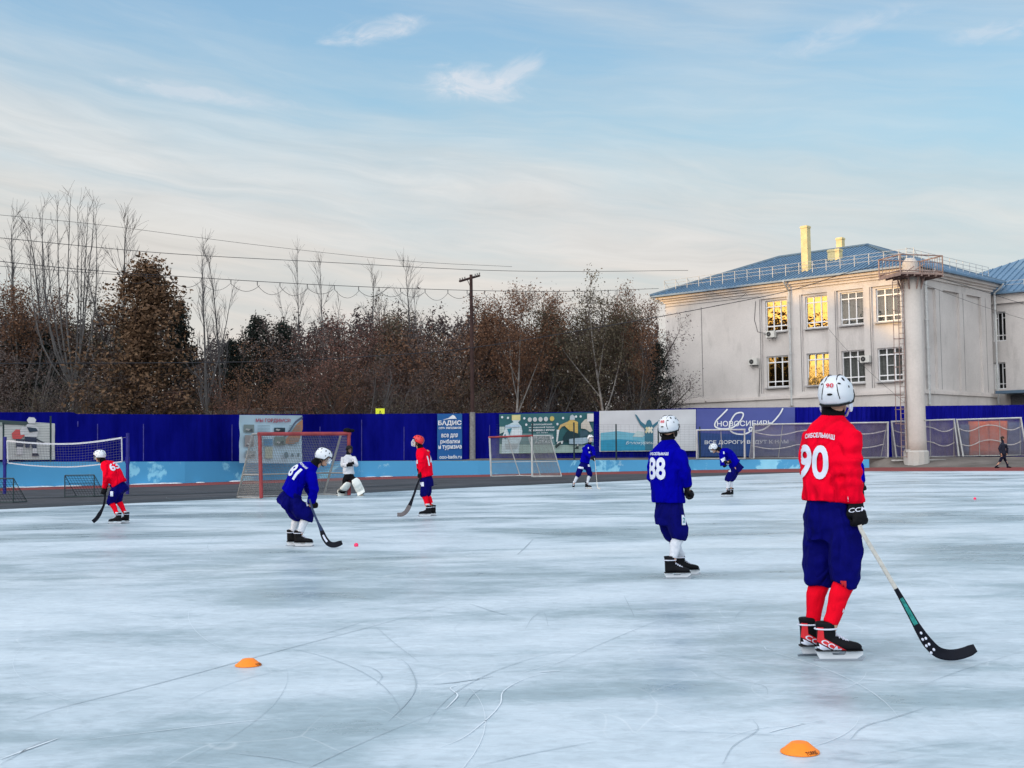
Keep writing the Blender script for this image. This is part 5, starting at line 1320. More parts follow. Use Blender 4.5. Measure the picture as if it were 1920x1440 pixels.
def number(p, txt, t, du, w, h, dirn=None, nm='number', m_=None, bold=.03, arch=0.0, sub=.025, shear=0.0):
    """lay lettering on the back of the jersey: t along the spine from neck to hem, du to the wearer's right"""
    c = p['j']['neck'].lerp(p['j']['hem'], t)+p['rt']*du
    d = V(dirn) if dirn else p['fr']
    u = (p['rt']-d*p['rt'].dot(d)).normalized(); v = p['spine']
    o = project_text(nm, txt, p['jersey'], c, u, v, d, w, h, m_ or M['print'], None, bold, .006, sub, shear, arch); o.parent = p['jersey']; return o
def patch(p, target, px, py, w, h, nm, m_, rot=0.0, dy=0.0, par=None):
    """flat print shot along the line of sight onto a garment"""
    c = p['J'](px, py, dy); d = (c+p['g0']-V((0, 0, CH))).normalized(); u = d.cross(UP).normalized(); v = u.cross(d)
    u2 = u*cos(rot)+v*sin(rot); v2 = v*cos(rot)-u*sin(rot)
    o = project_rect(nm, target, c, u2, v2, d, w, h, m_, None, .006, .03); o.parent = target; return o
def patch_text(p, target, txt, px, py, w, h, nm, m_, rot=0.0, bold=.02, arch=0.0, sub=.02, off=.006, shear=0.0):
    c = p['J'](px, py); d = (c+p['g0']-V((0, 0, CH))).normalized(); u = d.cross(UP).normalized(); v = u.cross(d)
    u2 = u*cos(rot)+v*sin(rot); v2 = v*cos(rot)-u*sin(rot)
    o = project_text(nm, txt, target, c, u2, v2, d, w, h, m_, None, bold, off, sub, shear, arch); o.parent = target; return o

def stick(pts, Zt, Zb, wid, label, shaft, parts, name='hockey_stick', thick=.020):
    """pts in photograph pixels from the grip to the toe of the blade; depth runs from Zt to Zb"""
    q = smooth_path([p[:2] for p in pts], 8); n = len(q); L = [0]
    for a, b in zip(q, q[1:]): L.append(L[-1]+math.hypot(b[0]-a[0], b[1]-a[1]))
    w3 = []
    imax = max(range(n), key=lambda i: q[i][1])
    for i, (x, y) in enumerate(q):
        t = min(1, L[i]/L[imax]); w3.append(P(x, y, Zt+(Zb-Zt)*t))
    root = empty(name, w3[imax], label, 'hockey stick')
    root.location.z = 0
    ws = [wid[0][1]]*n
    for i in range(n):
        t = L[i]/L[-1]
        for (a, wa), (b, wb) in zip(wid, wid[1:]):
            if a <= t <= b: ws[i] = wa+(wb-wa)*(t-a)/(b-a)
        if t >= wid[-1][0]: ws[i] = wid[-1][1]
    low = min(p.z-w*.5 for p, w in zip(w3, ws))
    w3 = [p-UP*(low-.02)*(min(1, L[i]/L[imax])**2) for i, p in enumerate(w3)]
    for nm, a, b, m_ in parts:
        idx = [i for i in range(n) if a-1e-6 <= L[i]/L[-1] <= b+1e-6]
        if idx[0] > 0: idx = [idx[0]-1]+idx
        mb = MB(); pp = [w3[i] for i in idx]; nrm = []
        vs = []; N = len(pp)
        for k_, i in enumerate(idx):
            t = (w3[min(i+1, n-1)]-w3[max(i-1, 0)]).normalized(); d = (w3[i]-V((0, 0, CH))).normalized(); d = (d-t*d.dot(t)).normalized(); u = t.cross(d)
            th = thick*(1 if L[i]/L[-1] < .7 else .62)
            for cu, cd in ((-1, -.6), (-.7, -1), (.7, -1), (1, -.6), (1, .6), (.7, 1), (-.7, 1), (-1, .6)): vs.append(w3[i]+u*ws[i]/2*cu+d*th/2*cd)
        fs = [(a_*8+c, a_*8+(c+1) % 8, (a_+1)*8+(c+1) % 8, (a_+1)*8+c) for a_ in range(N-1) for c in range(8)]+[tuple(range(7, -1, -1)), tuple((N-1)*8+c for c in range(8))]
        mb.add(vs, fs); under(mb.build(nm, m_), root)
    return root, w3, ws

W81 = dict(jersey=M['blue'], sock=M['whitesock'], helmet=M['white'])
RD = dict(jersey=M['red'], sock=M['redsock'])
# ---- number 90, tall in the right foreground
p90 = person(dict(ground=(1556, 1238), k=.985, vox=.0105, f=(.60, .80), hd=(.52, .85, -.02), label='person in red jersey number 90 and white helmet, standing back turned with a taped stick', **RD, helmet=M['white'], redskate=True, sockband=False,
    footL=(1, .08), footR=(1, -.04), arch=.035, wide=.93, slv=.95, wr=.016, visor='clear', strap=M['print'],
    j=dict(head=(1568, 747), neck=(1562, 779), hem=(1556, 941), pel=(1559, 962),
           sR=(1592, 808, -.12), sL=(1526, 808, .13), eR=(1592, 876, -.18), eL=(1520, 880, .16), wR=(1604, 942, -.17), wL=(1540, 922, .42),
           hR=(1578, 985, -.09), hL=(1536, 985, .09), kR=(1588, 1082, -.10), kL=(1540, 1082, .10), aR=(1557, 1182, -.10), aL=(1525, 1180, .11)),
    handR=(.12, -.02, -1), gripR=(.9, .1, -.75), palmR=(-.6, .7, 0), gripL=(1, 0, .2), glovetextR=(0.05, 1, 0), helmtext='90'))
number(p90, '90', .545, -.095, .215, .225, dirn=(.42, .91, 0), bold=.028, sub=.02)
number(p90, 'СИБСЕЛЬМАШ', .235, -.055, .20, .032, dirn=(.42, .91, 0), nm='team_name', bold=.03, arch=.012, sub=.015)
patch(p90, p90['pants'], 1582, 1096, .035, .052, 'red_emblem', M['helmetred'])
for S_ in [c for c in p90['root'].children if c.name.startswith('sock')][1:2]:
    patch(p90, S_, 1583, 1150, .034, .062, 'crest', M['print'], rot=-.25); c_ = patch(p90, S_, 1583, 1150, .022, .046, 'crest_inside', M['redprint'], rot=-.25)
    c_.location.y -= .004
st, w3, ws = stick([(1612, 985), (1618, 1000), (1650, 1054), (1683, 1111), (1705, 1151), (1724, 1186), (1741, 1212), (1760, 1230), (1784, 1236), (1808, 1232), (1829, 1223)], 7.90, 7.98, [(0, .027), (.36, .028), (.40, .030), (.6, .045), (.72, .068), (.80, .072), (.97, .068), (1, .052)],
      'hockey stick with white taped shaft and black blade held by the red number 90 player', None, [('taped_grip', 0, .40, M['tape']), ('shaft', .40, .64, M['stickdark']), ('blade', .64, 1.0, M['stickdark'])])
def stick_print(root, w3, ws, a, b, wf, m_, nm, off=.012):
    n = len(w3); i0, i1 = int(a*n), int(b*n); vs = []
    for i in range(i0, i1+1):
        t = (w3[min(i+1, n-1)]-w3[max(i-1, 0)]).normalized(); d = (w3[i]-V((0, 0, CH))).normalized(); d = (d-t*d.dot(t)).normalized(); u = t.cross(d)
        vs += [w3[i]-u*ws[i]/2*wf-d*off, w3[i]+u*ws[i]/2*wf-d*off]
    return under(mkobj(nm, vs, [(2*q, 2*q+2, 2*q+3, 2*q+1) for q in range(i1-i0)], m_), root)
stick_print(st, w3, ws, .325, .46, .62, M['stickgreen'], 'green_print', .014)
mb = MB()
for x, y in [(1727, 1187), (1736, 1197), (1730, 1199), (1742, 1208), (1737, 1211), (1751, 1218), (1746, 1224)]:
    c_ = P(x, y, 7.925); mb.ell(c_, V((.0055, 0, -.009)), V((.007, 0, .004)), V((0, .003, 0)), 10, 6)
under(mb.build('blade_dots', M['print'], None, True), st)

# ---- number 88 in blue, mid right
p88 = person(dict(ground=(1268, 1085), k=.93, vox=.012, f=(.62, .78), hd=(.62, .78, -.03), label='person in blue jersey number 88 and white helmet, standing on the ice, seen from behind', **W81,
    footL=(1, .05), footR=(1, 0), arch=.04, wr=.009, wide=1.02, helmtext='88', visor='clear',
    j=dict(head=(1254, 804), neck=(1252, 824), hem=(1253, 943), pel=(1254, 952),
           sR=(1275, 845, -.12), sL=(1229, 844, .12), eR=(1284, 884, -.16), eL=(1224, 893, .14), wR=(1289, 911, -.10), wL=(1245, 915, .36),
           hR=(1266, 960, -.09), hL=(1246, 960, .09), kR=(1274, 1003, -.09), kL=(1262, 1003, .09), aR=(1261, 1053, -.10), aL=(1279, 1050, .22)),
    handR=(.25, .25, -1), gripR=(.2, 1, 0), skate={}))
number(p88, '88', .455, -.085, .225, .24, dirn=(.42, .91, 0), bold=.03, sub=.02)
number(p88, 'СИБСЕЛЬМАШ', .225, -.07, .25, .032, dirn=(.42, .91, 0), nm='team_name', bold=.035, arch=.0, sub=.015)
patch(p88, p88['pants'], 1281.5, 975, .040, .105, 'white_label', M['print']); patch_text(p88, p88['pants'], '2', 1281.5, 975, .022, .05, 'label_figure', M['stickgreen'], off=.010)

# ---- number 81 in blue bending over the ball
p81 = person(dict(ground=(560, 1026), k=.96, vox=.013, f=(.90, .43), hd=(.90, .05, -.42), hup=(.3, 0, 1), label='person in blue jersey number 81 bending over the pink ball with a dark stick', **W81,
    footL=(1, .1), footR=(1, -.02), arch=.09, wr=.009, wide=1.0, pr=1.2, sockband=True,
    j=dict(head=(606, 858), neck=(590, 871), hem=(544, 928), pel=(546, 930),
           sR=(587, 886, -.12), sL=(575, 880, .14), eR=(589, 917, -.14), eL=(580, 915, .2), wR=(583, 942, -.06), wL=(588, 935, .14),
           hR=(553, 940, -.07), hL=(545, 940, .09), kR=(575, 970, -.06), kL=(559, 970, .09), aR=(563, 1006, -.08), aL=(549, 1003, .12)),
    handR=(-.3, .2, -.9), gripR=(.7, .2, -.9), handL=(.1, -.2, -1), gripL=(.7, .2, -.9), visor='clear'))
number(p81, '81', .40, -.10, .22, .205, dirn=(.38, .90, -.20), bold=.03)
number(p81, 'СИБСЕЛЬМАШ', .15, -.08, .23, .026, dirn=(.38, .90, -.2), nm='team_name', bold=.04)
patch(p81, p81['pants'], 575, 943, .035, .10, 'white_label', M['print'], rot=.35)
st, w3, ws = stick([(580, 936), (584, 949), (591, 968), (602, 992), (608, 1007), (617, 1018), (628, 1020), (641.5, 1015.5)], 18.2, 18.25, [(0, .030), (.4, .034), (.6, .075), (.75, .085), (.95, .08), (1, .06)],
      'dark blue hockey stick of number 81, its blade near the pink ball', None, [('shaft', 0, .55, mat('navy_stick', (.012, .03, .085), .45, .4)), ('blade', .55, 1, M['stickdark'])])
stick_print(st, w3, ws, .52, .66, .35, M['print'], 'white_print')

# ---- red player on the left, number 63
pr1 = person(dict(ground=(223, 983), k=.90, vox=.014, f=(-.86, .50), hd=(-.97, .10, -.18), label='person in red jersey and white helmet skating bent forward near the volleyball net', **RD, helmet=M['white'],
    footL=(-1, -.05), footR=(-1, .1), arch=.07, wr=.009, sockband=True, visor='clear', skate={},
    j=dict(head=(187, 856), neck=(194, 866), hem=(224, 909), pel=(222, 910),
           sL=(197, 871, -.12), sR=(206, 868, .13), eL=(200, 894, -.16), eR=(200, 892, .16), wL=(196, 915, -.08), wR=(197, 912, .10),
           hL=(218, 916, -.08), hR=(224, 914, .08), kL=(208, 941, -.08), kR=(221, 938, .09), aL=(220, 967, -.10), aR=(235, 965, .10)),
    handL=(-.3, .1, -1), gripL=(-.6, 0, -.8), handR=(-.3, .1, -1), gripR=(-.6, 0, -.8)))
number(pr1, '63', .36, .12, .20, .17, dirn=(-.35, .92, -.18), bold=.03); patch(pr1, pr1['pants'], 209.5, 926, .055, .10, 'white_label', M['print'])
stick([(198, 920), (195.5, 944), (192, 955), (187.5, 965), (181, 977), (174, 985)], 25.7, 25.75, [(0, .032), (.5, .05), (.7, .085), (1, .08)], 'dark hockey stick held low by the red player near the volleyball net', None, [('shaft', 0, .6, M['stickdark']), ('blade', .6, 1, M['stickdark'])])
# ---- red player in the middle, gazing up
pr2 = person(dict(ground=(801, 969), k=.92, vox=.015, f=(-.90, .43), hd=(-.94, .05, .22), label='person in red jersey and red helmet with face cage standing before the fence', **RD, helmet=M['helmetred'], visor='cage',
    footL=(-1, .02), footR=(-1, .12), arch=.03, wr=.008, sockband=True,
    j=dict(head=(783.5, 828), neck=(788, 840), hem=(800, 894), pel=(799, 898),
           sL=(791, 845, -.12), sR=(800, 842, .13), eL=(790, 866, -.17), eR=(786, 866, .16), wL=(790, 884, -.12), wR=(787, 884, .10),
           hL=(798, 903, -.08), hR=(802, 902, .08), kL=(795, 927, -.08), kR=(800, 927, .09), aL=(801, 951, -.09), aR=(810, 949, .12)),
    handL=(-.1, .1, -1), gripL=(-.5, 0, -1), handR=(.0, .1, -1), gripR=(-.5, 0, -1)))
number(pr2, '14', .45, .12, .19, .22, dirn=(-.55, .80, 0), bold=.03); patch(pr2, pr2['pants'], 790.5, 908, .10, .09, 'white_label', M['print'])
patch(pr2, pr2['jersey'], 782.5, 866, .03, .08, 'white_patch', M['print'])
stick([(789, 893), (782, 910), (776, 928), (769, 946), (762, 959), (754, 965), (744.8, 965.5)], 26.9, 26.9, [(0, .034), (.5, .055), (.7, .10), (1, .085)], 'dark hockey stick with grey blade trailing from the red helmeted player', None, [('shaft', 0, .66, M['stickdark']), ('blade', .66, 1, mat('grey_tape', (.13, .115, .12), .8, .2, var=.3))])
# ---- goalkeeper in white
pg = person(dict(ground=(658, 930), k=.90, vox=.016, f=(.55, -.83), hd=(.72, -.68, -.10), label='person in white goalkeeper jersey, black helmet and white leg pads beside the red goal', jersey=M['whitecloth'], sock=M['blackcloth'], helmet=M['blackplastic'], pants=M['blackcloth'], visor='cage', cagecol=M['blackbar'],
    footL=(.8, -.6), footR=(-.4, -.9), arch=.02, wr=.012, wide=1.12, slv=1.1,
    j=dict(head=(655, 843), neck=(653, 852), hem=(653.5, 889), pel=(654, 890),
           sR=(643.5, 857, .02), sL=(663, 857, -.05), eR=(642, 873, -.05), eL=(668, 872, -.12), wR=(654, 872, -.28), wL=(660, 869, -.30),
           hR=(649, 895, .04), hL=(659, 895, -.02), kR=(645.5, 910, -.02), kL=(668, 908, -.12), aR=(637, 922, .10), aL=(674, 925, -.05)),
    handR=(1, -.2, .1), gripR=(0, .6, 1), handL=(-1, -.3, -.2), gripL=(0, .6, 1)))
for a_, b_, off, nm in (('kR', 'aR', V((.10, -.10, 0)), 0), ('kL', 'aL', V((.05, -.12, 0)), 1)):
    kn, an = pg['j'][a_], pg['j'][b_]; d = (an-kn).normalized(); off = off-d*off.dot(d); w_ = d.cross(off).normalized(); on = off.normalized(); c_ = kn+off*.55
    mb = MB(); mb.rings([(c_-d*.22+on*.02, w_*.10, on*.035), (c_-d*.12+on*.04, w_*.145, on*.065), (c_+on*.05, w_*.15, on*.075), (c_.lerp(an+off*.5, .5)+on*.03, w_*.145, on*.065), (an+off*.5+on*.03+UP*.02, w_*.145, on*.05), (an+off*.7+on*.10-UP*.09, w_*.15, on*.06)])
    pd = fused('leg_pad', mb, M['pad'], pg['root'], .016, 3)
    for q_ in (.45, .62, .8): 
        m_ = c_.lerp(an+off*.5, q_)+on*.035; mb = MB(); mb.rings([(m_-d*.012, w_*.148, on*.073), (m_+d*.012, w_*.148, on*.073)]); o = mb.build('pad_strap', M['blackcloth'] if nm == 0 else M['pad']); o.parent = pd
    if nm: mb = MB(); mb.tube([c_+d*.22+w_*.10+on*.05, c_+d*.34+w_*.02+on*.09, c_+d*.38-w_*.05+on*.08], .012, 6); o = mb.build('green_piping', M['stickgreen']); o.parent = pd
# ---- far blue skater
pf = person(dict(ground=(1090, 917), k=.92, vox=.018, f=(.42, -.90), hd=(.35, -.93, -.05), label='person in blue kit skating toward us before the white banner, knees bent', **W81, visor='cage',
    footL=(.8, -.6), footR=(-.1, -1), arch=.03, wr=.01,
    j=dict(head=(1107.5, 822.5), neck=(1105, 833), hem=(1096, 868), pel=(1095.5, 870),
           sR=(1095, 838, .02), sL=(1111, 837, -.04), eR=(1100, 852, -.20), eL=(1114, 849, -.15), wR=(1111, 859, -.36), wL=(1114, 858, -.30),
           hR=(1090, 873, .03), hL=(1101, 873, -.02), kR=(1084, 890, -.05), kL=(1106, 890, -.05), aR=(1075.5, 909, .10), aL=(1101, 909, .0)),
    gripR=(.3, .2, -1), gripL=(.3, .2, -1)))
patch(pf, pf['pants'], 1089, 877, .20, .07, 'white_label', M['print'], rot=-.2); patch(pf, pf['pants'], 1106, 873, .14, .08, 'white_label', M['print'])
patch(pf, pf['jersey'], 1105, 848, .05, .06, 'white_patch', M['print']); patch(pf, pf['jersey'], 1103, 840, .03, .06, 'white_patch', M['print'])
stick([(1115, 859), (1116.5, 874), (1118, 892), (1119.5, 908), (1121, 915), (1126, 916)], 44.3, 44.0, [(0, .018), (.7, .018), (1, .05)], 'thin pale hockey stick held upright by the distant blue skater', None, [('shaft', 0, .8, M['tape']), ('blade', .8, 1, M['tape'])])
# ---- blue player folded forward
pb = person(dict(ground=(1366, 932), k=.94, vox=.016, f=(-.85, -.52), hd=(-.72, -.35, -.60), hup=(-.5, -.2, 1), label='person in blue kit and white helmet stooping, hands pulled to the waist', **W81, visor='clear',
    footL=(-1, -.2), footR=(-.5, -.6), arch=.10, wr=.010, deep=1.05,
    j=dict(head=(1338, 841), neck=(1350, 844), hem=(1379, 872), pel=(1379, 874),
           sL=(1352, 850, -.15), sR=(1362, 843, .10), eL=(1355, 872, -.18), eR=(1366, 866, -.02), wL=(1362, 867, -.26), wR=(1361, 870, -.12),
           hL=(1377, 879, -.08), hR=(1381, 879, .08), kL=(1365, 899, -.12), kR=(1371, 899, .06), aL=(1364, 918, -.06), aR=(1371, 916, .12)),
    handL=(.8, .1, .2), gripL=(0, .5, 1), gripR=(0, .5, 1), skate={}))
patch(pb, pb['jersey'], 1356.5, 862, .13, .10, 'white_patch', M['print'], rot=.5); patch(pb, pb['jersey'], 1364, 868, .10, .09, 'white_patch', M['print'], rot=-.5); patch(pb, pb['pants'], 1366, 881.5, .13, .10, 'white_label', M['print']); patch(pb, pb['jersey'], 1357, 849, .03, .07, 'white_patch', M['print'])
# ---- blue player hidden behind number 90
ph = person(dict(ground=(1588, 999), k=.93, vox=.018, f=(.80, .60), hd=(.8, .6, 0), label='person in blue kit almost hidden behind the red number 90 player', **W81,
    j=dict(head=(1580, 815), neck=(1578, 828), hem=(1575, 905), pel=(1575, 907),
           sR=(1596, 842, -.12), sL=(1563, 842, .12), eR=(1611, 874, -.12), eL=(1565, 876, .12), wR=(1616, 904, -.10), wL=(1580, 890, .3),
           hR=(1583, 915, -.08), hL=(1570, 915, .08), kR=(1588, 945, -.08), kL=(1575, 945, .08), aR=(1578, 978, -.08), aL=(1570, 978, .1)), barehands='', gripR=(1, 0, 0)))
patch(ph, ph['jersey'], 1609, 880, .05, .16, 'white_patch', M['print']); patch(ph, ph['jersey'], 1612, 866, .03, .10, 'white_patch', M['print'], rot=-.9)
# ---- passer-by in dark clothes on the red track
pw_ = person(dict(ground=(1879, 877.5), k=1.0, vox=.022, f=(.92, -.38), hd=(.95, -.3, -.1), shoe=True, label='person in dark jacket and trousers walking along the red track', jersey=M['darkjacket'], pants=M['darkjeans'], collar=M['darkjacket'], barehands='LR', pr=.85, wr=.02,
    footL=(1, -.2), footR=(1, -.2), wide=1.1, deep=1.15,
    j=dict(head=(1880, 822), neck=(1880, 830), hem=(1881, 853), pel=(1881, 853),
           sR=(1876, 832.5, -.1), sL=(1886, 832.5, .1), eR=(1874, 842, -.15), eL=(1889, 842, .12), wR=(1877, 850, -.22), wL=(1888, 850, .10),
           hR=(1879, 856, -.08), hL=(1882, 856, .08), kR=(1874.5, 866, -.05), kL=(1887, 866, .05), aR=(1867.5, 874.5, -.05), aL=(1890, 874.5, .05))))
mb = MB(); hc_ = pw_['hc']; mb.ell(hc_+UP*.035-pw_['hf']*.015, pw_['hr']*.10, pw_['hf']*.115, UP*.105, 14, 10); mb.ell(hc_-pw_['hf']*.05-UP*.03, pw_['hr']*.085, pw_['hf']*.07, UP*.09, 12, 8)
fused('hair', mb, M['hair'], pw_['root'], .02, 2)
# ================================================================== BALLS, CONES, GOALS, NETS
def ball(px, py, r, label):
    g_ = G(px, py); mb = MB(); o0 = V((0, 0, r)); mb.ell(o0, V((r, 0, 0)), V((0, r, 0)), V((0, 0, r)), 20, 12); rd = random.Random(px)
    for v in mb.v: v += (v-o0)*(.02*math.sin(v.x*400+v.z*300))
    o = mb.build('ball', M['pinkball'], None, True); o.location = g_; tag(o, label, 'ball', 'pink balls lying on the ice')
ball(668, 1026.3, .0335, 'pink ball beside the blade of number 81')
ball(1828, 937.5, .035, 'small pink ball lying alone on the far right ice')
def cone(px, py, w, h, tw_, label, txt=None, rot=0.0):
    g_ = G(px, py); r = empty('marker_cone', g_, label, 'cone', 'orange training cones')
    vs, fs = [], []; n = 40; prof = [(w*.5, .0), (w*.5, .006), (w*.47, .010), (w*.40, h*.40), (tw_*.5+.006, h*.96), (tw_*.5, h), (tw_*.5-.010, h*.99)]
    for rr, z in prof:
        for k in range(n): a = 2*pi*k/n; vs.append((rr*cos(a), rr*sin(a), z+.014))
    for j_ in range(len(prof)-1):
        for k in range(n): fs.append((j_*n+k, j_*n+(k+1) % n, (j_+1)*n+(k+1) % n, (j_+1)*n+k))
    fs.append(tuple((len(prof)-1)*n+k for k in range(n)))
    o = mkobj('cone_shell', vs, fs, M['orange'], r, True)
    if txt:
        d = V((-cos(rot), -sin(rot), 0)); d2 = (d*1.0+V((0, 0, -.25))).normalized(); u = V((0, 0, 1)).cross(-d).normalized()
        t = project_text('lettering', txt, o, V((0, 0, h*.36))-d*w*.25, u, V((0, 0, 1)), d2, .062, .015, M['blackplastic'], None, .012, .002, .01); t.parent = o
    return r
cone(465.5, 1251.5, .173, .044, .066, 'orange training cone farther off, left of the skate marks', 'TORRES', R(-18)); cone(1500, 1416, .176, .046, .068, 'orange training cone close by with black lettering on its side', 'TORRES', R(-62))

def goal(label, tl, tr, bl, br, back, tb, r, m_top, m_side, net, lean=0.0, mid=(), midbar=True, bars=()):
    """goal frame: four corners in space; back: vector from mouth to the rear foot; tb: part of the depth that the top runs back"""
    root = empty('goal', (bl+br)/2, label, 'goal', 'goals round the ice')
    for a, b_ in ((bl, tl), (br, tr)): mb = MB(); mb.tube([a, b_], r, 8); under(mb.build('goal_post', m_side), root)
    mb = MB(); e = (tr-tl).normalized()*r; mb.tube([tl-e, tr+e], r*1.03, 8); under(mb.build('crossbar', m_top), root)
    kl, kr = bl+back, br+back; ul, ur = tl+back*tb, tr+back*tb
    mb = MB()
    for a, b_ in ((bl, kl), (br, kr), (kl, kr), (ul, kl), (ur, kr), (tl, ul), (tr, ur)): mb.tube([a, b_], r*.55, 6)
    if midbar: mb.tube([bl.lerp(tl, .36), kl.lerp(ul, .36)], r*.4, 6); mb.tube([br.lerp(tr, .36), kr.lerp(ur, .36)], r*.4, 6); mb.tube([kl.lerp(ul, .36), kr.lerp(ur, .36)], r*.4, 6)
    for t in bars: mb.tube([tl.lerp(tr, t)+back*tb, bl.lerp(br, t)+back], r*.55, 6)
    under(mb.build('rear_frame', M['whitebar'] if m_side is M['whitebar'] else M['steelbar']), root)
    qs = [(kl, kr, ur, ul), (bl, kl, ul, tl), (kr, br, tr, ur)]
    if tb > .05: qs.append((ul, ur, tr, tl))
    o = under(net_sheet(qs, 'net', net, root), root)
    return root
# main goal with faded red posts
zA, zB = 39.5, 41.2
bl, tl = P(490, 936, zA), P(487, 815.5, zA); br, tr = P(654.5, 929, zB), P(654, 811.5, zB)
bl.z = br.z = .03; tl.z = tr.z = (tl.z+tr.z)/2
gb = V((-1.0, 1.05, 0))
goal('goal with faded red posts and loose grey net, guarded by the goalkeeper', tl, tr, bl, br, gb, .30, .062, M['redbar'], M['redbar'], M['net_grey'])
mb = MB(); c_ = P(651, 807, zB); mb.ell(c_, V((.14, 0, 0)), V((0, .1, 0)), V((0, 0, .085)), 12, 8); mb.ell(c_+V((.16, 0, -.01)), V((.09, 0, .0)), V((0, .07, 0)), V((0, 0, .06)), 10, 6)
tag(mb.build('bundled_cloth', M['blackcloth'], None, True), 'small black bundle lying on the red goal crossbar', 'cloth')
# spare goal on the track: faded red bar and white middle post
zA, zB = 62, 60
bl, tl = P(921, 893, zA), P(918, 820, zA); br, tr = P(998, 894, zB), P(997, 817, zB)
goal('goal with a red crossbar and white post on the track before the bottle banner', tl, tr, bl, br, V((1.45, .6, 0)), .62, .05, M['redbar'], M['whitebar'], M['net_grey'], bars=(.5,))
# little goals on the left
def small_goal(px, py, Z, label):
    root = empty('small_goal', P(px, py, Z), label, 'goal', 'little dark goals on the track'); o0 = P(px, py, Z); o0.z = 0; root.location = o0
    w, h = 1.05, .78; mb = MB(); A, B_, C_, D = V((-w/2, 0, .02)), V((-w/2, 0, h)), V((w/2, 0, h)), V((w/2, 0, .02))
    mb.tube([A, B_], .02, 6); mb.tube([B_, C_], .02, 6); mb.tube([C_, D], .02, 6); bk = V((.22, .55, 0))
    mb.tube([A, A+bk], .015, 6); mb.tube([D, D+bk], .015, 6); mb.tube([A+bk, D+bk], .015, 6); mb.tube([B_, A+bk], .012, 6); mb.tube([C_, D+bk], .012, 6); mb.tube([A, D], .012, 6); mb.tube([A.lerp(B_, .6), D.lerp(C_, .6)], .008, 5)
    f = mb.build('goal_frame', M['greenbar'], root); net_sheet([(A+bk, D+bk, C_, B_), (A, A+bk, B_, B_)], 'net', M['net_dark'], root)
small_goal(149, 933, 44, 'little dark goal frame standing on the track left of the red skater'); small_goal(-6, 943, 39, 'little dark goal frame cut off by the picture edge')
# volleyball net
zA, zB = 49.5, 46.8
vn = empty('volleyball_net', P(120, 925, 48), 'slack volleyball net with white tapes between two blue posts', 'net')
for a, b_ in ((P(8.5, 926, zA), P(7.5, 819, zA)), (P(239, 925, zB), P(237, 812, zB))):
    a.z = -.02; mb = MB(); mb.tube([a, V((a.x, a.y, b_.z))], .065, 8); mb.tube([V((a.x, a.y, b_.z*.5)), V((a.x, a.y, b_.z*.5+.25))], .085, 8); under(mb.build('post', M['bluebar']), vn)
nz = lambda px: zA+(zB-zA)*(px-8)/230
top = [(13, 826.5), (50, 830), (95, 832.3), (140, 831.8), (185, 827.5), (228, 821)]; bot = [(15, 868), (55, 872.5), (100, 875), (140, 875), (185, 871), (229, 865.5)]
T_ = [P(x, y, nz(x)) for x, y in smooth_path(top, 5)]; B_ = [P(x, y, nz(x)) for x, y in smooth_path(bot, 5)]
def tape(a, w, nm):
    vs = []
    for p_ in a: vs += [p_-UP*w/2, p_+UP*w/2, p_-UP*w/2+V((0, .02, 0)), p_+UP*w/2+V((0, .02, 0))]
    fs = []
    for i in range(len(a)-1): b0 = 4*i; fs += [(b0, b0+4, b0+5, b0+1), (b0+2, b0+3, b0+7, b0+6), (b0+1, b0+5, b0+7, b0+3)]
    return under(mkobj(nm, vs, fs, M['whitesock']), vn)
tape(T_, .065, 'top_tape'); tape(B_, .045, 'bottom_tape')
for i_ in (0, -1): mb = MB(); mb.tube([T_[i_], B_[i_]], .025, 5); under(mb.build('side_tape', M['whitesock']), vn)
mb = MB(); mb.bar(P(9, 824, zA), T_[0], .01, 3); mb.bar(P(9, 866, zA), B_[0], .01, 3); mb.bar(T_[-1], P(237, 820, zB), .01, 3); mb.bar(B_[-1], P(237, 864, zB), .01, 3)
for k in range(1, 9):
    for i in range(len(T_)-1): mb.bar(T_[i].lerp(B_[i], k/9), T_[i+1].lerp(B_[i+1], k/9), .0045, 3)
n = 42
for k in range(1, n):
    t = k/n*(len(T_)-1); i = min(int(t), len(T_)-2); a = T_[i].lerp(T_[i+1], t-i); b_ = B_[i].lerp(B_[i+1], t-i); mb.bar(a, b_, .004, 3)
under(mb.build('netting', M['net_cord'] if 'net_cord' in M else mat('net_cord', (.12, .12, .16), .9, .1)), vn)
# goals stored on the terrace
def tgoal(label, x0, x1, yt0, yt1, yb0, yb1, Z, back, net, bars=(), leanx=0.0, r=.055, drape=True):
    bl, br = P(x0, yb0, Z), P(x1, yb1, Z); tl, tr = P(x0+leanx, yt0, Z), P(x1+leanx, yt1, Z)
    g_ = goal(label, tl, tr, bl, br, V(back), .12, r, M['whitebar'], M['whitebar'], net, midbar=False, bars=bars)
    if drape:
        mb = MB(); bk = V(back); rd = random.Random(int(x0))
        for lev in (.22, .62):
            n = 3; 
            for i in range(n):
                t0, t1 = i/n, (i+1)/n; pts = []
                for q_ in range(9):
                    t = t0+(t1-t0)*q_/8; sg = .25*sin(pi*q_/8)*(1 if (i+int(lev*9)) % 2 else -.5)
                    p_ = tl.lerp(tr, t).lerp(bl.lerp(br, t)+bk, lev); pts.append(p_-UP*sg-V((0, .12, 0)))
                mb.tube(pts, .035, 5)
        under(mb.build('net_fold', mat('gathered_net', (.42, .40, .40), .95, .1, var=.3)), g_)
    return g_
tgoal('empty white goal frame before the faded blue banner', 1306.5, 1396, 806.5, 805.5, 860, 860, 82.4, (.3, 1.2, 0), M['net_dark'], bars=(.5,), drape=False)
tgoal('wide goal with grey net behind the red number 90 player', 1413.5, 1665, 796, 792, 859.5, 857.5, 83.6, (0, 1.6, 0), M['net_thick'], bars=(.22,))
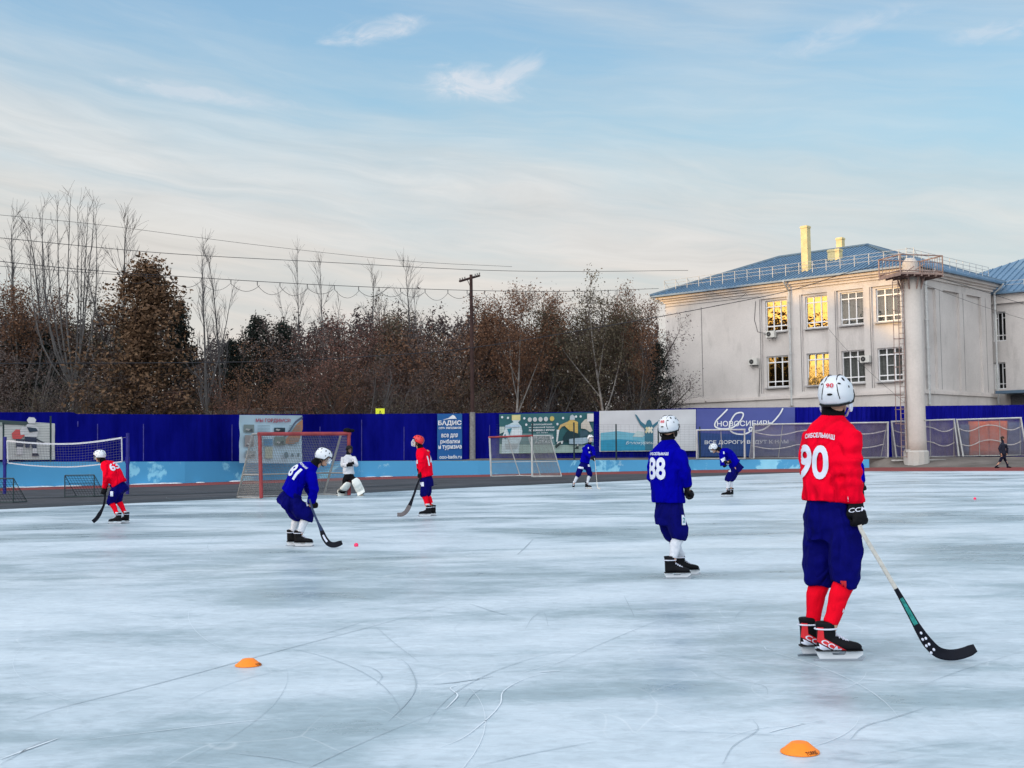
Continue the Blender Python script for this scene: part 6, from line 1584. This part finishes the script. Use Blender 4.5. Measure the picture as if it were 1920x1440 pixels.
tgoal('goal with gathered net partly behind the floodlight mast', 1681, 1798, 790.5, 786.5, 857.5, 855.5, 83.9, (.2, 1.5, 0), M['net_thick'], bars=(.62,), leanx=-9)
tgoal('goal with net before the orange covers, passed by the walking person', 1806, 1926, 787, 783.5, 855.5, 853.5, 83.9, (.2, 1.6, 0), M['net_thick'], bars=(.35, .68), leanx=-12)
mb = MB(); a, b_ = P(1672, 863, 82.9), P(1790, 862.5, 82.9); mb.obox((a+b_)/2, (b_-a)/2, (0, .06, 0), (0, 0, .04)); a, b_ = P(1440, 858, 83.2), P(1640, 858, 83.2)
tag(mb.build('timber_beam', M['whitebar']), 'long pale timber beam lying at the foot of the stored goals', 'beam')
# orange and blue covers stood against the fence
cv = mat('orange_tarpaulin', (.62, .115, .045), .7, .3, var=.15, vs=1.5); cb = mat('blue_tarpaulin', (.03, .07, .20), .7, .3, var=.25, vs=1.5)
def cover(x0, x1, y0, y1, Z, m_, label):
    n = 10; vs, fs = [], []
    for j_ in range(7):
        for i in range(n+1):
            p_ = P(x0+(x1-x0)*i/n, y0+(y1-y0)*j_/6, Z); d_ = .10*noise.noise(V((i*.7+x0, j_*.5, 0))); vs.append(p_+V((0, -.2+d_, 0)))
    for j_ in range(6):
        for i in range(n): a = j_*(n+1)+i; fs.append((a, a+1, a+n+2, a+n+1))
    m0 = len(vs); vs += [v+V((0, .35, 0)) for v in vs]; fs += [tuple(i+m0 for i in reversed(f)) for f in fs]
    rim = [i for i in range(n+1)]+[j_*(n+1)+n for j_ in range(1, 7)]+[6*(n+1)+i for i in range(n-1, -1, -1)]+[j_*(n+1) for j_ in range(5, 0, -1)]
    for a, b_ in zip(rim, rim[1:]+rim[:1]): fs.append((a, m0+a, m0+b_, b_))
    tag(mkobj('tarpaulin', vs, fs, m_, None, True), label, 'tarpaulin', 'tarpaulins behind the stored goals')
cover(1817, 1852, 790, 853, 86.2, cv, 'orange tarpaulin hanging behind the end goal, left of its seam'); cover(1853.5, 1886, 789, 853, 86.2, cv, 'orange tarpaulin hanging directly behind the walking person'); cover(1888, 1916, 792, 853, 86.2, cb, 'blue tarpaulin beside the orange ones'); cover(1801, 1815, 796, 853, 86.2, cb, 'narrow blue tarpaulin between the mast goal and the orange cover')
# ================================================================== TREES
def leafmesh(name, pos, size, matl, parent, rs, aspect=.6, droop=0.0):
    """many small leaf sprays as single crossed faces"""
    pos = np.asarray(pos, float); N = len(pos); rg = np.random.RandomState(rs)
    a = rg.normal(size=(N, 3)); a[:, 2] -= droop; a /= np.linalg.norm(a, axis=1)[:, None]
    b = rg.normal(size=(N, 3)); b -= a*(a*b).sum(1)[:, None]; b /= np.linalg.norm(b, axis=1)[:, None]
    s = (size*(.55+.9*rg.rand(N)))[:, None]
    u, v = a*s*.5, b*s*.5*aspect
    vs = np.stack([pos-u, pos+v*.9, pos+u, pos-v*.9], 1).reshape(-1, 3)
    me = bpy.data.meshes.new(name); me.vertices.add(4*N); me.vertices.foreach_set('co', vs.astype(np.float32).ravel())
    me.loops.add(4*N); me.loops.foreach_set('vertex_index', np.arange(4*N, dtype=np.int32))
    me.polygons.add(N); me.polygons.foreach_set('loop_start', np.arange(0, 4*N, 4, dtype=np.int32)); me.polygons.foreach_set('loop_total', np.full(N, 4, np.int32))
    me.materials.append(matl); me.update(); me.validate()
    o = bpy.data.objects.new(name, me); COL.objects.link(o); o.parent = parent; return o
def leaf_mat(name, cols, rough=.8):
    m = bpy.data.materials.new(name); m.use_nodes = True; g = NG(m.node_tree); b = m.node_tree.nodes['Principled BSDF']
    ge = g.n('ShaderNodeNewGeometry'); tc = g.n('ShaderNodeTexCoord')
    r = g.m('ADD', g.m('MULTIPLY', ge.outputs['Random Per Island'], .6), g.m('MULTIPLY', g.noise(tc.outputs['Object'], .55, 3), .4), clamp=True)
    g.l.new(g.ramp(r, [(i/(len(cols)-1), c) for i, c in enumerate(cols)]), b.inputs['Base Color']); b.inputs['Roughness'].default_value = rough; b.inputs['Specular IOR Level'].default_value = .15
    return m
M['bark_grey'] = mat('grey_bark', (.085, .082, .083), .95, .1, var=.35, vs=3); M['bark_dark'] = mat('dark_bark', (.045, .036, .034), .95, .1, var=.4, vs=3)
M['bark_birch'] = mat('birch_bark', (.185, .17, .16), .9, .1, var=.45, vs=2.5); M['twig'] = mat('twig_brown', (.085, .058, .050), .95, .1, var=.3, vs=1); M['twig_grey'] = mat('twig_grey', (.085, .08, .083), .95, .1, var=.3, vs=1)
M['leaf_brown'] = leaf_mat('brown_leaves', [(0.0561, 0.0307, 0.0210), (0.1122, 0.0590, 0.0357), (0.1769, 0.0920, 0.0546), (0.1403, 0.0850, 0.0546)])
M['leaf_larch'] = leaf_mat('rust_leaves', [(.058, .034, .023), (.105, .062, .038), (.150, .090, .052), (.118, .074, .048)])
M['leaf_red'] = leaf_mat('reddish_leaves', [(0.0634, 0.0342, 0.0305), (0.1159, 0.0566, 0.0462), (0.1647, 0.0826, 0.0630), (0.1098, 0.0649, 0.0567)])
M['leaf_grey'] = leaf_mat('grey_brown_leaves', [(0.0471, 0.0393, 0.0409), (0.0820, 0.0655, 0.0644), (0.1334, 0.1081, 0.1015), (0.0894, 0.0776, 0.0778)])
M['leaf_olive'] = leaf_mat('olive_leaves', [(0.0384, 0.0363, 0.0273), (0.0750, 0.0641, 0.0454), (0.1169, 0.0962, 0.0631), (0.0769, 0.0710, 0.0513)])
M['needle'] = leaf_mat('pine_needles', [(0.0073, 0.0111, 0.0110), (0.0124, 0.0191, 0.0166), (0.0213, 0.0288, 0.0236), (0.0154, 0.0210, 0.0207)])
M['wood_mass'] = leaf_mat('distant_wood', [(.022, .018, .022), (.046, .036, .038), (.072, .052, .048), (.048, .038, .040)])

class Tree:
    def __init__(s, seed): s.r = random.Random(seed); s.trunk = MB(); s.twig = MB(); s.leaf = []
    def limb(s, mb, p, d, L, r0, r1, bend=.12, up=.0, n=6, sides=5):
        pts = [V(p)]; d = V(d).normalized(); rr = [r0]
        for i in range(n):
            d = (d+V((s.r.gauss(0, bend), s.r.gauss(0, bend), s.r.gauss(0, bend)+up))).normalized(); pts.append(pts[-1]+d*L/n); rr.append(r0+(r1-r0)*(i+1)/n)
        mb.tube(pts, rr, sides, cap=False); return pts, rr
    def spray(s, pts, rr, lo, cnt, ang, length, depth, up, leaves, lsig, droop=0.0, rscale=.55, minr=.011):
        """side shoots along a limb, recursively; leaves scattered round the ends"""
        n = len(pts)-1
        for k in range(cnt):
            t = lo+(1-lo)*(k+s.r.random())/cnt; f = t*n; i = min(int(f), n-1); p = pts[i].lerp(pts[i+1], f-i); d = (pts[i+1]-pts[i]).normalized()
            o = d.orthogonal().normalized(); o = Matrix.Rotation(s.r.uniform(0, 2*pi), 3, d) @ o; a = ang*s.r.uniform(.65, 1.3)
            dd = (d*cos(a)+o*sin(a)+V((0, 0, up))).normalized(); L = length*(1.1-.7*t)*s.r.uniform(.6, 1.25); r0 = max(minr, rr[i]*rscale)
            q, qr = s.limb(s.twig, p, dd, L, r0, max(minr*.7, r0*.35), .16, up*.25-droop, 4 if depth > 1 else 3, 3)
            if leaves:
                for _ in range(leaves):
                    c = q[s.r.randint(1, len(q)-1)]; s.leaf.append((c.x+s.r.gauss(0, lsig), c.y+s.r.gauss(0, lsig), c.z+s.r.gauss(0, lsig)))
            if depth > 1: s.spray(q, qr, .2, max(3, int(cnt*.55)), ang, length*.52, depth-1, up, leaves, lsig, droop, .6, minr*.85)
    def build(s, name, bark, twig, leafm, lsize, seed, droop=0.0, crown='crown'):
        root = empty(name, (0, 0, 0)); s.trunk.build('trunk', bark, root)
        c = s.twig.build(crown, twig, root)
        if s.leaf:
            lf = leafmesh('foliage', s.leaf, lsize, leafm, None, seed, droop=droop); lf.parent = c
        return root
def poplar_fan(seed):           # bare old tree cut back once: many stems fan out of a short trunk, ten units high
    t = Tree(seed); stems = [(-.62, .95), (-.44, .98), (-.24, 1.0), (-.08, 1.06), (.03, 1.0), (.14, 1.02), (.30, .98), (.46, .93), (-1.15, .70), (1.05, .82), (-.34, .80), (.22, .85)]
    t.trunk.tube([V((0, 0, 0)), V((.05, 0, 1.8)), V((0, 0, 3.7))], [.18, .15, .13], 7, cap=False)
    for a, h in stems:
        o = V((a*.10, t.r.gauss(0, .06), 3.4)); d = V((a*1.5, t.r.gauss(0, .25), 1.0)); pts = [o]; L = 6.9*h*sqrt(1+a*a*.35); n = 9; rr = [.044]
        d = d.normalized()
        for i in range(n): d = (d+V((-d.x*.14, -d.y*.14, .17))+V((t.r.gauss(0, .035), t.r.gauss(0, .035), 0))).normalized(); pts.append(pts[-1]+d*L/n); rr.append(.036*(1-(i+1)/n)**.8+.006)
        t.trunk.tube(pts, rr, 5, cap=False); t.spray(pts, rr, .35, 9, .55, 1.5, 2, .22, 0, .1, 0, .45, .0065)
    return t.build('bare_tree', M['bark_grey'], M['twig_grey'], None, .1, seed)
def tall_bare(seed, w=.5):      # slender bare tree
    t = Tree(seed); pts, rr = t.limb(t.trunk, (0, 0, 0), (0, 0, 1), 10, .10, .008, .02, .02, 10, 6)
    q, qr = t.limb(t.trunk, pts[3], (.28, .1, 1), 5.6, .05, .007, .03, .06, 7, 5)
    t.spray(pts, rr, .22, 19, w, 2.0, 2, .26, 0, .15, 0, .4, .0065); t.spray(q, qr, .2, 11, w, 1.3, 2, .26, 0, .15, 0, .4, .0065)
    return t.build('bare_tree', M['bark_grey'], M['twig_grey'], M['leaf_grey'], .10, seed)
def birch(seed, leafm, leaves=10, spread=1.0):
    t = Tree(seed); pts, rr = t.limb(t.trunk, (0, 0, 0), (t.r.gauss(0, .04), 0, 1), 9.6, .085, .009, .035, .02, 10, 7)
    lims = [(pts, rr)]
    for k in range(4): i = 2+k; q, qr = t.limb(t.trunk, pts[i], (t.r.choice([-1, 1])*(.35+.2*t.r.random())*spread, t.r.gauss(0, .4), 1), 6.4-k*.7, rr[i]*.6, .012, .05, .05, 7, 5); lims.append((q, qr))
    for q, qr in lims: t.spray(q, qr, .28, 15, .75, 1.75, 2, .10, int(leaves*1.4), .22, .05, .42, .0075)
    return t.build('birch_tree', M['bark_birch'], M['twig'], leafm, .10, seed, .6)
def larch(seed):                # broad cone of rusty foliage
    t = Tree(seed); pts, rr = t.limb(t.trunk, (0, 0, 0), (0, 0, 1), 9.9, .20, .02, .015, .02, 12, 7)
    for k in range(95):
        f = .10+.89*(k/95)**.9; z = f*9.9; i = min(int(f*12), 11); p = pts[i].lerp(pts[i+1], f*12-i); a = t.r.uniform(0, 2*pi)
        env = (1.0-f)**.62*3.6*(1-.35*max(0, .25-f)/.25)*t.r.uniform(.55, 1.12)
        q, qr = t.limb(t.twig, p, (cos(a), sin(a), .30), max(.3, env), .05, .012, .10, -.02, 5, 4)
        for j_ in range(1, 6):
            for _ in range(38): c = q[j_].lerp(q[j_-1], t.r.random()); t.leaf.append((c.x+t.r.gauss(0, .27), c.y+t.r.gauss(0, .27), c.z+t.r.gauss(-.22, .30)))
    return t.build('larch_tree', M['bark_dark'], M['twig'], M['leaf_larch'], .15, seed, .8)
def pine(seed, wide=1.0):
    t = Tree(seed); pts, rr = t.limb(t.trunk, (0, 0, 0), (0, 0, 1), 9.8, .17, .02, .015, .02, 12, 7)
    for k in range(70):
        f = .12+.87*k/70; i = min(int(f*12), 11); p = pts[i].lerp(pts[i+1], f*12-i); a = k*2.4+t.r.uniform(-.4, .4)
        env = (1.04-f)**.8*3.0*wide*t.r.uniform(.6, 1.15)
        q, qr = t.limb(t.twig, p, (cos(a), sin(a), .18), max(.25, env), .045, .012, .09, .05, 5, 4)
        for j_ in range(2, 6):
            for _ in range(30): c = q[j_].lerp(q[j_-1], t.r.random()); t.leaf.append((c.x+t.r.gauss(0, .19), c.y+t.r.gauss(0, .19), c.z+t.r.gauss(0, .15)))
    return t.build('pine_tree', M['bark_dark'], M['twig'], M['needle'], .17, seed)
def shrub(seed, leafm, leaves=5, n=13, fan=.75, twig='twig', bark='bark_dark', lsize=.10, name='bush'):
    t = Tree(seed)
    for k in range(n):
        a = t.r.uniform(0, 2*pi); s_ = fan*sqrt(t.r.random()); o = V((cos(a)*.3*fan, sin(a)*.3*fan, 0))
        q, qr = t.limb(t.trunk, o, (cos(a)*s_, sin(a)*s_, 1), 9.4*t.r.uniform(.7, 1.05)/sqrt(1+s_*s_)*1.1, .085, .014, .05, .02, 7, 5)
        t.spray(q, qr, .18, 12, .65, 2.2, 2, .08, int(leaves*1.4), .28, 0, .45, .008)
    return t.build(name, M[bark], M[twig], leafm, lsize, seed, .3)
def round_tree(seed, leafm, leaves=6):
    t = Tree(seed); pts, rr = t.limb(t.trunk, (0, 0, 0), (0, 0, 1), 4.2, .19, .12, .04, .02, 5, 7)
    for k in range(9):
        a = k*2.4; i = t.r.randint(2, 5); q, qr = t.limb(t.trunk, pts[i], (cos(a)*t.r.uniform(.3, .9), sin(a)*t.r.uniform(.3, .9), 1), t.r.uniform(4.6, 6.0), .09, .016, .07, .03, 6, 5)
        t.spray(q, qr, .15, 13, .75, 1.9, 2, .08, int(leaves*1.4), .27, 0, .45, .008)
    return t.build('brown_tree', M['bark_dark'], M['twig'], leafm, .105, seed, .3)

LIB = dict(fan=poplar_fan(3), bare1=tall_bare(11), bare2=tall_bare(12, .42), birch1=birch(21, M['leaf_brown']), birch2=birch(22, M['leaf_olive'], 12, 1.2), larch=larch(31),
           pine1=pine(41), pine2=pine(42, 1.25), round1=round_tree(51, M['leaf_red']), round2=round_tree(52, M['leaf_brown'], 7), round3=round_tree(53, M['leaf_grey'], 7),
           bush1=shrub(61, M['leaf_grey'], 6), bush2=shrub(62, M['leaf_brown'], 7), bare_bush=shrub(63, None, 0, 17, 1.0, 'twig_grey', 'bark_grey', .1, 'bare_bush'), bush3=shrub(64, M['leaf_olive'], 7), bush4=shrub(65, M['leaf_red'], 7))
used = set()
def plant(kind, px, ytop, Z, wx, label, group, rot=0.0, wy=None):
    src = LIB[kind]; o = src if kind not in used else copy_tree(src); used.add(kind)
    ytop -= 16 if kind.startswith('round') else 0; wx *= 1.12 if kind.startswith('round') else 1
    t = P(px, ytop, Z); o.location = (t.x, t.y, 0); h = t.z/10.0; o.scale = (h*wx, h*(wy or wx), h); o.rotation_euler = (0, 0, rot)
    cat = 'bush' if 'bush' in kind else 'tree'
    tag(o, label, cat, group); return o
GB, GBI, GP, GR, GS = 'bare trees beyond the fence', 'birches beyond the fence', 'dark conifers beyond the fence', 'brown leaved trees beyond the fence', 'bushes behind the fence'
plant('fan', 140, 398, 84, .92, 'bare many stemmed grey tree fanning out left of the rusty larch', GB, 0, .6)
plant('bare1', 40, 420, 92, 1.15, 'tall bare tree standing alone near the picture edge', GB, .5); plant('bare2', 92, 432, 96, 1.1, 'bare tree showing between stems of the many stemmed tree', GB, 1.9)
plant('bare2', 212, 424, 95, 1.15, 'bare tree just before the rusty larch, taller than it', GB, 4.0)
plant('bare1', 391, 470, 82, .95, 'pair of pale bare stems in the gap after the rusty larch', GB, 0.3); plant('bare2', 414, 488, 86, .9, 'thinner bare tree touching the pale pair of stems', GB, 2.2)
plant('bare1', 558, 486, 94, .8, 'slim bare treetop above the woods, first after the gap', GB, 2.6); plant('bare2', 616, 496, 94, .8, 'slim bare treetop above the woods, second after the gap', GB, 0.9)
plant('bare1', 692, 520, 98, 1.1, 'bare treetop mixed with brown leaves left of mid woods', GB, 5.2); plant('bare2', 756, 508, 92, 1.15, 'broad bare tree left of the utility pole', GB, 3.3); plant('bare1', 790, 548, 97, 1.0, 'short bare treetop close left of the utility pole', GB, 1.4)
plant('larch', 253, 484, 83, 1.32, 'tall rusty brown larch with a dense pointed crown', 'larches beyond the fence', 0.4)
plant('pine1', 338, 560, 88, .80, 'dark pine leaning on the side of the rusty larch', GP, 0); plant('pine2', 482, 588, 90, .95, 'dark bushy pine with rounded top left of the brown woods', GP, 1.1); plant('pine1', 432, 632, 90, 1.0, 'small dark pine below the pale bare stems', GP, 2.4)
plant('pine2', 530, 600, 92, .85, 'dark pine half hidden by brown branches', GP, 3.0); plant('pine1', 40, 600, 90, 1.05, 'dark conifer low behind the many stemmed tree', GP, 4.2); plant('pine2', 1232, 640, 92, .75, 'dark green conifer touching the pale building', GP, 5.0); plant('pine1', 905, 600, 92, .85, 'dark conifer right behind the utility pole', GP, .8)
plant('pine1', 85, 620, 88, 1.0, 'blackish conifer behind the bare fan of stems', GP, 1.7); plant('pine2', 1180, 600, 97, .8, 'dark green treetop between birch crown and building', GP, 2.1)
plant('birch1', 958, 532, 84, 1.05, 'birch with white trunk and thin weeping crown', GBI, 0.4); plant('birch1', 1000, 530, 88, .95, 'birch leaning behind the white trunked one', GBI, 2.6); plant('birch2', 1140, 522, 85, 1.10, 'tall birch with yellowish crown near the building', GBI, 1.0); plant('birch1', 1188, 534, 90, .82, 'brownish birch closest to the building corner', GBI, 4.1); plant('birch2', 1102, 566, 90, .95, 'birch with sparse low crown in the dip of the treeline', GBI, 3.0)
plant('birch2', 690, 566, 93, 1.05, 'weeping brown birch left of mid woods', GBI, 5.5); plant('birch1', 36, 520, 88, 1.25, 'leafy twiggy tree at the picture edge', GBI, 1.9); plant('birch2', 170, 540, 92, 1.2, 'twiggy brown tree in the tangle before the larch', GBI, 0.2)
plant('round1', 632, 592, 88, 1.10, 'reddish brown broad tree in mid woods', GR, 0.2); plant('round2', 838, 566, 88, 1.15, 'orange brown round tree left of the utility pole', GR, 1.0); plant('round1', 720, 592, 94, 1.15, 'dull red brown tree between two bare treetops', GR, 2.2); plant('round3', 560, 610, 90, 1.1, 'grey brown tree below the slim bare treetops', GR, 3.6)
plant('round2', 1062, 588, 92, 1.0, 'russet tree with pointed top in the dip of the treeline', GR, 4.4); plant('round3', 790, 610, 92, 1.1, 'greyish tree under the broad bare crown', GR, 5.0); plant('round1', 922, 606, 92, .95, 'dark reddish tree between pole and white trunked birch', GR, 5.8); plant('round3', 1196, 596, 93, .9, 'greyish green tree beside the eaves of the building', GR, .9)
plant('round3', 0, 560, 90, 1.2, 'greyish twiggy tree cut by the picture edge', GR, 2.7); plant('round3', 112, 560, 94, 1.1, 'grey twiggy tree behind the bare fan of stems', GR, 1.5)
BL = [('bush2', 415, 655, 80, 1.5, 'tan leaved bush under the pale bare stems'), ('bush4', 505, 662, 80, 1.5, 'reddish bush above the shed roof'), ('bush2', 585, 676, 80, 1.4, 'russet bush right of the shed'), ('bush3', 655, 690, 81, 1.5, 'olive grey bush left of the yellow sign'),
      ('bush1', 735, 668, 82, 1.5, 'dark grey bush right of the yellow sign'), ('bush1', 815, 650, 83, 1.4, 'purple grey bush left of the utility pole'), ('bush2', 930, 650, 83, 1.4, 'copper leaved bush at the white birch trunk'), ('bare_bush', 992, 684, 83, 1.35, 'pale bare bush fanning above the bottle banner'),
      ('bush1', 1062, 660, 85, 1.4, 'dark bush between the two birches'), ('bare_bush', 1168, 690, 85, 1.25, 'pale bare bush fanning out beside the building'), ('bush3', 1120, 668, 87, 1.3, 'olive bush at the foot of the tall birch'), ('bush1', 20, 668, 76, 1.3, 'dark twiggy bush above the photo banner'),
      ('bush3', 105, 690, 77, 1.5, 'olive black bush under the bare fan of stems'), ('bush1', 195, 680, 79, 1.4, 'dull grey bush under the larch, left side'), ('bare_bush', 232, 664, 80, 1.2, 'grey bare bush in front of the larch'), ('bush3', 305, 700, 80, 1.4, 'dark green bush under the larch, right side'),
      ('bush2', 372, 712, 80, 1.2, 'low tan bush left of the shed'), ('bush4', 680, 640, 85, 1.3, 'plum coloured bush in mid woods'), ('bush1', 1214, 672, 90, .85, 'dark bush against the building corner'), ('bare_bush', 690, 700, 80, 1.2, 'grey bare bush behind the yellow sign'), ('bush3', 860, 690, 82, 1.2, 'olive bush right at the utility pole'), ('bare_bush', 50, 640, 80, 1.2, 'bare grey bush before the edge conifer')]
for i, (kd, px, yt, Z, w, lb) in enumerate(BL): plant(kd, px, yt, Z+3.5, w, lb, GS, (i % 2)*pi+.15*((i*7) % 5-2), w*.55)

# far wood that reads as one dark mass behind them, with its stems
def wood_mass():
    rg = np.random.RandomState(9); N = 150000; px = rg.uniform(-140, 1236, N); Z = rg.uniform(97, 116, N)
    topx = [-140, 0, 60, 130, 200, 330, 370, 440, 520, 600, 700, 800, 880, 960, 1010, 1080, 1150, 1240, 1400, 1560]; topy = [590, 590, 600, 610, 600, 590, 668, 650, 630, 622, 612, 622, 612, 620, 640, 628, 612, 640, 660, 670]
    yt = np.interp(px, topx, topy)-8+rg.normal(0, 7, N)-rg.exponential(9, N)+11*np.sin(px*.09)+7*np.sin(px*.23+2)
    h = CH+(845-yt)/FPX*Z
    u = 1-rg.rand(N)**1.15*.98
    z = h*(1-(1-u)); z = h*rg.rand(N)**.75
    pos = np.stack([(px-960)/FPX*Z, Z, z], 1)
    mb = MB(); rd = random.Random(4)
    for k in range(260):
        x = rd.uniform(-140, 1225); zz = rd.uniform(95, 110); h_ = CH+(845-np.interp(x, topx, topy))/FPX*zz; X = (x-960)/FPX*zz; mb.tube([V((X, zz, 0)), V((X+rd.gauss(0, .3), zz, h_*.6)), V((X+rd.gauss(0, .7), zz, h_*1.05))], [.14, .09, .02], 4, cap=False)
    o = leafmesh('far_wood', pos, .34, M['wood_mass'], None, 5, .35); tag(o, 'dark far wood behind the nearer trees', 'wood', None, 'stuff')
    s_ = mb.build('stems', M['bark_dark'], o)
wood_mass()
# wood on the sunset side, behind and beside the viewer: it keeps the low sun off the ice
def sunset_wood():
    rg = np.random.RandomState(19); N = 42000; c = V((SUN_AZ.x*88, SUN_AZ.y*88, 0)); d = V((-SUN_AZ.y, SUN_AZ.x, 0))
    t = rg.uniform(-170, 170, N); w = rg.normal(0, 6, N)
    h = SWH+1.6*np.sin(t*.11)+1.3*np.sin(t*.29+1)+.9*np.sin(t*.7)
    z = h*rg.rand(N)**.62
    pos = np.stack([c.x+d.x*t+SUN_AZ.x*w, c.y+d.y*t+SUN_AZ.y*w, z], 1)
    keep = (pos[:, 1] < 20) | (pos[:, 0] < -.52*pos[:, 1]-30)
    o = leafmesh('sunset_wood', pos[keep], 1.9, M['leaf_brown'], None, 8, .8); tag(o, 'wood on the sunset side of the rink', 'wood', None, 'stuff')
SWH = 24.6
sunset_wood()
